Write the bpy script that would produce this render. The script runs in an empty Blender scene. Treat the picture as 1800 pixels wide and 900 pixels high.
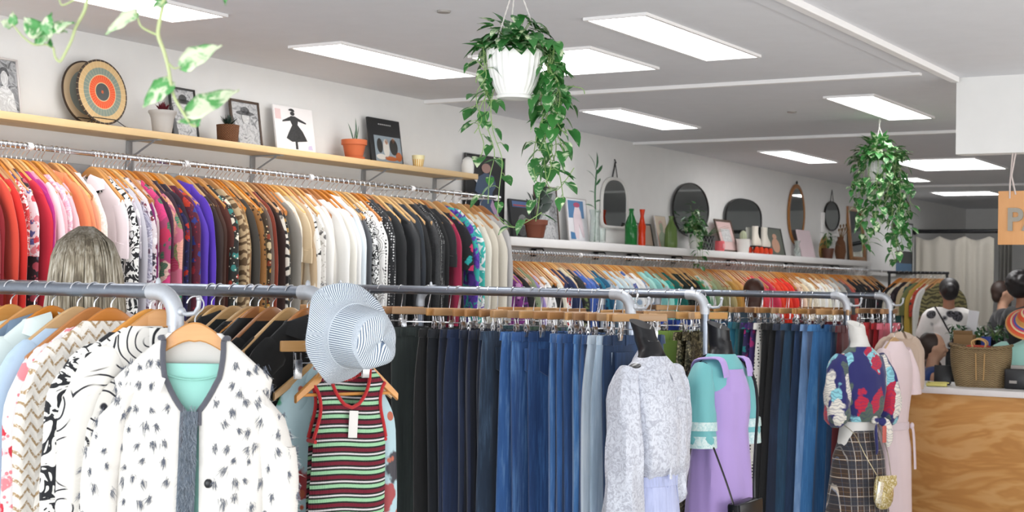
import bpy, bmesh, math, random
from mathutils import Vector, Matrix, Euler
PI = math.pi
C = bpy.context.scene.collection
rnd = random.Random(7)
# ---------------------------------------------------------------- camera, light, exposure
CAM = Vector((0, 0, 1.6))
RT = Matrix(((0.85253819, 0.52234223, 0.01836392), (0.00627308, 0.02490672, -0.9996701), (-0.52262729, 0.85237213, 0.01795724)))
F = 2588.67
camd = bpy.data.cameras.new('camera'); cam = bpy.data.objects.new('camera', camd); C.objects.link(cam)
camd.sensor_width = 36; camd.lens = 36 * F / 1800
camd.clip_end = 100
M4 = Matrix((RT[0], -RT[1], -RT[2])).transposed().to_4x4(); M4.translation = CAM
cam.matrix_world = M4
camd.dof.use_dof = True; camd.dof.focus_distance = 5.6; camd.dof.aperture_fstop = 6.3
bpy.context.scene.camera = cam
vs = bpy.context.scene.view_settings
vs.view_transform = 'Standard'; vs.look = 'None'; vs.gamma = 1; vs.use_curve_mapping = False
vs.exposure = -0.02
w = bpy.data.worlds.new('daylight'); bpy.context.scene.world = w; w.use_nodes = True
w.node_tree.nodes['Background'].inputs[0].default_value = (0.86, 0.93, 1.0, 1)
w.node_tree.nodes['Background'].inputs[1].default_value = 1.1
def area(name, loc, rot, sx, sy, power, col=(1, 1, 1)):
    l = bpy.data.lights.new(name, 'AREA'); l.shape = 'RECTANGLE'; l.size = sx; l.size_y = sy; l.energy = power; l.color = col
    o = bpy.data.objects.new(name, l); C.objects.link(o); o.location = loc; o.rotation_euler = rot
area('shop_window_daylight', (-1.0, -2.9, 1.2), (math.radians(108), 0, 0), 8.0, 2.2, 360, (0.93, 0.97, 1.0))
area('side_window_daylight', (3.7, 5.0, 1.1), (math.radians(115), 0, math.radians(90)), 9.0, 2.0, 260, (1.0, 0.98, 0.95))
# ---------------------------------------------------------------- geometry helpers
def ray(px, py):
    return RT.transposed() @ Vector(((px - 900) / F, (py - 450) / F, 1))
def at(px, py, depth): return CAM + ray(px, py) * depth
def onX(px, py, X):
    d = ray(px, py); return CAM + d * ((X - CAM.x) / d.x)
def onY(px, py, Y):
    d = ray(px, py); return CAM + d * ((Y - CAM.y) / d.y)
def colX(px, X, z=1.6):      # Y of the point on plane X at height z seen in image column px
    u = (px - 900) / F; a = RT[0]; b = RT[2]; x = X - CAM.x; h = z - CAM.z
    return (u * (b[0] * x + b[2] * h) - a[0] * x - a[2] * h) / (a[1] - u * b[1])
def colY(px, Y, z=1.6):      # X of the point on plane Y
    u = (px - 900) / F; a = RT[0]; b = RT[2]; h = z - CAM.z
    return (u * (b[1] * Y + b[2] * h) - a[1] * Y - a[2] * h) / (a[0] - u * b[0])
class MB:
    def __init__(s): s.v = []; s.f = []; s.m = []; s.cur = 0; s.uv = None
    def add(s, vs, fs, m=None):
        n = len(s.v); s.v += [tuple(v) for v in vs]; s.f += [tuple(i + n for i in f) for f in fs]
        s.m += [s.cur if m is None else m] * len(fs); return s
    def box(s, c, d, rot=None, m=None):
        vs = [Vector((x * d[0] / 2, y * d[1] / 2, z * d[2] / 2)) for x in (-1, 1) for y in (-1, 1) for z in (-1, 1)]
        if rot: vs = [rot @ v for v in vs]
        vs = [v + Vector(c) for v in vs]
        return s.add(vs, [(0, 1, 3, 2), (4, 6, 7, 5), (0, 4, 5, 1), (2, 3, 7, 6), (0, 2, 6, 4), (1, 5, 7, 3)], m)
    def bbox(s, c, d, b=.004, rot=None, m=None):   # bevelled box
        bm = bmesh.new(); bmesh.ops.create_cube(bm, size=1)
        for v in bm.verts: v.co = Vector((v.co.x * d[0], v.co.y * d[1], v.co.z * d[2]))
        bmesh.ops.bevel(bm, geom=bm.edges[:], offset=b, segments=2, affect='EDGES', profile=.5)
        bm.verts.index_update()
        vs = [(rot @ v.co if rot else v.co) + Vector(c) for v in bm.verts]
        s.add(vs, [[v.index for v in f.verts] for f in bm.faces], m); bm.free(); return s
    def rings(s, rs, closed=True, cap=(True, True), m=None):
        n = len(rs[0]); vs = [p for r in rs for p in r]; fs = []
        for i in range(len(rs) - 1):
            for j in range(n if closed else n - 1):
                a = i * n + j; b = i * n + (j + 1) % n
                fs.append((a, b, b + n, a + n))
        if closed and cap[0]: fs.append(tuple(range(n - 1, -1, -1)))
        if closed and cap[1]: fs.append(tuple((len(rs) - 1) * n + j for j in range(n)))
        return s.add(vs, fs, m)
    def tube(s, pts, r, n=8, cap=True, m=None, flat=1.0, up=None):
        pts = [Vector(p) for p in pts]; rs = []
        N = len(pts); rr = r if isinstance(r, (list, tuple)) else [r] * N
        t0 = (pts[1] - pts[0]).normalized()
        u = up.copy() if up else (Vector((0, 0, 1)) if abs(t0.z) < .9 else Vector((1, 0, 0)))
        for i, p in enumerate(pts):
            t = (pts[min(i + 1, N - 1)] - pts[max(i - 1, 0)]).normalized()
            a = (u - t * u.dot(t))
            if a.length < 1e-5: a = t.orthogonal()
            a.normalize(); b = t.cross(a); u = a
            rs.append([p + (a * math.cos(2 * PI * k / n) + b * math.sin(2 * PI * k / n) * flat) * rr[i] for k in range(n)])
        return s.rings(rs, True, (cap, cap), m)
    def lathe(s, prof, n=24, c=(0, 0, 0), cap=(True, True), m=None, flute=0, fd=0.0):
        rs = []
        for r, z in prof:
            rs.append([(c[0] + r * (1 + (fd * math.cos(flute * 2 * PI * k / n) if flute else 0)) * math.cos(2 * PI * k / n), c[1] + r * (1 + (fd * math.cos(flute * 2 * PI * k / n) if flute else 0)) * math.sin(2 * PI * k / n), c[2] + z) for k in range(n)])
        return s.rings(rs, True, cap, m)
    def ball(s, c, r, n=12, k=8, m=None):
        if not isinstance(r, (list, tuple)): r = (r, r, r)
        rs = []
        for i in range(1, k):
            a = PI * i / k
            rs.append([(c[0] + r[0] * math.sin(a) * math.cos(2 * PI * j / n), c[1] + r[1] * math.sin(a) * math.sin(2 * PI * j / n), c[2] - r[2] * math.cos(a)) for j in range(n)])
        return s.rings(rs, True, (True, True), m)
    def cap(s, a, b, ra, rb, n=12):                # tapered capsule
        a = Vector(a); b = Vector(b); t = b - a; L = max(t.length, 1e-6); t = t / L
        pts = [a - t * ra * .98, a - t * ra * .7, a, a + t * L / 2, b, b + t * rb * .7, b + t * rb * .98]
        return s.tube(pts, [ra * .2, ra * .72, ra, (ra + rb) / 2, rb, rb * .72, rb * .2], n)
    def grid(s, f, nu, nv, m=None, closeu=False):
        vs = [f(i / (nu if closeu else nu - 1), j / (nv - 1)) for j in range(nv) for i in range(nu)]; fs = []
        for j in range(nv - 1):
            for i in range(nu if closeu else nu - 1):
                a = j * nu + i; b = j * nu + (i + 1) % nu
                fs.append((a, b, b + nu, a + nu))
        return s.add(vs, fs, m)
    def prism(s, pts, y0, y1, m=None):             # outline in local x,z extruded along y
        n = len(pts); vs = [(x, y0, z) for x, z in pts] + [(x, y1, z) for x, z in pts]
        fs = [tuple(range(n - 1, -1, -1)), tuple(range(n, 2 * n))] + [(i, (i + 1) % n, (i + 1) % n + n, i + n) for i in range(n)]
        return s.add(vs, fs, m)
    def xf(s, M, i0=0):
        s.v[i0:] = [tuple(M @ Vector(v)) for v in s.v[i0:]]; return s
    def data(s, name, mats, smooth=True, ang=40):
        me = bpy.data.meshes.new(name); me.from_pydata(s.v, [], s.f)
        for mt in (mats if isinstance(mats, (list, tuple)) else [mats]): me.materials.append(mt)
        bm = bmesh.new(); bm.from_mesh(me)
        bm.faces.ensure_lookup_table()
        for i, f in enumerate(bm.faces): f.material_index = s.m[i]; f.smooth = smooth
        if smooth:
            bmesh.ops.recalc_face_normals(bm, faces=bm.faces[:])
            for e in bm.edges:
                if len(e.link_faces) == 2 and e.calc_face_angle(0) > math.radians(ang): e.smooth = False
        else: bmesh.ops.recalc_face_normals(bm, faces=bm.faces[:])
        bm.to_mesh(me); bm.free(); me.update(); return me
    def obj(s, name, mats, parent=None, smooth=True, ang=40):
        o = bpy.data.objects.new(name, s.data(name, mats, smooth, ang)); C.objects.link(o); o.parent = parent; return o
def tag(o, label=None, cat=None, group=None, kind=None):
    if label: o['label'] = label
    if cat: o['category'] = cat
    if group: o['group'] = group
    if kind: o['kind'] = kind
    return o
def empty(name, loc, rz=0, label=None, cat=None, group=None):
    o = bpy.data.objects.new(name, None); C.objects.link(o); o.location = loc; o.rotation_euler = (0, 0, rz); o.empty_display_size = .05
    return tag(o, label, cat, group)
def inst(me, name, parent=None, mat=None, loc=None, rot=None):
    o = bpy.data.objects.new(name, me); C.objects.link(o); o.parent = parent
    if loc is not None: o.location = loc
    if rot is not None: o.rotation_euler = rot
    if mat is not None and len(me.materials):
        o.material_slots[0].link = 'OBJECT'; o.material_slots[0].material = mat
    return o
def struct(name, mb, mat, smooth=False, parent=None):
    o = mb.obj(name, mat, parent, smooth)
    if parent is None: o['kind'] = 'structure'
    return o
# ---------------------------------------------------------------- materials
def srgb(h):
    if isinstance(h, str):
        h = h.lstrip('#'); h = h if len(h) == 6 else ''.join(c * 2 for c in h); h = [int(h[i:i + 2], 16) / 255 for i in (0, 2, 4)]
    return tuple(((c / 12.92) if c <= .04045 else ((c + .055) / 1.055) ** 2.4) for c in h[:3]) + (1,)
class NT:
    def __init__(s, name):
        s.mat = bpy.data.materials.new(name); s.mat.use_nodes = True; s.t = s.mat.node_tree
        s.p = s.t.nodes['Principled BSDF']
    def n(s, typ, **kw):
        nd = s.t.nodes.new(typ)
        for k, v in kw.items():
            if k.startswith('i_'):
                key = k[2:]; key = int(key) if key.isdigit() else key.replace('_', ' ')
                s.set(nd.inputs[key], v)
            else: setattr(nd, k, v)
        return nd
    def set(s, inp, v):
        if hasattr(v, 'is_output') or isinstance(v, bpy.types.NodeSocket): s.t.links.new(v, inp)
        else: inp.default_value = v
    def math(s, op, a, b=0.0, c=None):
        nd = s.n('ShaderNodeMath', operation=op); s.set(nd.inputs[0], a); s.set(nd.inputs[1], b)
        if c is not None: s.set(nd.inputs[2], c)
        return nd.outputs[0]
    def mix(s, f, a, b):
        nd = s.n('ShaderNodeMix', data_type='RGBA'); s.set(nd.inputs[0], f); s.set(nd.inputs[6], a); s.set(nd.inputs[7], b); return nd.outputs[2]
    def ramp(s, f, cols, const=False):
        nd = s.n('ShaderNodeValToRGB'); s.set(nd.inputs[0], f); cr = nd.color_ramp
        if const: cr.interpolation = 'CONSTANT'
        while len(cr.elements) < len(cols): cr.elements.new(.5)
        for e, (p, c) in zip(cr.elements, cols): e.position = p; e.color = c
        return nd.outputs[0]
    def step(s, f, t, soft=.02): 
        nd = s.n('ShaderNodeMapRange'); s.set(nd.inputs[0], f); nd.inputs[1].default_value = t - soft; nd.inputs[2].default_value = t + soft
        return nd.outputs[0]
    def co(s, rand=True):
        c = s.n('ShaderNodeTexCoord').outputs['Object']
        if not rand: return c
        r = s.n('ShaderNodeObjectInfo').outputs['Random']
        v = s.n('ShaderNodeCombineXYZ'); s.set(v.inputs[0], s.math('MULTIPLY', r, 13.7)); s.set(v.inputs[1], s.math('MULTIPLY', r, 7.1))
        a = s.n('ShaderNodeVectorMath', operation='ADD'); s.set(a.inputs[0], c); s.set(a.inputs[1], v.outputs[0]); return a.outputs[0]
    def scale(s, v, k):
        nd = s.n('ShaderNodeMapping'); s.set(nd.inputs['Vector'], v); nd.inputs['Scale'].default_value = k; return nd.outputs[0]
    def noise(s, v, sc, det=2.0, rough=.5, dist=0.0, out=0):
        nd = s.n('ShaderNodeTexNoise'); s.set(nd.inputs['Vector'], v); nd.inputs['Scale'].default_value = sc
        nd.inputs['Detail'].default_value = det; nd.inputs['Roughness'].default_value = rough; nd.inputs['Distortion'].default_value = dist; return nd.outputs[out]
    def vor(s, v, sc, feat='F1', out='Distance', rand=1.0):
        nd = s.n('ShaderNodeTexVoronoi', feature=feat); s.set(nd.inputs['Vector'], v); nd.inputs['Scale'].default_value = sc
        nd.inputs['Randomness'].default_value = rand; return nd.outputs[out]
    def wave(s, v, sc, dist=0.0, dirn='Z', prof='SIN', dsc=1.0, ph=0):
        nd = s.n('ShaderNodeTexWave', bands_direction=dirn, wave_profile=prof); s.set(nd.inputs['Vector'], v); nd.inputs['Scale'].default_value = sc
        nd.inputs['Distortion'].default_value = dist; nd.inputs['Detail Scale'].default_value = dsc; nd.inputs['Phase Offset'].default_value = ph; return nd.outputs[1]
    def xyz(s, v):
        nd = s.n('ShaderNodeSeparateXYZ'); s.set(nd.inputs[0], v); return nd.outputs
    def fin(s, col, rough=.8, metal=0, bump=None, bs=.2, bd=.002, **kw):
        s.set(s.p.inputs['Base Color'], col); s.set(s.p.inputs['Roughness'], rough); s.set(s.p.inputs['Metallic'], metal)
        for k, v in kw.items(): s.set(s.p.inputs[k.replace('_', ' ')], v)
        if bump is not None:
            b = s.n('ShaderNodeBump'); b.inputs['Strength'].default_value = bs; b.inputs['Distance'].default_value = bd
            s.set(b.inputs['Height'], bump); s.set(s.p.inputs['Normal'], b.outputs[0])
        return s.mat
_m = {}
def plain(name, col, rough=.5, metal=0, **kw):
    if name in _m: return _m[name]
    t = NT(name); v = t.co(); n = t.noise(v, 9, 3)
    c = srgb(col); d = tuple(x * .93 for x in c[:3]) + (1,)
    _m[name] = t.fin(t.mix(n, c, d), rough, metal, **kw); return _m[name]
def wood(name, a, b, axis='X', sc=1.0, rough=.45):
    if name in _m: return _m[name]
    t = NT(name); v = t.co(); k = {'X': (1.2, 14, 14), 'Y': (14, 1.2, 14), 'Z': (14, 14, 1.2)}[axis]
    n = t.noise(t.scale(v, tuple(x * sc for x in k)), 3, 5, .6, .6); n2 = t.noise(v, 2.0 * sc, 2)
    r = t.n('ShaderNodeObjectInfo').outputs['Random']
    c = t.mix(t.math('ADD', t.math('MULTIPLY', n, .7), t.math('MULTIPLY', n2, .3)), srgb(a), srgb(b))
    hs = t.n('ShaderNodeHueSaturation'); t.set(hs.inputs['Color'], c); t.set(hs.inputs['Value'], t.math('ADD', t.math('MULTIPLY', r, .35), .82)); t.set(hs.inputs['Saturation'], t.math('ADD', t.math('MULTIPLY', r, .2), .9))
    _m[name] = t.fin(hs.outputs[0], rough, 0, n, .1, .001); return _m[name]
FAB = {}
def fab(kind, *cols, sc=1.0, rough=.85):
    key = (kind,) + cols + (sc, rough)
    if key in FAB: return FAB[key]
    t = NT(('fabric_' + kind)); c = [srgb(x) for x in cols]; v = t.co(); raw = t.co(False)
    weave = t.noise(v, 420, 1); sheen = 0.25
    soft = t.noise(t.scale(v, (1, 1, .3)), 6, 3)
    base = t.mix(t.math('MULTIPLY', soft, .5), c[0], tuple(x * .82 for x in c[0][:3]) + (1,)); metal = 0.0; bs = .12; bump = weave
    if kind == 'plain': col = base
    elif kind == 'knit':
        col = base; x = t.xyz(raw); bump = t.math('SINE', t.math('MULTIPLY', x[0], 900 / sc)); bs = .5
    elif kind == 'floral':
        wv = t.n('ShaderNodeVectorMath', operation='ADD'); t.set(wv.inputs[0], v); nn = t.n('ShaderNodeTexNoise'); t.set(nn.inputs['Vector'], v); nn.inputs['Scale'].default_value = 30 * sc
        sv = t.n('ShaderNodeVectorMath', operation='SCALE'); t.set(sv.inputs[0], nn.outputs[1]); sv.inputs['Scale'].default_value = .03 / sc; t.set(wv.inputs[1], sv.outputs[0])
        d = t.vor(wv.outputs[0], 16 * sc); cc = t.vor(wv.outputs[0], 16 * sc, out='Color'); g = t.xyz(cc)[0]
        cs = c[1:]; rc = t.ramp(g, [(i / len(cs), x) for i, x in enumerate(cs)], True)
        msk = t.step(t.math('ADD', d, t.math('MULTIPLY', t.noise(v, 60 * sc), .35)), .56, .03)
        col = t.mix(msk, rc, base)
        if len(cs) > 1: 
            m2 = t.step(t.vor(v, 34 * sc), .22, .02); col = t.mix(m2, cs[-1], col)
    elif kind == 'dots':
        d = t.vor(v, 42 * sc, rand=.25); col = t.mix(t.step(d, .3, .03), c[1], base)
    elif kind == 'hstripe' or kind == 'vstripe':
        x = t.xyz(raw)[2 if kind == 'hstripe' else 0]; s_ = t.math('FRACT', t.math('MULTIPLY', x, 22 * sc))
        col = t.ramp(s_, [(i / len(c), y) for i, y in enumerate(c)], True)
    elif kind == 'marble':
        n1 = t.noise(v, 11 * sc, 4, .6, 1.8); col = t.ramp(n1, [(.36 + .28 * i / max(1, len(c) - 1), y) for i, y in enumerate(c)])
    elif kind == 'splash':
        n1 = t.noise(v, 16 * sc, 2, .5, 1.2); k = len(c)
        col = t.ramp(n1, [(0 if i == 0 else .38 + .26 * (i - 1) / max(1, k - 2), y) for i, y in enumerate(c)], True)
    elif kind == 'tiger':
        wv_ = t.wave(v, 7 * sc, 9, 'Z', dsc=1.6); col = t.mix(t.step(wv_, .42, .12), c[1], base)
    elif kind == 'swirl':
        d = t.vor(v, 8 * sc); wv_ = t.math('SINE', t.math('MULTIPLY', t.math('ADD', d, t.math('MULTIPLY', t.noise(v, 8), .25)), 34)); col = t.mix(t.math('MULTIPLY', t.step(wv_, .84, .06), t.step(t.noise(v, 7 * sc, 1), .44, .02)), base, c[1])
    elif kind == 'zigzag':
        x = t.xyz(raw); zz = t.math('PINGPONG', t.math('ADD', x[0], t.math('MULTIPLY', x[1], .6)), .02)
        s_ = t.math('SINE', t.math('MULTIPLY', t.math('ADD', x[2], t.math('MULTIPLY', zz, 1.3)), 170 * sc)); sp = t.noise(v, 160, 2)
        col = t.mix(t.math('MULTIPLY', t.step(s_, .62, .2), t.step(sp, .42, .1)), base, c[1]); bump = t.math('ADD', t.math('MULTIPLY', s_, .6), sp); bs = .7
    elif kind == 'plaid':
        x = t.xyz(raw); col = base
        for ax, fr, w_, cc_, am in ((0, 11, .1, c[1], .8), (2, 9, .09, c[1], .75), (0, 22, .05, c[2], .7), (2, 18, .06, c[3], .8), (0, 5.5, .5, (0.02, .03, .05, 1), .5), (2, 4.5, .45, (0.02, .03, .05, 1), .5)):
            s_ = t.math('FRACT', t.math('MULTIPLY', t.math('ADD', x[ax], 3.03), fr * sc)); col = t.mix(t.math('MULTIPLY', t.math('LESS_THAN', s_, w_), am), col, cc_)
    elif kind == 'denim':
        st = t.noise(t.scale(v, (40, 40, 2.2)), 2.4, 4, .65); st2 = t.noise(t.scale(v, (7, 7, 1)), 2, 3)
        f_ = t.math('ADD', t.math('MULTIPLY', st, .55), t.math('MULTIPLY', st2, .45)); 
        col = t.ramp(f_, [(.3, tuple(x * .72 for x in c[0][:3]) + (1,)), (.5, c[0]), (.72, c[1] if len(c) > 1 else tuple(min(1, x * 1.9) for x in c[0][:3]) + (1,))])
        bump = t.noise(v, 500, 1); bs = .25
    elif kind == 'sequin':
        d = t.vor(v, 130 * sc); cc = t.vor(v, 130 * sc, out='Color'); g = t.xyz(cc)[0]; col = t.ramp(g, [(0, c[0]), (.6, c[1]), (.9, c[2] if len(c) > 2 else c[1])]); metal = .55; rough = .32; bump = g; bs = .8
    elif kind == 'jacquard':
        n1 = t.noise(v, 34 * sc, 3, .6, 2.5); msk = t.step(n1, .52, .09); col = t.mix(msk, c[0], c[1]); rough = .42; bump = msk; bs = .15
        return FAB.setdefault(key, t.fin(col, t.math('ADD', t.math('MULTIPLY', msk, .3), .3), 0, bump, bs, .001, Sheen_Weight=.3))
    elif kind == 'leaves':
        wv = t.n('ShaderNodeVectorMath', operation='ADD'); t.set(wv.inputs[0], v); nn = t.n('ShaderNodeTexNoise'); t.set(nn.inputs['Vector'], v); nn.inputs['Scale'].default_value = 14
        sv = t.n('ShaderNodeVectorMath', operation='SCALE'); t.set(sv.inputs[0], nn.outputs[1]); sv.inputs['Scale'].default_value = .09; t.set(wv.inputs[1], sv.outputs[0])
        V = t.scale(wv.outputs[0], (1, 1, .55)); d = t.vor(V, 15 * sc); g = t.xyz(t.vor(V, 15 * sc, out='Color'))[0]; cs = c[1:]
        rc = t.ramp(g, [(i / len(cs), x) for i, x in enumerate(cs)], True)
        rib = t.step(t.math('SINE', t.math('MULTIPLY', t.xyz(wv.outputs[0])[2], 520 * sc)), .4, .2)
        rc = t.mix(t.math('MULTIPLY', rib, .35), rc, c[0]); col = t.mix(t.step(d, .6, .03), rc, base)
    else: raise Exception(kind)
    FAB[key] = t.fin(col, rough, metal, bump, bs, .001, Sheen_Weight=sheen if metal == 0 else 0)
    return FAB[key]
def leafmat(name, a, b, cream=None, amt=.5):
    if name in _m: return _m[name]
    t = NT(name); v = t.co(); n = t.noise(v, 22, 3, .6, 1.0); col = t.mix(t.noise(v, 7, 2), srgb(a), srgb(b))
    if cream: col = t.mix(t.step(n, amt, .05), col, srgb(cream))
    _m[name] = t.fin(col, .4, 0, n, .1, .001, Subsurface_Weight=.0, Transmission_Weight=0.0); return _m[name]
def emis(name, col, st):
    if name in _m: return _m[name]
    t = NT(name); t.fin(srgb(col), .5); t.p.inputs['Emission Color'].default_value = srgb(col); t.p.inputs['Emission Strength'].default_value = st; _m[name] = t.mat; return t.mat
def glass(name, col, rough=.05, tr=1.0):
    if name in _m: return _m[name]
    t = NT(name); t.fin(srgb(col), rough, 0, Transmission_Weight=tr, IOR=1.3); _m[name] = t.mat; return t.mat
def brushed(name, col, rough=.35, metal=.9):
    if name in _m: return _m[name]
    t = NT(name); v = t.co(); n = t.noise(t.scale(v, (1, 1, 1)), 22, 4, .7); 
    c = t.mix(n, srgb(col), tuple(x * .7 for x in srgb(col)[:3]) + (1,)); _m[name] = t.fin(c, t.math('ADD', t.math('MULTIPLY', n, .25), rough - .1), metal, n, .05, .001); return _m[name]
def mirror(name='mirror_glass'):
    if name in _m: return _m[name]
    t = NT(name); v = t.co(); n = t.noise(v, 4); _m[name] = t.fin(t.mix(n, (.55, .58, .58, 1), (.48, .52, .52, 1)), .03, 1.0); return _m[name]
WALL = plain('white_wall_paint', '#e6e5e3', .75); CEIL = plain('ceiling_paint', '#dfe0e4', .85); TRIM = plain('white_trim_paint', '#f1efee', .5)
HW = wood('hanger_wood', '#d9a468', '#bb7a3c', 'X', 1.0, .35); HW2 = wood('hanger_wood_pale', '#e2bd88', '#c8965a', 'X', 1.0, .35); HW3 = wood('hanger_wood_amber', '#cd8a4a', '#ab652e', 'X', 1.0, .3)
CHROME = brushed('chrome', '#e8e9ec', .22, 1.0); STEEL = brushed('galvanised_pipe', '#959daa', .34, .95); ELBOW = brushed('pipe_fitting', '#cfd3da', .5, .6)
BLACK = plain('black_plastic', '#15161a', .4); WHITE = plain('white_ceramic', '#f0efec', .35)
# ---------------------------------------------------------------- the setting
b = MB().box((1.0, 9, -.05), (13.4, 25, .1)); 
tf = NT('polished_concrete_floor'); vv = tf.co(False); tf.fin(tf.mix(tf.noise(vv, 1.5, 5), srgb('#d2cdc6'), srgb('#bdb8b0')), .35)
struct('floor', b, tf.mat)
struct('ceiling', MB().box((1.0, 9, 2.79), (13.4, 25, .1)), CEIL)
struct('wall_left', MB().box((-5.39, 9, 1.37), (.1, 25, 2.74)), WALL)
struct('wall_back', MB().box((-.7, 20.85, 1.37), (9.3, .1, 2.74)), WALL)
struct('wall_right', MB().box((3.95, 14.0, 1.37), (.1, 13.8, 2.74)), WALL)
struct('baseboard_left', MB().box((-5.33, 9, .05), (.02, 23.6, .1)), TRIM)
struct('baseboard_back', MB().box((-.7, 20.79, .05), (9.2, .02, .1)), TRIM)
struct('trim_1', MB().bbox((-3.77, 7.63, 2.73), (3.14, .045, .024), .004), TRIM)
struct('trim_2', MB().bbox((-1.5, 10.55, 2.73), (7.68, .05, .024), .004), TRIM)
struct('trim_3', MB().bbox((-1.5, 16.0, 2.73), (7.68, .06, .024), .004), TRIM)
struct('trim_4', MB().bbox((-2.1, 3.0, 2.726), (.045, 9.85, .03), .004), TRIM)
struct('trim_5', MB().bbox((-2.19, 3.0, 2.737), (.10, 9.6, .012), .003), CEIL)
struct('wall_bulkhead', MB().box((-.0, 8.01, 2.535), (4.2, .12, .41)), WALL)
# shop front behind the camera: frame and glass
struct('window_1', MB().box((-5.0, -3.2, 1.37), (.7, .12, 2.74)).box((.0, -3.2, 2.6), (9.4, .12, .28)).box((0, -3.2, .2), (9.4, .12, .4)).box((-1.5, -3.2, 1.4), (.07, .1, 2.2)).box((1.5, -3.2, 1.4), (.07, .1, 2.2)), TRIM)
struct('trim_6', MB().box((-5.33, 14.95, 1.2), (.03, .05, 2.4)), TRIM)
# ceiling lights
PAN = emis('light_panel_diffuser', '#ffffff', 9.0)
LR = [(-4.71, -4.41, 3.56, 4.76, 'flat ceiling light panel cut by the top left of the frame above the near vine'), (-4.70, -4.40, 5.57, 6.76, 'long narrow ceiling light panel left of the large hanging pot'),
      (-4.66, -4.38, 8.45, 9.66, 'narrow ceiling light panel just behind the first ceiling trim, right of the hanging pot'), (-4.68, -4.42, 11.57, 12.76, 'narrow warm ceiling light panel between the second and third ceiling trims by the wall'),
      (-3.03, -2.76, 5.53, 6.77, 'largest bright ceiling light panel, nearest the ceiling beam, right of the hanging pot'), (-2.99, -2.71, 8.42, 9.66, 'ceiling light panel above the far hanging plant'),
      (-4.06, -3.39, 6.20, 6.93, 'square ceiling light panel partly hidden behind the large hanging plant'), (-3.95, -3.21, 12.74, 13.9, 'wide ceiling light panel right of the far hanging plant, below the bulkhead'),
      (-4.78, -4.12, 17.05, 17.62, 'smallest ceiling light panel at the far end above the curtain'), (-4.47, -4.29, 14.8, 15.28, 'tiny ceiling light panel peeping out beside the far hanging plant')]
for x0, x1, y0, y1, lb in LR:
    cx, cy = (x0 + x1) / 2, (y0 + y1) / 2
    r = empty('ceiling_light', (cx, cy, 2.74), 0, lb, 'light', 'flat ceiling light panels')
    f = MB(); a_, b_ = (x1 - x0) / 2, (y1 - y0) / 2
    for sx in (-1, 1): f.box((sx * (a_ + .008), 0, -.006), (.016, 2 * b_ + .032, .014)); f.box((0, sx * (b_ + .008), -.006), (2 * a_, .016, .014))
    f.obj('frame', TRIM, r, False); MB().box((0, 0, -.004), (2 * a_, 2 * b_, .006)).obj('diffuser', PAN, r, False)
# smoke marks on ceiling: sprinkler / screw caps
for (px, py), lb in (((780, 19), 'small grey ceiling fixing left of the large hanging pot'), ((1392, 196), 'small grey ceiling fixing left of the far light panel')):
    d = ray(px, py); p = CAM + d * (1.14 / d.z)
    tag(MB().lathe([(.006, 0), (.03, 0), (.028, -.008), (.006, -.01)], 16, p).obj('ceiling_fixing', plain('grey_cap', '#9a9590', .5)), lb, 'ceiling fixing')
# ---------------------------------------------------------------- hangers and clothes
# garment and hanger objects have their origin where the hook rests on the rail
def htop(x): return -.072 - .155 * (math.sqrt((x / .215) ** 2 + .03) - .1732) / .8417
def hanger_body(seed=0, w=.198, bar=False):
    b = MB(); n = 13; rs = []; r_ = random.Random(seed)
    for i in range(-n, n + 1):
        x = w * i / n; k = abs(i) / n; xx = x
        t = htop(xx); lo = t - (.056 - .030 * k ** .7); th = .0068 + .003 * k
        cy = .006 * k * k
        rs.append([(x, cy - th, t - .004), (x, cy - th * .5, t), (x, cy + th * .5, t), (x, cy + th, t - .004), (x, cy + th, lo + .004), (x, cy + th * .5, lo), (x, cy - th * .5, lo), (x, cy - th, lo + .004)])
    b.rings(rs)
    if bar:
        z = htop(.185) - .012; b.tube([(-w * .93, .004, z), (w * .93, .004, z)], .0055, 8)
    return b
def hook_mb(r=.0235, drop=-.072):
    pts = [(0, 0, drop)]; pts.append((0, 0, drop + .012))
    for k in range(13):
        a = math.radians(-62 + 232 * k / 12); pts.append((math.cos(a) * r, 0, -r + math.sin(a) * r))
    pts[1] = (0, 0, drop + .01)
    pts.insert(2, (0.003, 0, drop + .018))
    return MB().tube(pts, .0021, 7)
HANG = [hanger_body(0).data('hanger_body', HW), hanger_body(1).data('hanger_body', HW2), hanger_body(2, .2).data('hanger_body', HW3), hanger_body(3, bar=True).data('hanger_body', HW)]
HOOK = hook_mb().data('hanger_hook', CHROME)
_lab = {}
def mk(key):
    kw = {}
    if isinstance(key[-1], dict): kw = key[-1]; key = key[:-1]
    if isinstance(key[0], tuple): key = key[0]
    return fab(*key, **kw)
def short(*c):
    for x in c:
        if len(x.split()) <= 16: return x
    return c[-1]
def uniq(lb):
    _lab[lb] = _lab.get(lb, 0) + 1; return lb
def put_hanger(loc, rz, label, group, k=None):
    h = inst(HANG[rnd.randrange(3) if k is None else k], 'clothes_hanger'); h.location = loc; h.rotation_euler = (0, 0, rz)
    tag(h, uniq(label), 'hanger', group); inst(HOOK, 'hook', h); return h
def se(c, p): return math.copysign(abs(c) ** p, c)
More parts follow.
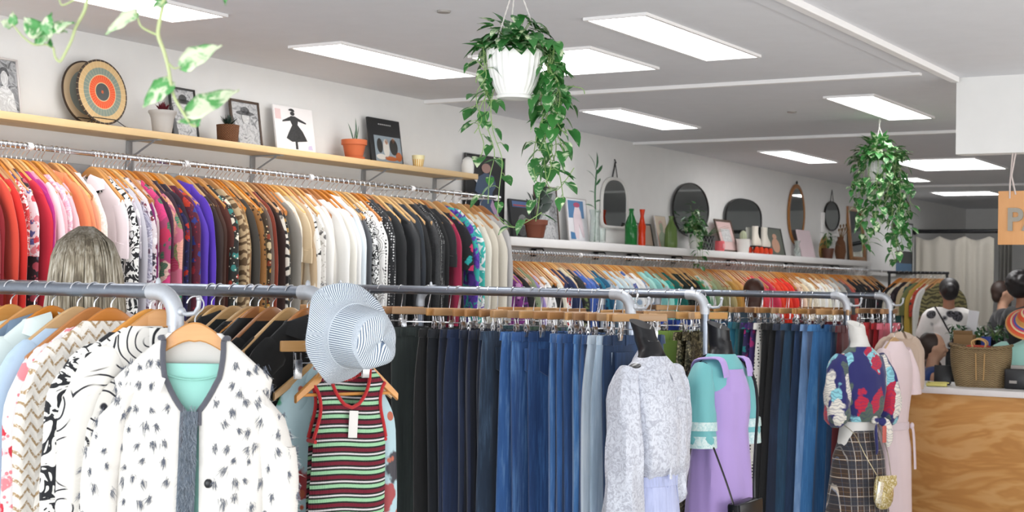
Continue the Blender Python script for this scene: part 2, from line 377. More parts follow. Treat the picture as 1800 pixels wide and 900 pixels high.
def torso_mb(seed, length=.72, hw=.205, hem=.22, th=.019, fold=.008, neck=.085, waist=0.0, nf=2, lean=0.0):
    r_ = random.Random(seed); ph = [r_.uniform(0, 6.28) for _ in range(6)]; fr = [r_.uniform(18, 30), r_.uniform(34, 55), r_.uniform(9, 15)]
    b = MB(); rs = []; N = 40; lev = []
    for i in range(7):
        s = i / 6; x = neck + (hw - neck) * s; lev.append((htop(x) + .006, x, .015 + .004 * s, 0))
    zs = lev[-1][0]
    for i in range(1, 19):
        s = i / 18; a = hw - .018 * math.sin(min(1, s * 4) * PI / 2) + (hem - hw) * s + waist * -math.sin(s * PI); lev.append((zs - (length - abs(zs)) * s, a, th * (.75 + .6 * math.sin(min(1, s * 2.2) * PI / 2)), s))
    for z, a, bb, s in lev:
        r = []
        f = fold * min(1, s * 3)
        for j in range(N):
            t = 2 * PI * j / N; x = a * se(math.cos(t), .75); y = bb * se(math.sin(t), .8)
            dy = f * (math.sin(fr[0] * x + ph[0] + z * 1.5) * .9 + math.sin(fr[1] * x + ph[1] - z * 2) * .5) + f * .5 * math.sin(fr[2] * z * .5 + ph[2])
            if y < 0: dy += f * .5 * math.sin(fr[1] * x + ph[3] + 3 * z)
            dz = -.012 * math.sin(x * 12 + ph[4]) * (1 if s >= 1 else 0)
            r.append((x + .3 * f * math.sin(z * 22 + ph[5]), y + dy + lean * s, z + dz))
        rs.append(r)
    b.rings(rs, True, (False, False)); return b
def sleeve_mb(seed, side, length=.5, r0=.054, r1=.043, hw=.205, flat=.32, out=.02):
    r_ = random.Random(seed + 99); ph = r_.uniform(0, 6); b = MB(); N = 18; zs = htop(hw)
    P_ = [(hw - .09, htop(hw - .09) - .055), (hw - .045, htop(hw - .045) - r0 * .92), (hw - .012, zs - r0 * 1.15), (hw + out * .6, zs - .13), (hw + out, zs - .25), (hw + out, zs - length * .75), (hw + out - .01, zs - length)]
    M = 16; pts = []; rad = []
    for i in range(M + 1):
        t = i / M * (len(P_) - 1); k = min(int(t), len(P_) - 2); f = t - k
        p = [Vector((*P_[max(0, min(q, len(P_) - 1))], 0)) for q in (k - 1, k, k + 1, k + 2)]
        c = .5 * (2 * p[1] + (p[2] - p[0]) * f + (2 * p[0] - 5 * p[1] + 4 * p[2] - p[3]) * f * f + (3 * p[1] - p[0] - 3 * p[2] + p[3]) * f ** 3)
        s = i / M; pts.append(Vector((side * c.x, .006 * math.sin(s * 4 + ph), c.y))); rad.append((r0 + (r1 - r0) * s) * (.8 if i == 0 else 1) + .003 * math.sin(s * 17 + ph) * (i > 3))
    b.tube(pts, rad, N, flat=flat, up=Vector((0, 0, 1)))
    for q in range(len(b.v)):
        i, j_ = divmod(q, N); v = b.v[q]; b.v[q] = (v[0], v[1] * (1 + .22 * math.sin(4 * 2 * PI * j_ / N + ph + i * .12) * (i > 2)), v[2])
    return b
def collar_mb(seed, neck=.10, h=.045, point=.05):
    b = MB(); zn = htop(neck) + .01
    def f(u, v):
        a = -PI / 2 + .12 + u * (2 * PI - .24); x = neck * math.cos(a) * 1.0; y = .022 * math.sin(a)
        fr = max(0, -math.sin(a)); fl = v * (.02 + .015 * fr); 
        return (x * (1 + .25 * v), y * (1 + .2 * v) - fl * fr + .004, zn + .015 - abs(x) * .3 + (.02 * (1 - abs(2 * v - .7)) - v * (h + point * fr ** 3 * .6)) * (.6 + .4 * fr))
    b.grid(f, 30, 5); return b
TORSO = [torso_mb(k, .76 + .05 * (k % 3), .2 + .008 * (k % 3), .20 + .015 * (k % 4), .013 + .002 * (k % 3), .006 + .0015 * (k % 3), .082 + .012 * (k % 3)) for k in range(9)]
TORSO_ME = [t.data('garment_body', WALL) for t in TORSO]
SLV = {s: [sleeve_mb(k, s, .58 if k != 3 else .24, .05 + .004 * (k % 3), .042).data('garment_sleeve', WALL) for k in range(7)] for s in (-1, 1)}
COL = [collar_mb(k, .082 + .012 * k).data('garment_collar', WALL) for k in range(3)]
def whole_garment(k):
    b = MB(); 
    for q in (TORSO[k], sleeve_mb(k, 1, .55 if k % 4 else .2), sleeve_mb(k, -1, .55 if k % 4 else .2)): b.add(q.v, q.f, 0)
    return b.data('garment_body', WALL)
WHOLE = [whole_garment(k) for k in range(9)]
NOUN = {'shirt': 'shirt', 'blouse': 'shirt', 'jacket': 'jacket', 'cardigan': 'cardigan', 'jumper': 'jumper', 'coat': 'coat', 'top': 'top', 'dress': 'dress', 'tunic': 'top', 'skirt': 'skirt', 'trousers': 'trousers', 'jeans': 'jeans'}
def put_garment(loc, rz, mat, noun, label, group, parts=True, k=None, sx=1.0, sz=1.0):
    k = rnd.randrange(9) if k is None else k
    if parts:
        g = inst(TORSO_ME[k], noun, mat=mat)
        for s in (-1, 1): inst(SLV[s][rnd.choice((0, 1, 2, 4, 5, 6, 3) if sx == 1.0 and 'wall' in label else (0, 1, 2, 4, 5, 6))], 'sleeve', g, mat)
        if rnd.random() < .6: inst(COL[k % 3], 'collar', g, mat)
    else: g = inst(WHOLE[k], noun, mat=mat)
    g.location = Vector(loc) + Vector((0, 0, rnd.uniform(-.016, .003))); g.rotation_euler = (0, 0, rz); g.scale = (sx * rnd.uniform(.93, 1.03), sx, sz)
    tag(g, uniq(label), NOUN.get(noun, noun), group); return g
# ---- rails
def wall_rail(name, Y0, Y1, z, label, r=.0125):
    root = empty(name, (-5.03, (Y0 + Y1) / 2, z), 0, label, 'clothes rail')
    L = (Y1 - Y0) / 2
    MB().tube([(0, -L, 0), (0, L, 0)], r, 14).obj('rail', CHROME, root)
    n = max(2, round((Y1 - Y0) / 1.0))
    for i in range(n + 1):
        y = -L + .02 + (2 * L - .04) * i / n
        m = MB().tube([(-.30, y, .0), (-.02, y, 0)], .008, 8).tube([(0, y - .014, 0), (0, y + .014, 0)], r + .005, 14)
        m.bbox((-.302, y, .0), (.016, .09, .11), .004); m.obj('rail_bracket', TRIM, root)
    MB().tube([(0, -L - .004, 0), (0, -L + .02, 0)], r + .006, 12).tube([(0, L - .02, 0), (0, L + .006, 0)], r + .006, 12).obj('end_cap', CHROME, root)
    return root
Z1, Z2, ZR = 2.14, 1.80, 1.555
wall_rail('clothes_rail', 3.3, 8.02, Z1, 'long chrome clothes rail on the white wall below the wooden shelf')
wall_rail('clothes_rail', 8.12, 17.0, Z2 + .0, 'lower far chrome clothes rail on the wall below the white shelf')
XR = -5.03; XS = -4.77
def hang_wall(lst, z, zs, rail, group, hgroup, parts, rr, shadegap=.045, hk=None):
    prev = None
    for i, (px, desc, noun, key) in enumerate(lst):
        mat = mk(key)
        Y = colX(px, XS, zs); full = desc + ' ' + noun
        a = rnd.uniform(-.12, .10)
        nb = f'right of the {prev}' if prev else 'leftmost in view'
        loc = (XR, Y, z + rr + .0022)
        put_garment(loc, a, mat, noun, short(f'{full} on the {rail}, {nb}', f'{full}, {rail}, {nb}', f'{full}, {nb}'), group, parts)
        put_hanger(loc, a, short(f'wooden hanger holding the {full}, {rail}, {nb}', f'wooden hanger with the {full}, {nb}', f'wooden hanger with the {full}, {rail}'), hgroup)
        prev = full
P = 'plain'
L1 = [(-95, 'maroon', 'dress', (P, '#6d1420')), (-72, 'scarlet', 'blouse', (P, '#c8281f')), (-48, 'brick red', 'shirt', (P, '#a82a22')), (-25, 'wine red', 'top', (P, '#7b1620')),
 (4, 'dark red', 'dress', (P, '#8d1621')), (14, 'deep red', 'blouse', (P, '#a51d22')), (33, 'coral red buttoned', 'shirt', (P, '#e04a35')), (44, 'bright red', 'blouse', (P, '#d5281f')), (51, 'crimson', 'top', (P, '#a9182a')),
 (61, 'red and white printed', 'blouse', (('splash', '#c83a3c', '#f1e4e2', '#c83a3c', '#f1e4e2'), {'sc': 1.8})), (69, 'pale red floral', 'shirt', (('floral', '#f2dfe2', '#d2414c', '#5a5f9a', '#e58a92'), {'sc': 1.5})), (77, 'black rose-print', 'dress', (('floral', '#2b1a22', '#8f2b3c', '#5c5f70', '#b34b59'), {'sc': 1.4})),
 (84, 'cherry red', 'blouse', (P, '#cf2038')), (93, 'magenta', 'shirt', (P, '#b01f7a')), (102, 'bubblegum pink', 'blouse', (P, '#f08aa8')), (110, 'dusky rose', 'top', (P, '#e6b3bb')), (118, 'palest pink', 'shirt', (P, '#f6dfe2')), (131, 'pink petal-print', 'blouse', (('marble', '#fbe9ec', '#f0a3bd', '#fbe9ec'), {'sc': 1.6})),
 (138, 'shell pink', 'cardigan', (P, '#efc6cb')), (145, 'dusty pink', 'blouse', (P, '#e3aab5')), (163, 'coral orange', 'blouse', (P, '#ef8a5a')), (171, 'apricot', 'shirt', (P, '#f29b6f')), (181, 'peach', 'top', (P, '#f6b391')), (189, 'cream lace', 'blouse', (('jacquard', '#f3ece2', '#ded4c6'), {})),
 (234, 'pink-white collared', 'shirt', (P, '#f6e6ea')), (239, 'black and white printed', 'blouse', (('splash', '#17181c', '#f0efec', '#17181c', '#ddd'), {'sc': 1.5})), (246, 'grey-lilac floral', 'shirt', (('floral', '#cfc8d2', '#6a6a80', '#a5617a', '#f3f0f2'), {'sc': 1.3})), (254, 'pearl grey', 'blouse', (P, '#c9c6cf')),
 (263, 'lilac swirl', 'blouse', (('marble', '#e4e0ea', '#8d8aa5', '#e4e0ea', '#6b5166'), {'sc': 1.3})), (270, 'grey rose-print', 'shirt', (('floral', '#d8ccd0', '#7c2e3d', '#3a3340', '#e7e2e2'), {'sc': 1.6})), (278, 'maroon floral', 'dress', (('floral', '#c9b3b6', '#7b2232', '#45303a', '#e2d2cf'), {'sc': 1.5})), (286, 'plum purple', 'top', (P, '#8c2471')),
 (294, 'fuchsia leafy', 'blouse', (('leaves', '#a73a68', '#d33b7a', '#2f6a4c', '#d9b7a8', '#c32b53'), {'sc': 1.3})), (309, 'rose and green patchwork', 'dress', (('leaves', '#c56a83', '#2c7a5a', '#e2a793', '#b02f57', '#7b8a55'), {'sc': .9})), (316, 'aubergine', 'blouse', (P, '#4b2140')), (323, 'blackberry knit', 'jumper', (P, '#33202f')), (331, 'black plum', 'shirt', (P, '#2a1c2c')),
 (339, 'navy and scarlet floral', 'blouse', (('floral', '#2a2550', '#c4321f', '#8d2230', '#3a3a86'), {'sc': 1.5})), (349, 'red and indigo floral', 'shirt', (('floral', '#5f1d33', '#c73a22', '#2c3a8a', '#a52737'), {'sc': 1.3})), (362, 'violet short-sleeved', 'shirt', (P, '#5b3bb5')), (386, 'bright purple', 'blouse', (P, '#5a35b8')),
 (391, 'coffee brown', 'top', (P, '#3a2a24')), (398, 'umber', 'shirt', (P, '#4c3128')), (409, 'chestnut brown', 'blouse', (P, '#5d2f26')), (415, 'teal-flecked dark', 'blouse', (('floral', '#2c2a26', '#b8402f', '#3e8a83', '#efe4d0'), {'sc': 1.6})), (431, 'tiger-striped tan', 'blouse', (('tiger', '#cdb18a', '#6a5238'), {})),
 (440, 'snakeskin', 'shirt', (('tiger', '#d8c19a', '#86694a'), {'sc': 1.5})), (447, 'golden brown satin', 'blouse', (('marble', '#b98d54', '#7c5730', '#d8b781'), {'rough': .5})), (455, 'charcoal olive', 'jacket', (P, '#3f3b35')), (462, 'rust leopard', 'blouse', (('dots', '#a8743f', '#37271c'), {})), (469, 'olive brown paisley', 'shirt', (('swirl', '#6b5b3c', '#2c241a'), {})),
 (477, 'mustard and black printed', 'blouse', (('floral', '#3a2c1c', '#c6923c', '#8a3c24', '#d7c39a'), {'sc': 1.5})), (486, 'taupe', 'shirt', (P, '#76655a')), (492, 'rust red knit', 'jumper', (P, '#8a3a26')), (503, 'dark chocolate', 'dress', (P, '#38241f')), (514, 'zebra-striped', 'blouse', (('tiger', '#e9e2d6', '#1f1a1a'), {'sc': .8})),
 (521, 'gold-flecked black', 'blouse', (('floral', '#2b2825', '#caa05a', '#e0d6c4'), {'sc': 1.8})), (527, 'stone grey', 'shirt', (P, '#8f8a82')), (535, 'cream silk', 'blouse', ((P, '#ece3d2'), {'rough': .5})), (547, 'beige', 'jacket', (P, '#d8c3a2')), (555, 'camel', 'shirt', (P, '#ccb392')), (562, 'oatmeal', 'blouse', (P, '#e6dccb')),
 (568, 'black-flecked white', 'blouse', (('splash', '#efece6', '#efece6', '#efece6', '#2a2a2a'), {'sc': 1.6})), (577, 'white leaf-print', 'shirt', (('floral', '#f2efea', '#5d5b5a', '#bdb8b0'), {'sc': 1.8})), (586, 'ruffled white', 'blouse', (P, '#f4f2ee')), (597, 'off-white', 'shirt', (P, '#efebe3')), (608, 'snow white', 'blouse', (P, '#f7f6f3')), (619, 'ivory cotton', 'shirt', (P, '#f1eee5')), (630, 'crisp white', 'shirt', (P, '#f6f6f5')), (641, 'blue-white', 'shirt', (P, '#e4edf3')),
 (648, 'mid grey', 'cardigan', (P, '#77797d')), (655, 'slate grey', 'jacket', (P, '#55585d')), (664, 'monochrome squiggle', 'blouse', (('splash', '#f0f0ee', '#1a1a1c', '#f0f0ee', '#1a1a1c'), {'sc': 2.2})), (672, 'black and white blotched', 'shirt', (('swirl', '#f1f0ee', '#1a1b1d'), {'sc': 2.0})), (684, 'checkerboard dotted', 'blouse', (('dots', '#efefec', '#16171a'), {'sc': 1.3})), (693, 'pin-dotted black', 'blouse', (('dots', '#191a1e', '#d8d8d8'), {'sc': 1.6})),
 (700, 'charcoal', 'shirt', (P, '#2a2d31')), (709, 'jet black', 'blouse', (P, '#17191c')), (720, 'soft black', 'cardigan', (P, '#202226')), (733, 'black satin', 'shirt', ((P, '#1a1c20'), {'rough': .4})), (741, 'ink black', 'top', (P, '#15171b')), (752, 'blue-black', 'jacket', (P, '#252b33')), (762, 'ribbed black', 'jumper', (('knit', '#17181a'), {})), (774, 'black lace', 'blouse', (('jacquard', '#131416', '#2a2b2e'), {})),
 (783, 'silver-flecked black', 'cardigan', (('dots', '#16171a', '#a8a8a8'), {'sc': 2.6})), (793, 'matte black', 'dress', (P, '#141517')), (802, 'raven black', 'blouse', (P, '#1b1b1f')), (812, 'crimson wine', 'blouse', (P, '#9c1f45')), (829, 'turquoise and black blossom', 'blouse', (('floral', '#15151c', '#23a3a0', '#6a2c8a', '#c22d5e', '#111'), {'sc': .9})), (843, 'violet and teal', 'jacket', (('splash', '#3b2a83', '#5b35a0', '#2aa39c', '#3b2a83'), {'sc': 1.0})),
 (855, 'aqua and white sporty', 'jacket', (('splash', '#eef0ee', '#3cb8ad', '#eef0ee', '#6a3fa3'), {'sc': .8})), (868, 'ivory knit', 'jumper', (P, '#e2ddd0')), (880, 'cream wool', 'cardigan', (P, '#dcd5c6')), (891, 'ecru', 'blouse', (P, '#d9d3c6')), (905, 'pale grey', 'jacket', (P, '#c2c0c0'))]
hang_wall(L1, Z1, 1.9, 'upper wall rail', 'clothes on the wall rail under the wooden shelf', 'hangers on the wall rail under the wooden shelf', True, .0125)
L2 = [(926, 'purple floral', 'blouse', ('floral', '#8a3a8f', '#d9a3d2', '#3c2350')), (936, 'black', 'shirt', (P, '#1a1a1d')), (947, 'olive-green floral', 'blouse', ('floral', '#7d8a6c', '#c9b3cf', '#3d4a36')), (957, 'lilac', 'blouse', (P, '#9a86c2')), (966, 'pink-white', 'shirt', (P, '#e8dcdc')), (975, 'monochrome floral', 'dress', ('floral', '#efeeec', '#1d1e22', '#7a7a7a')),
 (985, 'jet', 'cardigan', (P, '#141418')), (995, 'cream', 'shirt', (P, '#e9e2d2')), (1005, 'navy and white colour-block', 'blouse', ('splash', '#20264a', '#f0efec', '#c8323a', '#20264a')), (1015, 'navy', 'jacket', (P, '#1c2a50')), (1024, 'beige', 'blouse', (P, '#cfc0a6')), (1033, 'dark botanical', 'blouse', ('floral', '#22262b', '#b9c29a', '#6a7a4a')), (1042, 'royal blue', 'blouse', (P, '#3a5ba8')), (1051, 'blue and cream floral', 'shirt', ('floral', '#4a69b0', '#efe8d8', '#20306a')),
 (1061, 'denim blue', 'blouse', (P, '#3d5c94')), (1070, 'teal printed', 'blouse', ('floral', '#1d6f8c', '#cfe2e2', '#173a55')), (1080, 'petrol blue', 'shirt', (P, '#1b5c80')), (1090, 'powder blue', 'blouse', (P, '#a9c4d6')), (1100, 'sky blue', 'shirt', (P, '#b9d2e2')), (1110, 'ice blue', 'blouse', (P, '#cddde4')), (1119, 'grey-blue', 'shirt', (P, '#b4c3cb')), (1129, 'white with blue sprigs', 'blouse', ('floral', '#e8ecee', '#4a62a3', '#9fb4cc')), (1139, 'pearl white', 'shirt', (P, '#dfe3e2')), (1149, 'blue-sprigged', 'dress', ('floral', '#dfe6ea', '#2b4480', '#8aa3c6')),
 (1159, 'mint', 'blouse', (P, '#a5d3cb')), (1169, 'aqua', 'shirt', (P, '#86c6c3')), (1179, 'seafoam', 'blouse', (P, '#9ad6cc')), (1192, 'bright turquoise', 'blouse', (P, '#2bab9f')), (1203, 'teal green', 'jacket', (P, '#12635b')), (1214, 'black sequinned', 'jacket', ('sequin', '#14201c', '#23332c', '#4a5a50')), (1226, 'black-green', 'coat', (P, '#17211e')), (1236, 'black hooded', 'jacket', (P, '#141414')),
 (1246, 'emerald', 'blouse', (P, '#2e7d54')), (1255, 'mint striped', 'shirt', ('vstripe', '#dbe7da', '#7fb694')), (1264, 'sage', 'blouse', (P, '#9ab08a')), (1273, 'pale olive', 'shirt', (P, '#a9ab7e')), (1283, 'khaki', 'shirt', (P, '#b9b58c')), (1292, 'straw', 'blouse', (P, '#cbbd8c')), (1301, 'mustard', 'blouse', (P, '#cf9f4e')), (1310, 'amber', 'shirt', (P, '#d9a860')), (1320, 'salmon', 'blouse', (P, '#e8957a')),
 (1330, 'coral', 'blouse', (P, '#ee6a52')), (1340, 'tomato red', 'shirt', (P, '#e23a28')), (1349, 'watermelon', 'blouse', (P, '#ee4f5c')), (1358, 'raspberry', 'shirt', (P, '#c92c55')), (1367, 'pink-red', 'blouse', (P, '#d93c5c')), (1377, 'orange-red', 'dress', (P, '#ea4322')), (1387, 'vermilion', 'blouse', (P, '#e8381d')), (1397, 'fire-red', 'shirt', (P, '#dd2a1c')), (1407, 'burgundy', 'blouse', (P, '#7a1c26')),
 (1416, 'blush', 'blouse', (P, '#e6c3ae')), (1425, 'sand', 'shirt', (P, '#dcc8a6')), (1434, 'ecru lace', 'blouse', ('jacquard', '#e8e0cf', '#cbbfa8')), (1443, 'cream ruffled', 'blouse', (P, '#ece5d6')), (1452, 'ivory', 'shirt', (P, '#efeadd')), (1461, 'pale sand', 'blouse', (P, '#e6dcc8')), (1470, 'white', 'shirt', (P, '#eeece6')), (1479, 'dove grey', 'blouse', (P, '#b9b8b2')), (1488, 'grey marled', 'jumper', ('marble', '#9a9a96', '#d3d2cc')),
 (1497, 'graphite', 'shirt', (P, '#4a4b4e')), (1505, 'dusty red', 'blouse', (P, '#a04a44')), (1513, 'coal black', 'jacket', (P, '#17171a')), (1521, 'black tailored', 'jacket', (P, '#1b1a1c')), (1529, 'black knitted', 'jumper', ('knit', '#141416')), (1537, 'black flowing', 'dress', (P, '#151317')), (1545, 'black and wine printed', 'dress', ('floral', '#17141a', '#7a1f3c', '#2c2430')), (1553, 'black velvet', 'coat', (P, '#111113')), (1562, 'night-black', 'dress', (P, '#15161a')), (1571, 'black wool', 'coat', (P, '#1a1a1c'))]
L2x = []
for i, e in enumerate(L2):
    L2x.append(e)
    if i < len(L2) - 1:
        col = e[3][1]; rgb = [int(col[j:j + 2], 16) for j in (1, 3, 5)]
        if e[0] < 1560:
            for q, (adj, k_) in enumerate((('slightly paler', 1.13),) if e[0] < 1330 else (('slightly paler', 1.12),)):
                c2 = '#%02x%02x%02x' % tuple(min(250, int(v_ * k_ + 6)) for v_ in rgb)
                L2x.append(((e[0] + L2[i + 1][0]) / 2, adj, 'top', (P, c2)))
# the in-between garments are named after the one they hang behind
prev = None
for i, (px, desc, noun, key) in enumerate(L2x):
    Y = colX(px, XS, 1.6); a = rnd.uniform(-.08, .08); mat = mk(key)
    if desc == 'slightly paler': full = f'slightly paler top tucked behind the {base}'; shown = 'top'
    else: full = f'{desc} {noun} right of the {prev}' if prev else f'{desc} {noun}'; base = f'{desc} {noun}'; prev = base
    loc = (XR, Y, Z2 + .0147)
    put_garment(loc, a, mat, noun, short(f'{full}, lower far wall rail', f'{full}, far rail'), 'clothes on the far wall rail under the white shelf', False)
    put_hanger(loc, a, short(f'wooden hanger under the {full}', f'hanger with the {full}'), 'hangers on the far wall rail under the white shelf')
# ---------------------------------------------------------------- free-standing pipe racks
RY = [3.07, 3.74, 5.92, 6.73, 8.88, 9.75]
RN = ['nearest pipe rack', 'second pipe rack', 'third pipe rack', 'fourth pipe rack', 'fifth pipe rack', 'sixth pipe rack']
def pipe_rack(i, Y, X0=-4.72, X1=-3.0):
    root = empty('pipe_clothes_rack', ((X0 + X1) / 2, Y, 0), 0, ['grey pipe clothes rack nearest the camera, holding jackets', 'second grey pipe rack from the camera, with the striped hat on its end', 'third grey pipe rack, full of jeans, ending behind the silver blouse',
        'fourth grey pipe rack, ending behind the lilac dress', 'fifth grey pipe rack, with denim skirts, behind the plaid skirt', 'farthest grey pipe rack, with red skirts, behind the pale pink dress'][i], 'clothes rack', 'grey pipe clothes racks')
    h = (X1 - X0) / 2; R = .07; r = .0205; z = ZR
    MB().tube([(-h + R, 0, z), (h - R, 0, z)], r, 18).obj('rail', STEEL, root)
    for s in (-1, 1):
        MB().tube([(s * h, 0, z - R), (s * h, 0, .04)], r, 18).obj('post', ELBOW if i == 0 else STEEL, root)
        e = MB().tube([(s * (h - R - .03), 0, z), (s * (h - R), 0, z)] + [(s * (h - R + R * math.sin(a)), 0, z - R + R * math.cos(a)) for a in [PI / 2 * k / 8 for k in range(1, 9)]] + [(s * h, 0, z - R - .025)], .0245, 18)
        e.lathe([(.009, 0), (.007, .012), (.003, .018)], 10, (s * (h - R), 0, z + .022))
        e.obj('elbow', ELBOW, root)
        MB().lathe([(.075, 0), (.075, .008), (.03, .016), (.026, .05)], 20, (s * h, 0, 0)).obj('foot', ELBOW, root)
    hk = MB().tube([(h + .018, 0, z - .055), (h + .045, 0, z - .062), (h + .075, 0, z - .058), (h + .088, 0, z - .04), (h + .09, 0, z - .018)], .0065, 10)
    hk.ball((h + .022, 0, z - .055), .014).ball((h + .09, 0, z - .016), .009)
    hk.obj('coat_hook', ELBOW, root); return root
for i, Y in enumerate(RY): pipe_rack(i, Y)
RR = ZR + .0205 + .0022
PZ = ZR
# clip hangers
def clip_parts():
    bar = MB().bbox((0, 0, -.125), (.35, .014, .034), .004)
    rod = MB().tube([(-.13, 0, -.14), (-.13, 0, -.178), (.13, 0, -.178), (.13, 0, -.14)], .0018, 6).tube([(.05, .003, -.14), (.05, .003, -.16), (.05, .003, -.178)], .0015, 6)
    def clip():
        m = MB()
        for s in (-1, 1):
            m.bbox((0, s * .007, -.018), (.024, .0028, .03), .001, Matrix.Rotation(s * .22, 3, 'X')); m.bbox((0, s * .005, -.046), (.024, .0028, .034), .001, Matrix.Rotation(-s * .12, 3, 'X'))
            m.tube([(s * .008, -.004, -.004), (s * .009, 0, .018)], .0028, 6)
        m.tube([(-.013, 0, -.03), (.013, 0, -.03)], .0045, 8); return m
    W1 = wood('clip_hanger_wood', '#c9a071', '#a57a4c', 'X', 1.0, .4); W2 = wood('clip_hanger_wood_dark', '#b5875a', '#8f6540', 'X', 1.0, .4)
    return bar.data('clip_bar', W1), rod.data('clip_rod', CHROME), clip().data('clip', CHROME), bar.data('clip_bar', W2)
CB, CR, CC, CB2 = clip_parts(); HOOK2 = hook_mb(drop=-.108).data('hanger_hook', CHROME)
def clip_hanger(loc, rz, label, group, cx=.115):
    h = inst(CB if rnd.random() < .5 else CB2, 'clip_hanger'); h.location = loc; h.rotation_euler = (0, 0, rz)
    tag(h, uniq(label), 'hanger', group); inst(HOOK2, 'hook', h); rd = inst(CR, 'rod', h)
    for s in (-1, 1): inst(CC, 'clip', rd, loc=(s * cx, 0, -.178 + .014), rot=(0, 0, 0))
    return h
WZ = -.178 - .03      # waistband top below the rail
DENT = '#2c4f86'
def trousers_mb(seed, L=1.0, w=.19, leg=.098, thick=.026, hem=.085):
    r_ = random.Random(seed); ph = r_.uniform(0, 6); b = MB(); N = 36; rs = []
    for i in range(22):
        s = i / 21; z = WZ - L * s; cro = min(1, max(0, (s - .22) / .08))
        a = w + .012 * math.sin(min(1, s * 5) * PI / 2) - .02 * max(0, s - .25)
        r = []
        for j in range(N):
            t = 2 * PI * j / N; x = a * se(math.cos(t), .8); y = thick * se(math.sin(t), .8)
            lobe = 1 - cro * .88 * math.exp(-(x / .014) ** 2)
            y *= lobe * (.62 + .5 * math.sin(min(1, s * 4) * PI / 2))
            y += .009 * math.sin(38 * x + ph + z * 1.5) * min(1, s * 4) + .006 * math.sin(3 * z + ph) + .006 * abs(math.sin(70 * x + ph))* min(1, s * 3)
            r.append((x + .012 * s * math.sin(ph), y, z))
        rs.append(r)
    b.rings(rs, True, (False, False)); return b
def band_mb(w=.19, h=.036, t=.02):
    b = MB(); N = 32; rs = []
    for z, k in ((WZ + .004, .98), (WZ + .002, 1.02), (WZ - h, 1.05), (WZ - h - .001, .98)):
        rs.append([((w + .004) * k * se(math.cos(2 * PI * j / N), .8), (t * .62 + .003) * k * se(math.sin(2 * PI * j / N), .8), z) for j in range(N)])
    b.rings(rs, True, (False, False))
    for x in (-.15, -.07, .07, .15): b.bbox((x, -t * .62 - .006, WZ - h / 2 + .001), (.009, .004, h + .012), .001)
    return b
def pocket_mb(x, y):
    return MB().prism([(x - .055, WZ - .07), (x + .055, WZ - .07), (x + .052, WZ - .17), (x, WZ - .195), (x - .052, WZ - .17)], y - .004, y + .002)
def skirt_mb(seed, L=.6, w=.17, hem=.22, fold=.016, thick=.03):
    r_ = random.Random(seed); ph = [r_.uniform(0, 6) for _ in range(3)]; b = MB(); N = 44; rs = []
    for i in range(16):
        s = i / 15; a = w + (hem - w) * s ** .9; r = []
        for j in range(N):
            t = 2 * PI * j / N; x = a * se(math.cos(t), .8); y = thick * (.5 + .8 * s) * se(math.sin(t), .8)
            u = x / a; y += fold * min(1, s * 2.5) * (math.sin(9 * u + ph[0]) + .5 * math.sin(17 * u + ph[1] + s))
            r.append((x, y, WZ - L * s - .01 * math.cos(9 * u + ph[2]) * s))
        rs.append(r)
    b.rings(rs, True, (False, False)); return b
TR = [trousers_mb(k, 1.02, .185 + .01 * (k % 3)).data('trouser_legs', WALL) for k in range(6)]
SK = [skirt_mb(k, [.85, 1.0, 1.22, .95][k % 4], .165 + .01 * (k % 2), .2 + .03 * (k % 3)).data('skirt_panel', WALL) for k in range(8)]
BD = [band_mb(.185 + .01 * k).data('waistband', WALL) for k in range(3)]
PK = [pocket_mb(s * .095, -.034).data('back_pocket', WALL) for s in (-1, 1)]
BRASS = brushed('brass_button', '#cfc3a0', .3, 1.0)
TAGM = plain('paper_tag', '#e9e6e2', .6)
def put_bottom(kind, loc, rz, mat, label, group, k=None, sx=1.0, pockets=True):
    if kind in ('trousers', 'jeans'):
        k = rnd.randrange(6) if k is None else k; g = inst(TR[k], kind, mat=mat); wb = inst(BD[k % 3], 'waistband', g, mat)
        if kind == 'jeans' and pockets:
            for m in PK: inst(m, 'pocket', g, mat)
            bt = MB().lathe([(.003, 0), (.009, .001), (.008, .004), (.002, .005)], 12); bt.xf(Matrix.Translation((.02, -.021, WZ - .018)) @ Matrix.Rotation(PI / 2, 4, 'X')); bt.obj('button', BRASS, wb)
    else:
        k = rnd.randrange(8) if k is None else k; g = inst(SK[k], kind, mat=mat); inst(BD[k % 3], 'waistband', g, mat)
    g.location = loc; g.rotation_euler = (0, 0, rz); g.scale = (sx * rnd.uniform(.84, 1.06), 1, 1)
    tag(g, uniq(label), 'skirt' if kind == 'skirt' else 'trousers', group); return g
D = lambda a, b=None: ('denim', a, b) if b else ('denim', a)
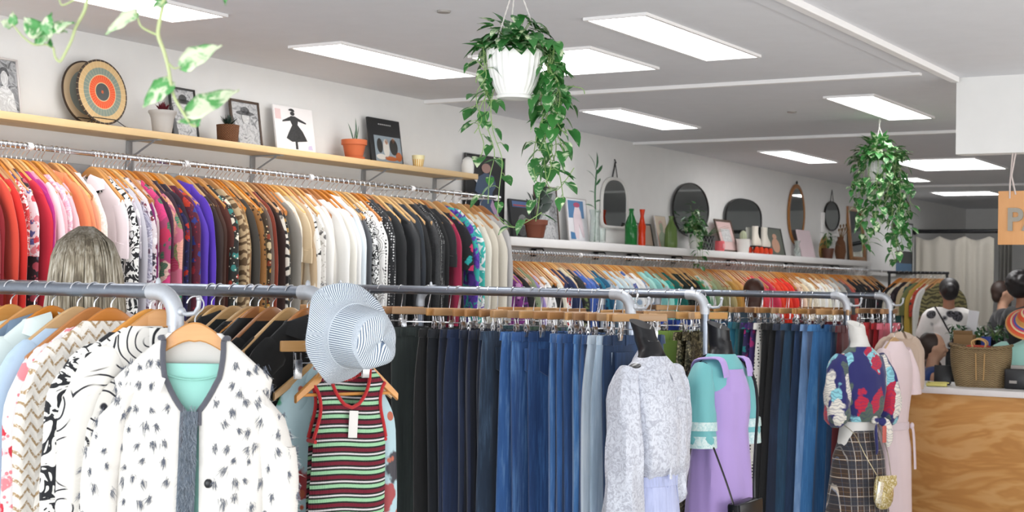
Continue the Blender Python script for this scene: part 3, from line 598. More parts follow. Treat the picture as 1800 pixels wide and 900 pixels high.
def hang_rack(i, lst, parts=True, rot=0.0, jit=.12, gname='clothes'):
    Y = RY[i]; prev = None
    for e in lst:
        px, desc, kind, key = e[:4]; o = e[4] if len(e) > 4 else {}
        mat = mk(key)
        full = desc + ' ' + kind; nb = f'right of the {prev}' if prev else 'leftmost there'
        low = kind in ('trousers', 'jeans', 'skirt')
        hw_ = .17 if low else .2; a = PI / 2 + rot + rnd.uniform(-jit, jit) * o.get('j', 1) + o.get('r', 0)
        # px is the image column of the near edge of the garment
        X = colY(px, Y - hw_ * math.cos(a - PI / 2), 1.45) + -(-hw_ * math.sin(-(a - PI / 2))) * 1.0
        loc = (X, Y, RR)
        if low:
            put_bottom(kind, loc, a, mat, short(f'{full} on the {RN[i]}, {nb}', f'{full}, {RN[i]}, {nb}', f'{full}, {nb}'), f'bottoms on the {RN[i]}', o.get('k'), o.get('sx', 1))
            clip_hanger((X, Y, RR), a + rnd.uniform(-.42, .42), short(f'clip hanger holding the {full}, {RN[i]}, {nb}', f'clip hanger with the {full}, {nb}', f'clip hanger with the {full}, {RN[i]}'), f'clip hangers on the {RN[i]}')
        else:
            put_garment(loc, a, mat, kind, short(f'{full} on the {RN[i]}, {nb}', f'{full}, {RN[i]}, {nb}', f'{full}, {nb}'), f'tops on the {RN[i]}', True, o.get('k'), o.get('sx', 1), o.get('sz', 1))
            put_hanger(loc, a, short(f'wooden hanger holding the {full}, {RN[i]}, {nb}', f'wooden hanger with the {full}, {nb}'), f'hangers on the {RN[i]}', o.get('hk'))
        prev = full
hang_rack(0, [(-210, 'navy', 'shirt', (P, '#4c5a70')), (-170, 'grey-blue', 'shirt', (P, '#8fa3b5')), (-130, 'steel grey', 'shirt', (P, '#7d8794')), (-95, 'sea-green white', 'blouse', (P, '#d7e6e2')), (-55, 'slate blue', 'shirt', (P, '#6f8398')), (-25, 'mint-white', 'blouse', (P, '#dde9e6')),
   (18, 'light blue', 'shirt', (P, '#b9cfe4')), (48, 'red-sprigged white', 'blouse', ('floral', '#f0ebeb', '#cf3344', '#e88a92')),
   (78, 'cream sequin zigzag', 'jacket', (('zigzag', '#efe9e0', '#a98c66'), {}), {'sx': 1.05}), (160, 'ivory swirl-pattern', 'jacket', (('swirl', '#ebe7e0', '#22232b'), {'sc': 1.0}), {'sx': 1.12, 'r': -.02})],
   rot=-.30, jit=.05)
hang_rack(1, [(280, 'black ribbed', 'jumper', ('knit', '#101114')), (300, 'inky', 'coat', (P, '#15171a')), (322, 'bottle-black', 'jacket', (P, '#141a1a')), (345, 'dark grey', 'coat', (P, '#1b1c1f')), (368, 'glossy black', 'jacket', ((P, '#0e0f12'), {'rough': .5})), (392, 'plain black', 'coat', (P, '#101215')), (425, 'long black', 'dress', (P, '#0c0d10')), (452, 'soot black', 'coat', (P, '#0d0e10'))], rot=-.2, jit=.1)
J = 'jeans'; T = 'trousers'; S = 'skirt'
hang_rack(2, [(430, 'coal', T, D('#15181c')), (470, 'ink-dark', J, D('#141b28')), (520, 'black-blue', J, D('#121a2a')), (575, 'faded black', T, D('#1c1d20')), (625, 'soft charcoal', T, D('#1b1e20')), (662, 'black slim', T, D('#121416')),
   (696, 'dark green-black wide', T, D('#2a3332'), {'r': -.45, 'j': 0, 'sx': 1.05}), (748, 'black cropped', T, D('#111214')), (762, 'near-black denim', J, D('#10161f')), (777, 'midnight', J, D('#16233d')), (793, 'deep indigo', J, D('#1a2b4c')), (812, 'navy denim', J, D('#172540')), (831, 'raw indigo', J, D('#14203a')), (846, 'dark rinsed', J, D('#1a2740')),
   (860, 'grey-navy faded', J, D('#22344a', '#4f6a85')), (888, 'bright mid-blue', J, D('#33619f', '#7fa9d6'), {'r': -.25, 'j': 0}), (908, 'classic blue', J, D('#2b5590', '#6a98cb'), {'r': -.1}), (928, 'deep blue back-pocket', J, D('#1f4274', '#3f6ea6'), {'r': -.42, 'j': 0}), (972, 'washed blue', J, D('#4272ad', '#8fb4dc')), (988, 'medium blue', J, D('#2f5c96')),
   (1003, 'storm blue', J, D('#264a7c')), (1016, 'sunny blue', J, D('#4478b2', '#93b9de')), (1030, 'dusky blue', J, D('#2b5184')), (1044, 'bleached white-blue', J, D('#c3d0dc', '#e3eaf0')), (1060, 'pale stonewashed', J, D('#a4b9cd', '#d3dee8')), (1062, 'ocean blue', J, D('#1f4170')), (1070, 'worn navy', J, D('#1d3556'), {'r': .1})], rot=-.08, jit=.34)
hang_rack(3, [(880, 'dark teal', S, (P, '#1d3f4a')), (930, 'hunter green', S, (P, '#21402f')), (985, 'jade print', S, ('floral', '#173b3a', '#2a8f86', '#1c2b4a')), (1040, 'black pleated', S, (P, '#16171a')), (1080, 'peacock', S, (P, '#17516a')), (1120, 'midnight blue', T, D('#131c30')), (1140, 'forest black', S, (P, '#1a221c')),
   (1146, 'lime green', S, (P, '#8aad4e'), {'k': 2, 'r': -.3, 'j': 0}), (1194, 'gold-olive sequin', S, (('sequin', '#2e2c20', '#5d573e', '#968d6c'), {}), {'k': 2, 'r': 0, 'j': 0}), (1206, 'bronze sequin', S, (('sequin', '#27251c', '#4d4733', '#877e60'), {}), {'k': 2, 'j': 0})], rot=-.05, jit=.25)
hang_rack(4, [(1130, 'black crepe', S, (P, '#121214')), (1165, 'royal blue pleated', S, (P, '#1f3f9a')), (1195, 'cobalt', S, (P, '#223f8c')), (1225, 'dark blue wool', S, (P, '#17284a')), (1250, 'blue chequered', S, (P, '#1e4a86')), (1268, 'peacock blue', S, (P, '#1d5d86')), (1282, 'turquoise blue', S, (P, '#2b7a94')), (1294, 'deep teal', S, (P, '#12555f')),
   (1308, 'fuchsia and teal print', S, ('floral', '#2a2050', '#b01f6f', '#1d7a80', '#5a2c90'), {'k': 2}), (1320, 'purple paisley', S, ('floral', '#3a2462', '#a5276f', '#2c2a6a'), {'k': 2}), (1331, 'leopard monochrome', S, (('dots', '#e5e2dc', '#1b1b1d'), {'sc': 1.2}), {'k': 2}), (1342, 'jet black long', S, (P, '#0e0f12'), {'k': 2}), (1355, 'black pencil', S, (P, '#131417'), {'k': 2}),
   (1366, 'dark indigo', S, D('#17243c'), {'k': 2}), (1380, 'teal denim', S, D('#1f3f5a'), {'k': 2}), (1395, 'navy denim', S, D('#1b3354'), {'k': 2}), (1411, 'chambray', S, D('#6f94c4', '#9bb7dc'), {'k': 2}), (1430, 'mid-blue denim panelled', S, D('#3672ad', '#5c95c9'), {'k': 2, 'r': -.35}), (1462, 'steel-blue denim', S, D('#1d3a5c'), {'k': 2}), (1474, 'dark wine', S, (P, '#5c1820'), {'k': 2})], rot=-.05, jit=.25)
hang_rack(5, [(1400, 'claret', S, (P, '#5f1622')), (1440, 'oxblood', S, (P, '#6e1a22')), (1478, 'brick', S, (P, '#8a2226')), (1496, 'dark red', S, (P, '#8e1720')), (1508, 'scarlet', S, (P, '#b5121c'), {'k': 2}), (1521, 'pillar-box red', S, (P, '#c4101c'), {'k': 2, 'r': -.2}), (1534, 'cherry', S, (P, '#ad1420'), {'k': 2}), (1545, 'rose pink', S, (P, '#d8697c'), {'k': 2, 'r': -.2})], rot=-.05, jit=.25)
# ---------------------------------------------------------------- outfits on the rack ends
UP = Vector((0, 0, 1))
def frame(loc, rz): return Matrix.Translation(loc) @ Matrix.Rotation(rz, 4, 'Z')
# --- tufted white jacket over a mint top, on the first rack's coat hook
hp = Vector((-2.91, 3.07, ZR - .008)); hz = math.radians(38)
HL = Vector((-2.905, 3.05, 1.545))
g = empty('tufted_jacket', HL, hz, 'open fuzzy white jacket with dark tufts and grey fur placket, front left', 'jacket'); g.scale = (.94, .94, 1)
CREAM = fab(P, '#e4e0da'); ht = lambda x: htop(min(abs(x), .24))
def jk(s, side, u):   # s 0..1 down, u 0 (front edge) .. 1 (side seam)
    pass
def jacket_shell():
    b = MB(); N = 48; rows = 30
    def pt(uu, v):
        # uu 0..1 runs from one front edge around the back to the other front edge
        gap = .072 * max(0, 1 - (v / .25) ** 1.6) + .012           # open neckline narrowing into the placket
        if v > .25: gap = .012 + .01 * (v - .25)
        s = min(1, v / .13); x_n = .078
        if v < .13: a = x_n + (.232 - x_n) * s
        else: a = .232 + .035 * (v - .13) / .87 - .012 * math.sin(min(1, (v - .13) * 5) * PI)
        z = (ht(a) + .012) if v < .13 else ht(.225) + .012 - (v - .13) * .78
        th = .02 + .045 * min(1, v * 3.2)
        g0 = min(.9, math.asin(min(.98, gap / a)) if a > gap else 1.4)
        t = -PI / 2 + g0 + uu * (2 * PI - 2 * g0); x = a * se(math.cos(t), .8); y = th * se(math.sin(t), .85)
        f = .014 * min(1, v * 2.5); y += f * math.sin(27 * x + 2.2 * v + .6) + f * .5 * math.sin(51 * x + 1) 
        if y < 0: y -= .01 * math.sin(14 * abs(x) - .6)
        dip = .10 * max(0, 1 - abs(x) / .11) * max(0, 1 - v / .13) if y < 0 else 0
        return Vector((x, y, z - dip * .0))
    b.grid(lambda u, v: pt(u, v), 60, 44); return b, pt
sh, jpt = jacket_shell(); sh.obj('body', CREAM, g)
slA = []
for s in (-1, 1):
    b = MB(); rs = []; M = 20; N = 22
    def sp(i, j, s=s):
        k = i / M; rr = .085 - .022 * k; c = Vector((s * (.20 + .062 * math.sin(min(1, k * 2.2) * PI / 2)), -.012 - .02 * math.sin(k * 2.5), ht(.225) - .03 - .60 * k)); t = 2 * PI * j / N
        if i == 0: rr *= .45
        return c + Vector((rr * .72 * math.cos(t), rr * .62 * math.sin(t) * (1 + .1 * math.sin(4 * t + k * 3)), (.04 * -s * math.cos(t) if i < 5 else 0) + (.012 if i == 0 else 0)))
    for i in range(M + 1): rs.append([sp(i, j) for j in range(N)])
    b.rings(rs); b.obj('sleeve', CREAM, g); slA.append(sp)
# dark binding round the neckline
EDGE = fab(P, '#55565f')
L_ = [jpt(0, v / 40) + Vector((0, -.004, 0)) for v in range(1, 13)]; R_ = [jpt(1, v / 40) + Vector((0, -.004, 0)) for v in range(1, 16)]
bk = [jpt(u / 20, .018) + Vector((0, 0, .002)) for u in range(1, 20)]
MB().tube(list(reversed(R_[:1])) + list(reversed(bk)) if False else L_, .0085, 8).tube(R_, .0085, 8).tube([L_[0]] + [b_ for b_ in bk] + [R_[0]], .0085, 8).obj('neck_binding', EDGE, g)
# grey fur placket on the wearer's right front edge, built as many short hairs
fr = random.Random(3); fb = MB()
side0 = 1 if jpt(1, .5).x < 0 else 0
def fur(b, p, n_, L, r, cnt, sp_, down=.6):
    for _ in range(cnt):
        q = p + Vector((fr.uniform(-sp_, sp_), fr.uniform(-.003, .003), fr.uniform(-sp_, sp_))); d = (n_ + Vector((fr.uniform(-.6, .6), fr.uniform(-.2, .2), fr.uniform(-1, .2) * down))).normalized()
        e = q + d * L * fr.uniform(.6, 1.2); t = d.cross(Vector((fr.uniform(-1, 1), .3, fr.uniform(-1, 1)))).normalized() * r
        m = (q + e) / 2 + Vector((0, 0, -.002)); b.add([q - t, q + t, m + t * .7, m - t * .7, e], [(0, 1, 2, 3), (3, 2, 4)])
base = MB(); pts = []
for k in range(40):
    v = .25 + .74 * k / 39; p = jpt(side0, v); pts.append(p + Vector((.016, -.006, 0)))
base.tube(pts, .026, 8, flat=.3, up=Vector((1, 0, 0))); base.obj('placket', fab(P, '#5a6470'), g)
for p in pts:
    for k in range(2): fur(fb, p + Vector((0, -.005, fr.uniform(-.008, .008))), Vector((fr.uniform(-.5, .5), -.5, -.6)), .022, .0009, 24, .022)
tag(fb.obj('placket_fur', fab(P, '#8b949e'), g, False), kind='stuff')
tb = MB(); TUFT = fab(P, '#5f6470')
pts2 = []
for a in range(26):
    for q in range(13):
        u = (a + .5 + fr.uniform(-.33, .33) + .5 * (q % 2)) / 26; v = .10 + .86 * (q + fr.uniform(-.3, .3)) / 13
        if 0.02 < u < .98 and v > .06:
            p = jpt(u, v)
            if p.y < .02: pts2.append((p, Vector((0, -1, 0))))
for sp in slA:
    for i in range(1, 20, 2):
        for j in range(0, 22, 4):
            p = sp(i + fr.uniform(-.5, .5), j + fr.uniform(-1, 1) + (i // 2 % 2) * 2)
            if p.y < .02: pts2.append((p, Vector((p.x * .6, -.8, 0)).normalized()))
for p, n_ in pts2:
    ks = fr.uniform(.6, 1.25); tw = fr.gauss(0, .006)
    for _ in range(26):
        q = p + Vector((fr.gauss(0, .0042 * ks), -.002, fr.gauss(.002, .0055 * ks))); e = q + Vector((fr.gauss(tw, .005), -.002 - abs(fr.gauss(0, .002)), -fr.uniform(.004, .026) * ks)); t = Vector((fr.uniform(.0003, .0009), 0, 0))
        m = (q + e) / 2; tb.add([q - t, q + t, m + t, m - t, e], [(0, 1, 2, 3), (3, 2, 4)])
tag(tb.obj('tufts', TUFT, g, False), kind='stuff')
lh = MB()
for _ in range(900):
    if fr.random() < .55:
        s_ = fr.randrange(2); p = slA[s_](fr.uniform(1, 19), fr.choice([0, 10, 11, 12, 21, 1, 14, 19]) + fr.uniform(-1, 1))
    else: p = jpt(fr.random(), fr.uniform(.12, 1))
    d = Vector((p.x * 2.5 + fr.gauss(0, .3), -.5 + fr.gauss(0, .5), fr.gauss(-.3, .5))).normalized() * fr.uniform(.012, .03); t = Vector((0, 0, .0004)); lh.add([p - t, p + t, p + d], [(0, 1, 2)])
tag(lh.obj('loose_hairs', fab(P, '#f6f4f0'), g, False), kind='stuff')
for v in (.50, .70, .9):
    p = jpt(1 - side0, v); MB().ball((p.x + .03, p.y - .03, p.z), (.012, .006, .013), 12, 8).obj('button', BLACK, g)
put_hanger(HL, hz, 'wooden hanger with hooked neck carrying the tufted white jacket, front left', 'hangers on the rack ends', 0)
m = torso_mb(41, .74, .19, .17, .022, .006, .10); mt = m.obj('tank_top', fab(P, '#9fd9cd')); mt.location = HL + Vector((0.0, 0.0, -.062)); mt.rotation_euler = (0, 0, hz); mt.scale = (.86, .9, 1)
tag(mt, 'plain mint green top worn inside the open tufted white jacket', 'top')
MB().tube([(x / 40, -.028 - .001, ht(.1) + .012 - .05 + .38 * (x / 40) ** 2 * 5) for x in range(-5, 6)], .003, 6).obj('neck_binding', fab(P, '#8fcabd'), mt)
lb = MB().bbox((-.085, -.085, -.245), (.02, .002, .05), .001, Matrix.Rotation(.35, 3, 'Y')); o = lb.obj('price_tag', TAGM); o.location = HL; o.rotation_euler = (0, 0, hz); tag(o, 'small white price tag at the neckline of the tufted jacket', 'tag')
# --- black and cream patterned jackets just behind it on the first rack
for px, lab, key, a in ((262, 'cream jacket with black cave-art pattern just behind the nearest rack post', ('swirl', '#efece6', '#17181c'), -.15), (330, 'black and white spotted jacket behind the right shoulder of the tufted jacket', ('splash', '#e9e6e0', '#1c1d22', '#e9e6e0', '#1c1d22'), 0)):
    X = colY(px + 20, 3.07, 1.4) if px < 300 else -3.09
    loc = (X if px < 300 else -3.10, 3.07, RR)
    put_garment(loc, PI / 2 - .45 + a, mk(key), 'jacket', lab, 'tops on the nearest pipe rack', True, 1 if px < 300 else 2, 1.1)
    put_hanger(loc, PI / 2 - .45 + a, 'wooden hanger under the ' + ' '.join(lab.split()[:12]), 'hangers on the nearest pipe rack', 0)
# --- black fluffy coat at the end of the second rack
def fluffy(loc, rz, label):
    g = put_garment(loc, rz, fab(P, '#0b0c0e'), 'coat', label, 'tops on the second pipe rack', True, 4, 1.12)
    b = MB(); t9 = torso_mb(4, .8, .216, .26, .04, .01, .1)
    for _ in range(3600):
        p = Vector(fr.choice(t9.v)) + Vector((fr.gauss(0, .012), 0, fr.gauss(0, .015))); d = Vector((p.x * 1.5 + fr.gauss(0, .4), p.y * 10 + fr.gauss(0, .5), fr.gauss(-.3, .5))).normalized() * fr.uniform(.01, .026); t = Vector((.0005, .0003, .0006)); b.add([p - t, p + t, p + d], [(0, 1, 2)])
    tag(b.obj('pile', fab(P, '#141518'), g, False), kind='stuff')
fluffy((-3.28, 3.74, RR), PI / 2 - .5, 'black fluffy coat between the tufted jacket and the striped vest')
put_hanger((-3.28, 3.74, RR), PI / 2 - .5, 'wooden hanger carrying the black fluffy coat beside the striped vest', 'hangers on the second pipe rack', 0)
# --- striped ribbed vest with floral blouse behind it, on the second rack's hook
VZ = math.radians(64); VL = Vector((-2.885, 3.725, 1.45))
t = NT('striped_rib_knit'); raw = t.co(False); X3 = t.xyz(raw)
zz = t.math('ADD', X3[2], t.math('MULTIPLY', t.math('SINE', t.math('MULTIPLY', X3[0], 22)), .004)); fr_ = t.math('FRACT', t.math('MULTIPLY', zz, 23))
cols = ['#7d1730', '#7d1730', '#1e2420', '#a9dcb0', '#a9dcb0', '#2c3a30', '#e8e2e4', '#1e2420']
RIB = t.fin(t.ramp(fr_, [(i / 8, srgb(c)) for i, c in enumerate(cols)], True), .85, 0, t.math('SINE', t.math('MULTIPLY', X3[0], 1300)), .6, .002)
RED = fab('knit', '#c31f24', sc=.4)
def vest(mat, L=.72):
    root = empty('striped_vest', VL, VZ, 'red, green and white striped ribbed vest with red edging below the striped hat', 'vest')
    def outer(z):   # armhole edge half width at drop z
        if z < .25: return .150 - .052 * math.sin(min(1, z / .25) * PI) ** 1.0 * .5 - .02 * (z / .25) * 0
        return .150 + .012 * min(1, (z - .25) * 5)
    def inner(z, nd): return .088 * math.sqrt(max(0, 1 - (z / nd) ** 2.2)) if z < nd else 0
    def sheet(front):
        b = MB(); nd = .155 if front else .07; ys = -1 if front else 1
        def P_(x, z):
            th = .010 + .035 * min(1, z * 4)
            ed = math.sqrt(max(0, 1 - (x / .165) ** 2)); 
            return Vector((x, ys * (th * ed) + .008 * math.sin(x * 30 + z * 3), -.10 - z - .10 * (max(0, abs(x) - .05) / .12) ** 1.3 * max(0, 1 - z / .2)))
        for s in (-1, 1):
            def f(u, v, s=s):
                z = L * v; i_ = inner(z, nd); o_ = outer(z); return P_(s * (i_ + (o_ - i_) * u), z)
            b.grid(f, 12, 60)
        edge = MB()
        nk = [P_(s_ * inner(nd * q / 14, nd), nd * q / 14) + Vector((0, ys * .002, 0)) for s_, rng in ((-1, range(15)), (1, range(13, -1, -1))) for q in rng]
        edge.tube(nk, .0065, 8)
        for s in (-1, 1):
            edge.tube([P_(s * outer(.25 * q / 16), .25 * q / 16) + Vector((s * .001, ys * .002, 0)) for q in range(17)], .0065, 8)
        return b, edge
    for f_ in (True, False):
        b, e = sheet(f_); b.obj('front' if f_ else 'back', mat, root); e.obj('edging', RED, root)
    for s in (-1, 1): MB().tube([(s * .150, y / 10 * .03, -.352 - .006) for y in range(-10, 11)], .0065, 8).obj('edging', RED, root)
    MB().bbox((-.005, -.052, -.305), (.038, .0015, .085), .0006, Matrix.Rotation(.05, 3, 'Y')).obj('price_tag', TAGM, root)
    return root
vest(RIB).scale = (.82, .95, 1)
h = inst(HANG[3], 'clothes_hanger'); h.scale = (.9, 1, 1); h.location = VL; h.rotation_euler = (0, 0, VZ); tag(h, 'pale wooden hanger with trouser bar holding the striped vest and floral blouse', 'hanger', 'hangers on the rack ends'); inst(HOOK, 'hook', h)
FL = fab('floral', '#b4d3dc', '#a3373c', '#23202e', '#3f9a78', '#b85a3c', sc=.42, rough=.45)
put_garment(VL + Vector((-.08, .03, -.0)), VZ - .12, FL, 'blouse', 'pale blue satin blouse with big red flowers hanging behind the striped vest', 'tops on the second pipe rack', True, 2, .80)
put_hanger(VL + Vector((-.08, .03, -.0)), VZ - .12, 'wooden hanger of the pale blue floral blouse behind the striped vest', 'hangers on the rack ends', 1)
clip_hanger((-2.90, 3.66, 1.515), math.radians(62), 'empty wooden clip hanger jutting out left of the striped hat', 'clip hangers on the rack ends')
# --- striped bucket hat hung over the rack end
t = NT('ticking_stripe'); uvn = t.n('ShaderNodeAttribute', attribute_name='st').outputs['Vector']; X3 = t.xyz(uvn)
st = t.step(t.math('SINE', t.math('MULTIPLY', X3[0], 6.2832)), 0.15, .25)
HATM = t.fin(t.mix(st, srgb('#dfe6ec'), srgb('#5f6f86')), .85, 0, t.noise(t.co(), 400), .1, .001)
def hat():
    b = MB(); n = 72; rs = []; st_ = []
    prof = [(0.004, .135), (.03, .135), (.06, .131), (.08, .118), (.090, .095), (.094, .05), (.097, .012), (.099, .0), (.112, -.012), (.126, -.024), (.142, -.034), (.156, -.043), (.158, -.046), (.154, -.044), (.10, -.012)]
    for i, (r, z) in enumerate(prof):
        row = []
        for j in range(n):
            a = 2 * PI * j / n; wob = 0.0
            if i >= 8: wob = (r - .09) * (.35 * math.sin(2 * a + .5) + .16 * math.sin(5 * a))
            if i <= 6: wob = .006 * math.sin(3 * a + z * 30)
            if 3 <= i <= 6: r2 = r * (1 + .02 * math.sin(6 * a))
            else: r2 = r
            row.append(Vector((r2 * math.cos(a) * 1.0, r2 * math.sin(a), z + wob - (.018 * math.cos(a - .6) ** 2 if i < 4 else 0))))
        rs.append(row)
    b.rings(rs, True, (True, False))
    me = b.data('hat_body', HATM); at_ = me.attributes.new('st', 'FLOAT_VECTOR', 'POINT')
    for i in range(len(prof)):
        for j in range(n):
            a = 2 * PI * j / n; v = rs[i][j]
            if i <= 3: s_ = v.x * 150
            elif i <= 7: s_ = a * 14 + 0 
            else: s_ = (math.degrees(a) % 60) * .38 + (i - 8) * 1.1
            at_.data[i * n + j].vector = (s_, 0, 0)
    o = inst(me, 'striped_hat'); return o, rs
ho, hrs = hat()
HC = at(628, 592, 4.50)
ax = (RT.transposed() @ Vector((.74, .10, -.66))).normalized()     # crown points right, a little up and towards the room
ho.location = HC - ax * .02; ho.rotation_mode = 'QUATERNION'; ho.rotation_quaternion = ax.to_track_quat('Z', 'Y')
tag(ho, 'blue and white striped cotton bucket hat hanging on the second rack end', 'hat')
fg = MB()
for j in range(0, 72):
    for _ in range(3):
        p = hrs[12][j] + Vector((fr.gauss(0, .002), fr.gauss(0, .002), 0)); d = Vector((p.x, p.y, -.03)).normalized() * fr.uniform(.004, .012) + Vector((0, 0, fr.gauss(0, .003))); tt = Vector((0, 0, .0006)); fg.add([p - tt, p + tt, p + d], [(0, 1, 2)])
tag(fg.obj('frayed_edge', fab(P, '#c9d2da'), ho, False), kind='stuff')
MB().tube([hrs[7][j] * 1.01 for j in list(range(72)) + [0]], .002, 6).obj('seam', HATM, ho)
# --- bust forms and their outfits
def body_rings(spec, N=40, fold=0.0, nf=26, seed=0, open_=False):
    r_ = random.Random(seed); ph = r_.uniform(0, 6); rs = []
    for i, (z, a, bf, bb, dx, dy) in enumerate(spec):
        r = []; s = i / len(spec)
        for j in range(N):
            t = 2 * PI * j / N; x = a * se(math.cos(t), .9); y = (bf if math.sin(t) < 0 else bb) * se(math.sin(t), .9)
            f = fold * min(1, s * 1.5); k = 1 + f * (math.sin(nf / 4 * t * 1.0 // 1 * 0 + 5 * t + ph) * .6 + math.sin(9 * t + ph * 2 + z * 4) * .5 + .4 * math.sin(14 * t + z * 9)) / max(a, .01)
            r.append((x * k + dx, y * k + dy, z))
        rs.append(r)
    return rs
def smooth_spec(sp, n):
    out = []
    for i in range(n):
        t = i / (n - 1) * (len(sp) - 1); k = min(int(t), len(sp) - 2); f = t - k; f = f * f * (3 - 2 * f) * .5 + f * .5
        out.append(tuple(sp[k][q] * (1 - f) + sp[k + 1][q] * f for q in range(6)))
    return out
BUST = [(.045, .055, .062, .058, 0, .01), (.0, .054, .06, .056, 0, .008), (-.06, .058, .06, .056, 0, 0), (-.10, .085, .058, .055, 0, 0), (-.13, .15, .07, .062, 0, 0), (-.17, .185, .085, .07, 0, 0), (-.25, .18, .115, .078, 0, 0), (-.33, .165, .125, .078, 0, 0), (-.42, .138, .09, .07, 0, 0), (-.50, .125, .078, .068, 0, 0), (-.58, .15, .085, .09, 0, 0), (-.70, .17, .09, .1, 0, 0)]
def bust(name, loc, rz, mat, label, tilt=(0, 0)):
    b = MB().rings(body_rings(smooth_spec(BUST, 40)), True, (True, True))
    for v in range(len(b.v)):
        x, y, z = b.v[v]
        if z > -.08: b.v[v] = (x + tilt[0] * (z + .08), y + tilt[1] * (z + .08), z + (.35 * y if z > -.01 else 0))
    o = b.obj(name, mat); o.location = loc; o.rotation_euler = (0, 0, rz); tag(o, label, 'mannequin', 'bust forms hanging on the rack ends')
    MB().tube([(0, .01, -.01), (0, .012, .03), (0, .0, .055), (0, -.02, .06), (0, -.03, .045)], .003, 8).obj('hanging_loop', CHROME, o); return o
def puff(b, pts, rad, N=18, flat=.8, fold=.1, seed=0):
    ph = random.Random(seed).uniform(0, 6); n0 = len(b.v); b.tube(pts, rad, N)
    for i in range(len(pts)):
        c = Vector(pts[i])
        for j in range(N):
            v = Vector(b.v[n0 + i * N + j]); k = 1 + fold * math.sin(5 * 2 * PI * j / N + ph + i * .5) * (0 if i == 0 else 1) + .04 * math.sin(i * 1.7 + ph); b.v[n0 + i * N + j] = tuple(c + (v - c) * k)
    return b
def lerp_path(pts, n):
    out = []
    for i in range(n):
        t = i / (n - 1) * (len(pts) - 1); k = min(int(t), len(pts) - 2); f = t - k
        p0 = Vector(pts[max(k - 1, 0)]); p1 = Vector(pts[k]); p2 = Vector(pts[k + 1]); p3 = Vector(pts[min(k + 2, len(pts) - 1)])
        out.append(.5 * ((2 * p1) + (-p0 + p2) * f + (2 * p0 - 5 * p1 + 4 * p2 - p3) * f * f + (-p0 + 3 * p1 - 3 * p2 + p3) * f ** 3))
    return out
def lerp1(a, n):
    return [a[min(int(i / (n - 1) * (len(a) - 1)), len(a) - 2)] * (1 - (i / (n - 1) * (len(a) - 1) - min(int(i / (n - 1) * (len(a) - 1)), len(a) - 2))) + a[min(int(i / (n - 1) * (len(a) - 1)), len(a) - 2) + 1] * (i / (n - 1) * (len(a) - 1) - min(int(i / (n - 1) * (len(a) - 1)), len(a) - 2)) for i in range(n)]
def collar_flaps(R, mat, root, z0, drop=.07, col_r=.06):
    for s in (-1, 1):
        def f(u, v, s=s):
            a = PI / 2 - s * 0 + s * u * (PI - .25); x = s * 0 + col_r * math.sin(u * (PI - .25)) * s; y = col_r * math.cos(u * (PI - .25))
            return Vector((x * (1 + .65 * v), y * (1 + .6 * v) - .025 * v * u, z0 - .02 * u + .018 * (1 - v) - v * drop * (.35 + .65 * u) - .03 * u))
        MB().grid(f, 16, 6).obj('collar', mat, root)
BLKF = plain('black_bust_form', '#17181c', .3); WHTF = plain('white_bust_form', '#e4e2de', .5)
# silver blouse outfit (third rack end)
B3 = at(1146, 590, 6.30); a3 = math.radians(76)
bust('bust_form', B3, a3, BLKF, 'black bust form inside the silver patterned blouse', (0, .45))
SIL = fab('jacquard', '#d3d7e2', '#b0b3c0')
g = empty('silver_blouse', B3, a3, 'silver-white jacquard long-sleeved blouse on a black bust form', 'blouse', 'outfits on the rack ends')
sp = [(-.085, .066, .07, .066, 0, 0), (-.12, .125, .082, .075, 0, 0), (-.15, .18, .095, .083, 0, 0), (-.24, .20, .13, .095, 0, 0), (-.34, .19, .145, .095, 0, 0), (-.46, .185, .14, .095, 0, 0), (-.55, .175, .125, .09, 0, -.01), (-.60, .135, .09, .078, 0, 0), (-.62, .128, .083, .075, 0, 0)]
MB().rings(body_rings(smooth_spec(sp, 40), 56, .010, seed=2), True, (False, False)).obj('body', SIL, g)
for s, pt_ in ((-1, [(-.16, 0, -.15), (-.205, -.01, -.24), (-.225, -.03, -.45), (-.235, -.04, -.70), (-.24, -.04, -.82), (-.235, -.04, -.86)]), (1, [(.16, 0, -.15), (.205, .02, -.24), (.215, .04, -.42), (.21, .05, -.58), (.20, .05, -.70), (.2, .05, -.74)])):
    puff(MB(), lerp_path(pt_, 18), lerp1([.05, .07, .082, .092, .09, .035], 18), 20, fold=.12, seed=s + 5).obj('sleeve', SIL, g)
collar_flaps(None, SIL, g, -.06, .08)
MB().tube([(0, -.075 - .055 * math.sin(min(1, k / 9) * PI / 2), -.10 - .05 * k) for k in range(11)], .010, 8, flat=.3, up=Vector((1, 0, 0))).obj('placket', SIL, g)
MB().bbox((.085, -.13, -.27), (.085, .006, .02), .002, Matrix.Rotation(.15, 3, 'Y')).obj('pocket_flap', SIL, g)
LD = fab('denim', '#b5bde2', '#ccd2f0')
g = empty('lilac_denim_skirt', B3, a3, 'pale lilac denim skirt under the silver blouse', 'skirt', 'outfits on the rack ends')
sp = [(-.595, .138, .095, .085, 0, 0), (-.64, .148, .10, .092, 0, 0), (-.75, .178, .11, .105, 0, 0), (-1.0, .2, .115, .11, 0, 0), (-1.2, .205, .12, .11, 0, 0)]
MB().rings(body_rings(smooth_spec(sp, 24), 48, .004, seed=4), True, (False, False)).obj('body', LD, g)
MB().rings(body_rings([(-.59, .139, .096, .086, 0, 0), (-.592, .143, .1, .09, 0, 0), (-.632, .15, .105, .097, 0, 0), (-.634, .144, .1, .09, 0, 0)], 48), True, (False, False)).obj('waistband', LD, g)
for x in (-.08, .02, .11): MB().bbox((x, -.106 + abs(x) * .28, -.612), (.014, .006, .055), .002).obj('belt_loop', LD, g)
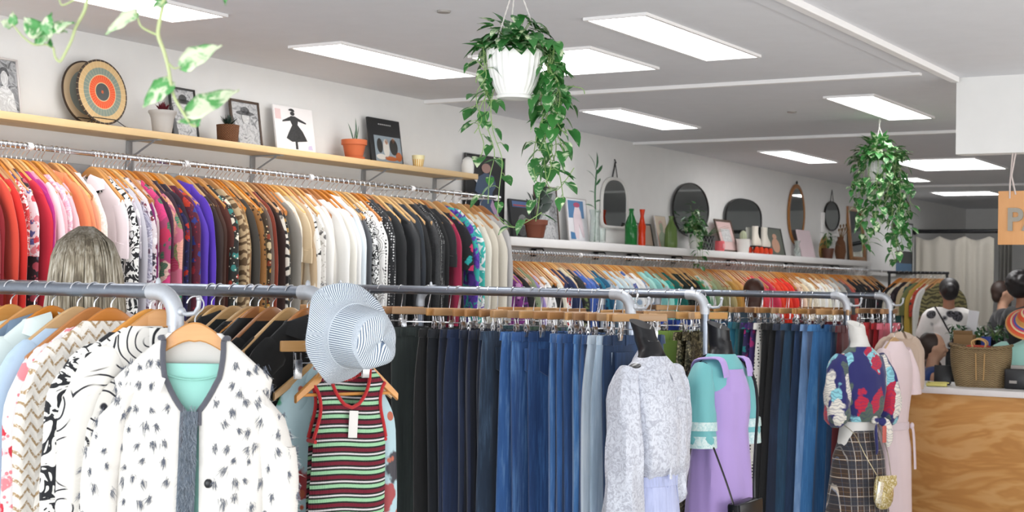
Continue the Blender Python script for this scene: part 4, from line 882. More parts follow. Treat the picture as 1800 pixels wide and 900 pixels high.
MB().tube([(.135, -.055, -.64), (.16, -.06, -.80), (.175, -.06, -1.1)], .004, 6).obj('side_seam', LD, g)
# lilac dress over a teal top (fourth rack end)
B4 = at(1268, 590, 7.0); a4 = math.radians(79)
bust('bust_form', B4, a4, BLKF, 'black bust form inside the lilac dress and teal top', (.0, .1))
TEAL = fab(P, '#6fb9bd', rough=.6); TEALD = fab('hstripe', '#6fb9bd', '#6fb9bd', '#6fb9bd', '#a9d8d6', sc=.6); LIL = fab(P, '#b49ad8'); 
g = empty('teal_top', B4, a4, 'sheer teal short-sleeved top with pale woven bands under the lilac dress', 'top', 'outfits on the rack ends')
sp = [(-.085, .075, .07, .066, 0, 0), (-.12, .13, .082, .075, 0, 0), (-.15, .18, .095, .083, 0, 0), (-.24, .188, .122, .088, 0, 0), (-.34, .175, .128, .086, 0, 0), (-.46, .15, .1, .08, 0, 0)]
MB().rings(body_rings(smooth_spec(sp, 24), 48, .004, seed=6), True, (False, False)).obj('body', TEAL, g)
for s in (-1, 1):
    pp = [Vector((q.x * (1 if s < 0 else .86), q.y, q.z)) for q in lerp_path([(s * .16, 0, -.15), (s * .2, -.01, -.22), (s * .215, -.02, -.34), (s * .22, -.025, -.44), (s * .22, -.025, -.50)], 14)]
    sl = puff(MB(), pp, lerp1([.05, .07, .08, .085, .088], 14), 22, fold=.05, seed=9 + s).obj('sleeve', TEAL, g)
    for z0, h_, nm in ((-.40, .035, 'woven_band'), (-.465, .05, 'woven_band')):
        puff(MB(), [(s * .219 * (1 if s < 0 else .86), -.024, z0 + .005), (s * .22 * (1 if s < 0 else .86), -.025, z0 - h_)], [.0875, .0895], 22, fold=.03, seed=1).obj(nm, fab('jacquard', '#cfe2e0', '#a9cfd0'), g)
g = empty('lilac_dress', B4, a4, 'long sleeveless lilac dress on a black bust form', 'dress', 'outfits on the rack ends')
sp = [(-.155, .125, .105, .093, 0, 0), (-.2, .15, .12, .1, 0, 0), (-.26, .175, .138, .1, 0, 0), (-.34, .178, .142, .098, 0, 0), (-.44, .172, .128, .098, 0, 0), (-.6, .2, .14, .11, 0, 0), (-.8, .225, .155, .12, 0, 0), (-1.2, .26, .17, .14, 0, 0)]
MB().rings(body_rings(smooth_spec(sp, 40), 60, .009, seed=8), True, (False, False)).obj('body', LIL, g)
for s in (-1, 1): MB().tube(lerp_path([(s * .11, -.115, -.19), (s * .115, -.085, -.11), (s * .115, 0, -.105), (s * .11, .08, -.12), (s * .11, .1, -.18)], 16), .028, 10, flat=.25, up=Vector((1, 0, 0))).obj('strap', LIL, g)
# black shoulder bag worn across
g = empty('shoulder_bag', B4, a4, 'small black shoulder bag hanging across the lilac dress', 'bag', 'outfits on the rack ends')
LEA = plain('black_leather', '#101014', .35)
MB().bbox((-.085, -.215, -.83), (.20, .075, .155), .014, Matrix.Rotation(-.08, 3, 'Y')).obj('body', LEA, g)
MB().bbox((-.085, -.258, -.80), (.205, .012, .10), .006, Matrix.Rotation(-.08, 3, 'Y')).obj('flap', LEA, g)
MB().bbox((-.085, -.262, -.835), (.012, .006, .03), .002).obj('zip_pull', BRASS, g)
MB().tube(lerp_path([(-.175, -.215, -.775), (-.20, -.18, -.66), (-.22, -.12, -.52), (-.21, -.02, -.35), (-.10, .085, -.14), (.06, .03, -.085), (.12, -.10, -.16), (.10, -.165, -.3), (.05, -.19, -.5), (.01, -.21, -.65), (.0, -.22, -.77)], 40), .008, 8, flat=.35).obj('strap', LEA, g)
MB().tube([(-.175, -.215, -.775), (-.185, -.218, -.80), (-.178, -.22, -.82)], .005, 8).ball((-.18, -.217, -.79), .009).obj('clasp', BRASS, g)
# tropical blouse, plaid skirt, gold purse (fifth rack end)
B5 = at(1512, 584, 8.85); a5 = math.radians(62)
bust('bust_form', B5, a5, WHTF, 'white bust form inside the tropical print blouse', (-.0, .25))
TRO = fab('leaves', '#26286a', '#e9e4da', '#57685c', '#8fd0dc', '#c21f3c', '#55655a', '#e9e4da', sc=.62)
g = empty('tropical_blouse', B5, a5, 'knotted navy blouse with tropical leaf print on a white bust form', 'blouse', 'outfits on the rack ends')
sp = [(-.085, .07, .07, .066, 0, 0), (-.12, .13, .082, .075, 0, 0), (-.15, .185, .095, .083, 0, 0), (-.24, .20, .135, .095, 0, 0), (-.34, .19, .15, .095, 0, 0), (-.46, .17, .13, .09, 0, -.005), (-.53, .14, .1, .08, 0, 0)]
MB().rings(body_rings(smooth_spec(sp, 30), 52, .007, seed=12), True, (False, False)).obj('body', TRO, g)
for s in (-1, 1): puff(MB(), lerp_path([(s * .16, 0, -.15), (s * .205, -.01, -.24), (s * .225, -.03, -.38), (s * .215, -.03, -.50), (s * .2, -.03, -.54)], 14), lerp1([.05, .075, .088, .085, .05], 14), 20, fold=.08, seed=20 + s).obj('sleeve', TRO, g)
collar_flaps(None, TRO, g, -.06, .09)
MB().ball((.03, -.12, -.52), (.03, .022, .028)).tube(lerp_path([(.03, -.13, -.53), (.01, -.15, -.60), (.02, -.15, -.68), (.025, -.14, -.72)], 10), [.01, .02, .028, .03, .03, .028, .026, .024, .02, .01], 10, flat=.4).tube(lerp_path([(.04, -.13, -.52), (.10, -.15, -.54), (.14, -.14, -.62), (.135, -.13, -.68)], 10), [.01, .02, .028, .032, .034, .033, .03, .028, .02, .01], 10, flat=.5).obj('knot', TRO, g)
MB().bbox((.075, -.16, -.60), (.035, .003, .10), .001).obj('price_tag', plain('coral_tag', '#c8645a', .6), g)
PLD = fab('plaid', '#46352b', '#ebe0d0', '#6d86ab', '#a57b52', sc=2.1)
g = empty('plaid_skirt', B5, a5, 'brown and black plaid skirt under the tropical blouse', 'skirt', 'outfits on the rack ends')
sp = [(-.585, .132, .09, .08, 0, 0), (-.62, .145, .1, .09, 0, 0), (-.74, .195, .13, .115, 0, 0), (-.95, .22, .15, .13, 0, 0), (-1.2, .25, .17, .15, 0, 0)]
MB().rings(body_rings(smooth_spec(sp, 26), 52, .007, seed=14), True, (False, False)).obj('body', PLD, g)
MB().rings(body_rings([(-.583, .133, .09, .08, 0, 0), (-.585, .137, .094, .085, 0, 0), (-.615, .144, .1, .092, 0, 0), (-.617, .138, .094, .086, 0, 0)], 48), True, (False, False)).obj('waistband', PLD, g)
GOLD = fab('sequin', '#b39a4e', '#d8c88e', '#f3ead0', sc=1.0)
g = empty('gold_purse', B5, a5, 'small gold beaded purse on a chain over the plaid skirt', 'bag', 'outfits on the rack ends')
b = MB()
for i in range(1): b.rings([[(.03 + .085 * k * se(math.cos(2 * PI * j / 28), .8) , -.205 + .03 * k2 * math.sin(2 * PI * j / 28), z) for j in range(28)] for z, k, k2 in ((-.84, .75, .4), (-.86, .88, .8), (-.90, .96, 1), (-.95, 1, 1), (-.99, .92, .95), (-1.02, .7, .7), (-1.035, .4, .4))])
b.obj('body', GOLD, g)
MB().prism([(-.045, -.835), (.105, -.835), (.11, -.89), (.06, -.925), (.03, -.94), (-.01, -.92), (-.05, -.89)], -.245, -.238).obj('flap', GOLD, g)
MB().bbox((-.04, -.24, -.93), (.05, .012, .13), .005, Matrix.Rotation(.2, 3, 'Y')).obj('beaded_tassel', fab('sequin', '#d9cfae', '#f5f0dc', '#fff'), g)
MB().tube(lerp_path([(-.03, -.21, -.84), (-.10, -.17, -.72), (-.14, -.11, -.60), (-.14, 0, -.55)], 16), .0022, 6).tube(lerp_path([(.09, -.21, -.84), (.10, -.17, -.72), (.11, -.11, -.62), (.12, -.05, -.55)], 16), .0022, 6).obj('chain', BRASS, g)
# pale pink outfit (sixth rack end)
B6 = at(1572, 585, 9.55); a6 = math.radians(76)
PNK = fab(P, '#ecd8dc'); PNK2 = fab(P, '#e6d5dc')
g = empty('pale_pink_dress', B6, a6, 'pale pink short-sleeved belted dress at the end of the farthest rack', 'dress', 'outfits on the rack ends')
sp = [(-.055, .07, .06, .056, 0, 0), (-.09, .12, .075, .065, 0, 0), (-.13, .175, .09, .078, 0, 0), (-.22, .185, .12, .09, 0, 0), (-.34, .175, .125, .088, 0, 0), (-.52, .15, .1, .08, 0, 0), (-.60, .145, .095, .08, 0, 0), (-.75, .18, .12, .1, 0, 0), (-1.2, .2, .13, .12, 0, 0)]
MB().rings(body_rings(smooth_spec(sp, 40), 52, .006, seed=16), True, (True, False)).obj('body', PNK, g)
for s in (-1, 1): puff(MB(), lerp_path([(s * .15, 0, -.12), (s * .19, -.01, -.20), (s * .215, -.02, -.32), (s * .22, -.02, -.40)], 10), lerp1([.05, .07, .08, .082], 10), 18, fold=.06, seed=30 + s).obj('sleeve', PNK, g)
MB().rings(body_rings([(-.575, .15, .1, .085, 0, 0), (-.58, .155, .106, .09, 0, 0), (-.62, .155, .106, .09, 0, 0), (-.625, .15, .1, .085, 0, 0)], 40), True, (False, False)).tube(lerp_path([(.115, -.10, -.60), (.125, -.108, -.64), (.128, -.118, -.75), (.13, -.125, -.88)], 14), .018, 8, flat=.3).ball((.115, -.1, -.6), (.022, .016, .022)).obj('belt', PNK2, g)
put_hanger(B6 + Vector((0, 0, .045)), a6, 'wooden hanger inside the pale pink belted dress', 'hangers on the rack ends', 1)
loc = B6 + Vector((.0, .13, .06)); put_garment(loc, math.radians(65), fab(P, '#c9b3a2'), 'jacket', 'beige jacket hanging behind the pale pink dress', 'outfits on the rack ends', True, 1, .9, .55)
put_hanger(loc, math.radians(65), 'wooden hanger carrying the beige jacket behind the pale pink dress', 'hangers on the rack ends', 1)

for o in list(C.objects):
    if o.get('group') == 'outfits on the rack ends' and o.type == 'EMPTY' or o.name.startswith('bust_form'): o.scale = (.9, .9, 1.0) if 'pink' not in o.get('label', '') else (.82, .82, 1.0)
# ---------------------------------------------------------------- shelves
def dep(p): return (RT @ (Vector(p) - CAM)).z
PINE = wood('pine_board', '#dcc39a', '#c9a676', 'Y', .6, .5)
ZS1, ZS2 = 2.29, 1.905
s = empty('wall_shelf', (-5.23, 5.2, ZS1), 0, 'long pale wooden shelf high on the white wall', 'shelf')
MB().bbox((0, 0, -.017), (.22, 5.44, .034), .003).obj('board', PINE, s)
GREY = plain('grey_metal_bracket', '#a7a8aa', .45, .3)
for px in (-60, 228, 445, 640, 765):
    Y = colX(px, -5.33, 2.2) - 5.2
    MB().bbox((-.104, Y, -.115), (.008, .036, .16), .002).bbox((.0, Y, -.037), (.2, .03, .006), .002).tube([(-.095, Y, -.12), (.06, Y, -.042)], .005, 8).obj('bracket', GREY, s)
s = empty('wall_shelf', (-5.22, 12.1, ZS2), 0, 'long thick white shelf on the far part of the wall', 'shelf')
MB().bbox((0, 0, -.03), (.24, 7.6, .06), .004).obj('board', TRIM, s)
for px in (962, 1070, 1128, 1205, 1300, 1400, 1480):
    Y = colX(px, -5.2, 1.8) - 12.1
    MB().bbox((-.09, Y, -.09), (.03, .03, .06), .003).tube([(-.09, Y, -.06), (-.02, Y, -.065), (.0, Y, -.09)], .006, 8).obj('bracket', BLACK, s)
# grey batten plates on the wall behind the upper rail
for px, lb in ((85, 'left'), (322, 'middle'), (735, 'right')):
    Y = colX(px, -5.33, 2.1); tag(MB().bbox((-5.333, Y, 2.09), (.014, .5, .055), .003).obj('wall_batten', GREY), f'grey batten on the wall behind the upper clothes rail, {lb} one of three', 'batten', 'grey wall battens')
# ---------------------------------------------------------------- things on the shelves
def spot(px, X, z): return Vector((X, colX(px, X, z), z))
def size(npx, p): return npx * dep(p) / F
G_ = [fab('marble', *c, sc=1.6, rough=.4) for c in (('#dcdcdb', '#b2b2b2', '#d2d2d2'), ('#8b8c8e', '#c3c3c4', '#6f7072'), ('#77787a', '#a4a5a7', '#4d4e50'), ('#323335', '#5c5d60', '#28292b'), ('#141516', '#2c2d2f', '#141516'))]
def ell(b, cx, cz, rx, rz, y, m, a0=0, a1=2 * PI, n=18):
    pts = [(cx + rx * math.cos(a0 + (a1 - a0) * k / n), cz + rz * math.sin(a0 + (a1 - a0) * k / n)) for k in range(n)]
    b.prism(pts, y, y + .0008, m)
def poly(b, pts, y, m): b.prism(pts, y, y + .0008, m)
def framed(px0, px1, hpx, z, X, lab, fcol, draw, mats, lean=-.16, bw=.012, cat='framed picture', name='framed_picture', dz=0, group=None, rzo=0.0, th=.012):
    pm = spot((px0 + px1) / 2, X, z); Y0 = colX(px0, X, z); Y1 = colX(px1, X, z); W = (Y1 - Y0) / max(.3, math.cos(rzo)); H = size(hpx, pm)
    r = empty(name, (X, (Y0 + Y1) / 2, z + dz), 0, lab, cat, group); r.rotation_euler = Euler((lean, 0, PI / 2 + rzo), 'XYZ')
    b = MB(); 
    if bw:
        for s_ in (-1, 1): b.bbox((s_ * (W / 2 - bw / 2), 0, H / 2), (bw, th, H), .0015); b.bbox((0, 0, H / 2 + s_ * (H / 2 - bw / 2)), (W - bw, th, bw), .0015)
        b.obj('frame', fcol, r)
    q = MB(); q.cur = 0; q.box((0, .002 if bw else th / 2, H / 2), (W - bw, .004 if bw else th, H - bw), m=0)
    if draw: draw(q, W - 2 * bw, H - 2 * bw, H / 2)
    q.obj('picture', mats, r, False); return r
Y_ = -.0012
def d_portrait(hat=True, dk=3, light=1):
    def f(q, w, h, c):
        y = Y_ - .001
        poly(q, [(-w * .42, c - h * .5), (w * .42, c - h * .5), (w * .3, c - h * .12), (w * .1, c), (-w * .1, c), (-w * .34, c - h * .14)], y, 2 if hat else 1); ell(q, 0, c + h * .14, w * .14, h * .15, y - .001, 1); dark = dk + 1
        ell(q, 0, c + h * .2, w * .2, h * .16, y - .0005, dark, 0, PI)
        if hat: ell(q, 0, c + h * .25, w * .34, h * .05, y - .002, dark); ell(q, 0, c + h * .31, w * .16, h * .09, y - .002, dark)
        poly(q, [(-w * .5, c - h * .5), (-w * .3, c - h * .5), (-w * .45, c + h * .1), (-w * .5, c + h * .2)], y - .0002, dark)
    return f
SILV = plain('silver_frame', '#cfc9c6', .35, .3); BF = plain('black_frame', '#1b1a1a', .35); BRF = wood('brown_frame', '#5a4230', '#33261c', 'Z')
framed(-14, 38, 104, ZS1, -5.25, 'large black and white portrait in a thin silver frame, leftmost on the wooden shelf', SILV, d_portrait(False, 3, 0), [G_[2]] + G_ , bw=.009)
t = NT('ringed_paper_fan'); v = t.co(False); X3 = t.xyz(v); rr = t.math('SQRT', t.math('ADD', t.math('MULTIPLY', X3[0], X3[0]), t.math('MULTIPLY', X3[2], X3[2]))); q = t.math('DIVIDE', rr, .15)
rc = t.ramp(q, [(0, srgb('#b8532c')), (.05, srgb('#3c4448')), (.27, srgb('#d9b98c')), (.3, srgb('#e2572a')), (.52, srgb('#d9b98c')), (.55, srgb('#7f8c80')), (.76, srgb('#cfae7c')), (.96, srgb('#3a2c22'))], True)
ang = t.math('ARCTAN2', X3[2], X3[0]); sp_ = t.math('LESS_THAN', t.math('FRACT', t.math('MULTIPLY', ang, 36 / 6.2832)), .09); FAN1 = t.fin(t.mix(t.math('MULTIPLY', sp_, .45), rc, srgb('#e6cfa4')), .6)
t = NT('ringed_paper_fan_plain'); v = t.co(False); X3 = t.xyz(v); rr = t.math('SQRT', t.math('ADD', t.math('MULTIPLY', X3[0], X3[0]), t.math('MULTIPLY', X3[2], X3[2]))); q = t.math('DIVIDE', rr, .15)
FAN2 = t.fin(t.ramp(q, [(0, srgb('#6c7672')), (.3, srgb('#b59a72')), (.34, srgb('#7e8783')), (.72, srgb('#bfa98a')), (.96, srgb('#3a2c22'))], True), .6)
for px, X, mt, lb, R in ((152, -5.29, FAN2, 'muted grey and tan round woven disc, the rear one on its wire stand', .152), (178, -5.21, FAN1, 'round woven disc with orange and slate rings, front one on its wire stand', .154)):
    p = spot(px, X, ZS1); o = MB().lathe([(.001, .003), (R * .99, .003), (R, .001), (R, -.003), (R * .99, -.004), (.001, -.004)], 56).data('disc', mt); 
    me = o; me.transform(Matrix.Rotation(PI / 2, 4, 'X')); r = inst(me, 'woven_disc'); r.location = p + Vector((0, 0, R + .006)); r.rotation_euler = Euler((-.12, 0, PI / 2), 'XYZ'); tag(r, lb, 'decorative disc', 'round woven discs on the wooden shelf')
    c = MB()
    for s_ in (-1, 1): c.tube([(s_ * .11, -.055, -R - .006), (s_ * .07, -.02, -R + .03), (s_ * .05, .0, -R + .022), (s_ * .075, .05, -R - .004)], .0022, 6).ball((s_ * .11, -.055, -R - .004), .004)
    c.tube([(-.07, -.02, -R + .03), (.07, -.02, -R + .03)], .0022, 6); e = c.obj('plate_stand', BF); e.location = r.location; e.rotation_euler = (0, 0, PI / 2); tag(e, 'black wire stand holding the ' + ('front orange-ringed disc' if X > -5.25 else 'rear muted disc'), 'stand', 'wire plate stands')
def leafm(b, p, d, n, L, Wd=.4, heart=True, m=None, fold=.25, droop=.25):
    d = Vector(d).normalized(); n = Vector(n); n = (n - d * n.dot(d)); n = n.normalized() if n.length > 1e-4 else d.orthogonal().normalized(); s = d.cross(n)
    prof = [(-.06, .30), (.08, .44), (.3, .47), (.55, .36), (.8, .17), (1.0, .0)] if heart else [(0, .05), (.2, .32), (.45, .42), (.7, .32), (.88, .14), (1, 0)]
    vs_ = []
    for t_, w_ in prof:
        mid = p + d * L * max(t_, 0) - n * L * droop * t_ * t_; e = w_ * L * Wd * 2; bb = p + d * L * t_ - n * L * droop * t_ * t_
        vs_ += [bb + s * e + n * e * fold, mid, bb - s * e + n * e * fold]
    fs = []
    for k in range(len(prof) - 1): fs += [(3 * k, 3 * k + 1, 3 * k + 4, 3 * k + 3), (3 * k + 1, 3 * k + 2, 3 * k + 5, 3 * k + 4)]
    b.add(vs_, fs, m)
GL = leafmat('green_leaf', '#2f6638', '#1c4727'); GLV = leafmat('variegated_leaf', '#44893f', '#1f5a2b', '#d3e0bb', .6); GLD = leafmat('dark_rubber_leaf', '#23372c', '#15241c'); GLS = leafmat('snake_plant_leaf', '#3f6a48', '#2c4f38', '#a8bf8a', .66); STEM = leafmat('vine_stem', '#93b06c', '#6d8f4c')
REDL = leafmat('red_succulent', '#7c2330', '#3c141c')
def rosette(p, n, L, mat, parent, wd=.16, spread=1.0, seed=0, name='leaves', up0=.5):
    r_ = random.Random(seed); b = MB()
    for k in range(n):
        a = k * 2.4 + r_.uniform(-.2, .2); u = k / n; el = up0 + (1 - u) * .9 * spread * .2 + u * 1.0; d = Vector((math.cos(a) * math.cos(el), math.sin(a) * math.cos(el), math.sin(el)))
        leafm(b, p + d * .008, d, Vector((0, 0, 1)), L * r_.uniform(.75, 1.1), wd, False, fold=.35, droop=-.05)
    return b.obj(name, mat, parent)
# grey ornate pot with red succulent
p = spot(285, -5.2, ZS1); R = size(23, p); r = empty('potted_succulent', p, 0, 'small grey scalloped pot with a dark red succulent on the wooden shelf', 'potted plant')
MB().lathe([(.002, 0), (R * .66, 0), (R * .72, .01), (R * .86, R * 1.2), (R * .98, R * 1.5), (R * 1.06, R * 1.6), (R * 1.06, R * 1.78), (R * .94, R * 1.8), (R * .88, R * 1.5), (.002, R * 1.45)], 48, flute=24, fd=.012).obj('pot', plain('grey_ceramic', '#bcb7b2', .6), r)
rosette(Vector((0, 0, R * 1.5)), 34, .055, REDL, r, .2, seed=1)
framed(304, 350, 92, ZS1, -5.27, 'black framed black and white group photo behind the red succulent', BF, d_portrait(True, 4, 0), [G_[1]] + G_, bw=.01)
p = spot(400, -5.2, ZS1); R = size(20, p); r = empty('potted_aloe', p, 0, 'brown woven pot with a small spiky dark green aloe', 'potted plant')
t = NT('brown_wicker'); v = t.co(False); X3 = t.xyz(v); wv = t.math('SINE', t.math('ADD', t.math('MULTIPLY', t.math('ARCTAN2', X3[1], X3[0]), 26), t.math('MULTIPLY', t.math('SINE', t.math('MULTIPLY', X3[2], 500)), 2.2)))
BRW = t.fin(t.mix(t.math('ADD', t.math('MULTIPLY', wv, .4), .5), srgb('#8a5a38'), srgb('#5c3820')), .7, 0, wv, .8, .003)
MB().lathe([(.002, 0), (R * .82, 0), (R * .9, .01), (R * .98, R * 1.4), (R, R * 1.55), (R * .92, R * 1.57), (R * .88, R * 1.3), (.002, R * 1.28)], 40, flute=20, fd=.02).obj('pot', BRW, r)
rosette(Vector((0, 0, R * 1.3)), 26, .062, GLD, r, .13, seed=2)
framed(410, 462, 84, ZS1, -5.27, 'brown framed black and white photo of a person in a hat, beside the aloe', BRF, d_portrait(True, 3, 0), [G_[1]] + G_, bw=.013)
def d_dress(q, w, h, c):
    y = Y_; k = 1
    poly(q, [(-w * .02, c - h * .42), (w * .04, c - h * .42), (w * .04, c - h * .26), (w * .3, c - h * .22), (w * .2, c - h * .02), (w * .08, c + h * .12), (w * .1, c + h * .2), (w * .3, c + h * .16), (w * .31, c + h * .19), (w * .08, c + h * .28), (w * .03, c + h * .3), (-w * .07, c + h * .3), (-w * .1, c + h * .28), (-w * .3, c + h * .18), (-w * .3, c + h * .15), (-w * .1, c + h * .19), (-w * .06, c + h * .1), (-w * .16, c - h * .06), (-w * .24, c - h * .2), (-w * .1, c - h * .27), (-w * .02, c - h * .26)], y, k)
    ell(q, -w * .03, c + h * .355, w * .055, h * .045, y - .001, k); ell(q, -w * .05, c + h * .41, w * .075, h * .05, y - .0015, k, -.3, 3.2)
    poly(q, [(-w * .47, c + h * .2), (-w * .33, c + h * .2), (-w * .33, c + h * .42), (-w * .47, c + h * .42)], y, 2)
    poly(q, [(w * .3, c - h * .4), (w * .42, c - h * .4), (w * .4, c - h * .3), (w * .32, c - h * .32)], y, 3)
framed(488, 556, 82, ZS1, -5.24, 'white print with a black silhouette of a woman in a full dress', None, d_dress, [plain('white_card', '#efebea', .5), G_[4], plain('pale_pink_ink', '#e6c9c8', .5), plain('pale_lilac_ink', '#cfc2dc', .5)], bw=0, cat='print', name='fashion_print', th=.01)
# terracotta pot with snake plant
TERRA = plain('terracotta', '#c4653a', .7)
def terracotta(px, X, z, Rpx, lab, mat=TERRA, saucer=True):
    p = spot(px, X, z); R = size(Rpx, p); r = empty('potted_plant', p, 0, lab, 'potted plant')
    MB().lathe([(.002, .006), (R * .66, .006), (R * .7, .01), (R * .9, R * 1.12), (R * .91, R * 1.14), (R * 1.02, R * 1.15), (R * 1.04, R * 1.55), (R * .95, R * 1.57), (R * .88, R * 1.3), (.002, R * 1.28)], 36).obj('pot', mat, r)
    if saucer: MB().lathe([(.002, 0), (R * .82, 0), (R * .9, .012), (R * .86, .014), (R * .8, .004), (.002, .004)], 32).obj('saucer', mat, r)
    return r, R
r, R = terracotta(622, -5.2, ZS1, 22, 'terracotta pot with an upright snake plant on the wooden shelf')
b = MB()
for a, L, tl in ((0, .15, .02), (1.2, .11, .25), (2.6, .125, -.3), (4.2, .09, .4), (5.2, .08, .5)):
    leafm(b, Vector((math.cos(a) * .008, math.sin(a) * .008, R * 1.28)), Vector((math.cos(a) * .2 * abs(tl) * 2, tl, 1)), Vector((1, .3, 0)), L, .09, False, fold=.4, droop=.04)
b.obj('leaves', GLS, r)
def d_photo(q, w, h, c):
    y = Y_ - .001
    poly(q, [(-w * .38, c - h * .44), (w * .46, c - h * .44), (w * .46, c + h * .12), (-w * .38, c + h * .12)], y, 1)
    for x, z_, rx, rz, m in ((-.22, -.1, .09, .16, 2), (-.02, -.14, .1, .2, 3), (.22, -.1, .13, .18, 2), (.0, .0, .05, .06, 4), (.22, .04, .05, .06, 4), (.36, -.3, .1, .1, 5), (-.2, -.34, .16, .06, 3), (.1, -.36, .2, .05, 5)):
        ell(q, w * x, c + h * z_, w * rx, h * rz, y - .0008, m)
    # title line of small letters
    for k in range(7): poly(q, [(-w * .2 + k * w * .06, c + h * .36), (-w * .16 + k * w * .06, c + h * .36), (-w * .16 + k * w * .06, c + h * .385), (-w * .2 + k * w * .06, c + h * .385)], y, 6)
MM = [plain('black_cover', '#17181a', .4), plain('photo_sky', '#8d9aa3', .4), plain('photo_dark', '#2a2723', .5), plain('photo_white', '#d7d2ca', .5), plain('photo_skin', '#c99a80', .5), plain('photo_rust', '#b5602f', .5), plain('cover_grey_text', '#b5b5b5', .5)]
framed(655, 710, 82, ZS1, -5.24, 'black covered book with a group photo on the front, leaning on the wooden shelf', None, d_photo, MM, bw=0, cat='book', name='photo_book', th=.014)
p = spot(735, -5.18, ZS1); R = size(12, p); t = NT('striped_cup'); X3 = t.xyz(t.co(False)); sg = t.math('SINE', t.math('MULTIPLY', t.math('ARCTAN2', X3[1], X3[0]), 16)); up_ = t.step(X3[2], R * 1.15, .002)
CUP = t.fin(t.mix(up_, t.mix(t.step(sg, 0, .3), srgb('#e9dcae'), srgb('#cf9a3f')), srgb('#e3d7a6')), .35)
o = MB().lathe([(.002, 0), (R * .68, 0), (R * .72, .004), (R * .9, R * 1.15), (R * .96, R * 1.75), (R * .9, R * 1.76), (R * .8, R * .5), (.002, R * .4)], 36).obj('striped_cup', CUP); o.location = p; tag(o, 'small cream and amber striped cup near the right end of the wooden shelf', 'cup')
p = spot(822, -5.24, ZS1); R = size(11, p); r = empty('ceramic_jar', p, 0, 'small white lidded jar at the right end of the wooden shelf', 'jar'); MB().lathe([(.002, 0), (R * .8, 0), (R * .98, R * .5), (R, R * 1.6), (R * .85, R * 2.2), (.002, R * 2.2)], 24).obj('body', WHITE, r); MB().lathe([(R * .86, R * 2.2), (R * .88, R * 2.4), (R * .5, R * 2.8), (.002, R * 2.95)], 24).obj('lid', WHITE, r)
# wall poster past the shelf end
def d_figure(q, w, h, c):
    y = Y_ - .001
    poly(q, [(-w * .12, c - h * .5), (0, c - h * .5), (w * .04, c - h * .2), (w * .12, c - h * .5), (w * .26, c - h * .5), (w * .2, c), (w * .3, c + h * .1), (w * .22, c + h * .24), (0, c + h * .28), (-w * .2, c + h * .2), (-w * .26, c), (-w * .14, c - h * .05)], y, 1)
    ell(q, w * .02, c + h * .34, w * .12, h * .07, y - .001, 2); poly(q, [(w * .2, c - h * .1), (w * .45, c - h * .4), (w * .38, c - h * .44), (w * .15, c - h * .2)], y - .001, 3)
    poly(q, [(-w * .42, c + h * .3), (-w * .2, c + h * .16), (-w * .22, c + h * .12), (-w * .44, c + h * .25)], y - .001, 4)
pm = [plain('poster_black', '#121317', .35), plain('poster_denim', '#3b4d66', .5), plain('poster_skin', '#9c7b72', .5), plain('poster_mauve', '#a58aa8', .5), plain('poster_white', '#d4d2d2', .5)]
framed(815, 885, 128, 1.96, -5.315, 'tall framed poster of a standing figure in blue on black, behind the trailing plant', BF, d_figure, pm, lean=0, bw=.012, dz=.0)
# white shelf
def X2(o=0): return -5.2 + o
def d_dvd(q, w, h, c):
    y = Y_ - .001; poly(q, [(-w * .4, c + h * .3), (w * .42, c + h * .3), (w * .42, c + h * .45), (-w * .4, c + h * .45)], y, 1); poly(q, [(-w * .36, c + h * .33), (w * .3, c + h * .33), (w * .3, c + h * .36), (-w * .36, c + h * .36)], y - .001, 2); ell(q, 0, c - h * .1, w * .22, h * .22, y, 3); ell(q, -w * .1, c - h * .3, w * .2, h * .14, y - .001, 4)
framed(903, 942, 70, ZS2, -5.28, 'dark boxed film cover with red and blue title strip, left end of white shelf', None, d_dvd, [plain('cover_black', '#1a1c20', .4), plain('cover_blue', '#4c6b9c', .4), plain('cover_red', '#b5423f', .4), G_[2], G_[3]], bw=0, cat='book', name='film_box', th=.02)
r, R = terracotta(941, -5.17, ZS2, 21, 'brown clay pot with a dark-leaved rubber plant on the white shelf', plain('brown_clay', '#7c4430', .65), False)
b = MB(); q = MB(); rl = random.Random(5)
for k, (dx, dz_, ty) in enumerate(((-.09, .20, -1), (-.04, .24, -.2), (.05, .26, .3), (.12, .22, 1), (.15, .17, 1.4), (-.13, .15, -1.4), (.06, .16, .6), (-.02, .14, -.5), (.1, .12, 1.1))):
    st = Vector((0, dx * .55, R * 1.3 + dz_ * .62)); q.tube([(0, 0, R * 1.2), st * .6 + Vector((0, 0, .02)), st], .004, 6); leafm(b, st, Vector((rl.uniform(-.1, .4), ty * .6, .55)), Vector((1, -.2 * ty, .4)), .13, .24, False, fold=.15, droop=.15)
b.obj('leaves', GLD, r); q.obj('stem', GLD, r)
framed(944, 984, 96, ZS2, -5.3, 'grey photo in a dark wood frame behind the rubber plant', BRF, d_portrait(True, 3, 1), [G_[2]] + G_, lean=-.1, bw=.012)
def d_mag(q, w, h, c):
    y = Y_ - .001
    poly(q, [(-w * .42, c + h * .05), (w * .35, c + h * .05), (w * .35, c + h * .46), (-w * .42, c + h * .46)], y, 1); poly(q, [(-w * .2, c - h * .4), (0, c - h * .45), (w * .05, c - h * .1), (w * .2, c - h * .4), (w * .3, c - h * .4), (w * .18, c + h * .2), (w * .1, c + h * .34), (-w * .1, c + h * .3), (-w * .2, c + h * .1)], y - .001, 2); ell(q, 0, c + h * .36, w * .16, h * .06, y - .002, 3); poly(q, [(-w * .4, c - h * .45), (-w * .15, c - h * .45), (-w * .2, c - h * .3), (-w * .4, c - h * .28)], y - .002, 1)
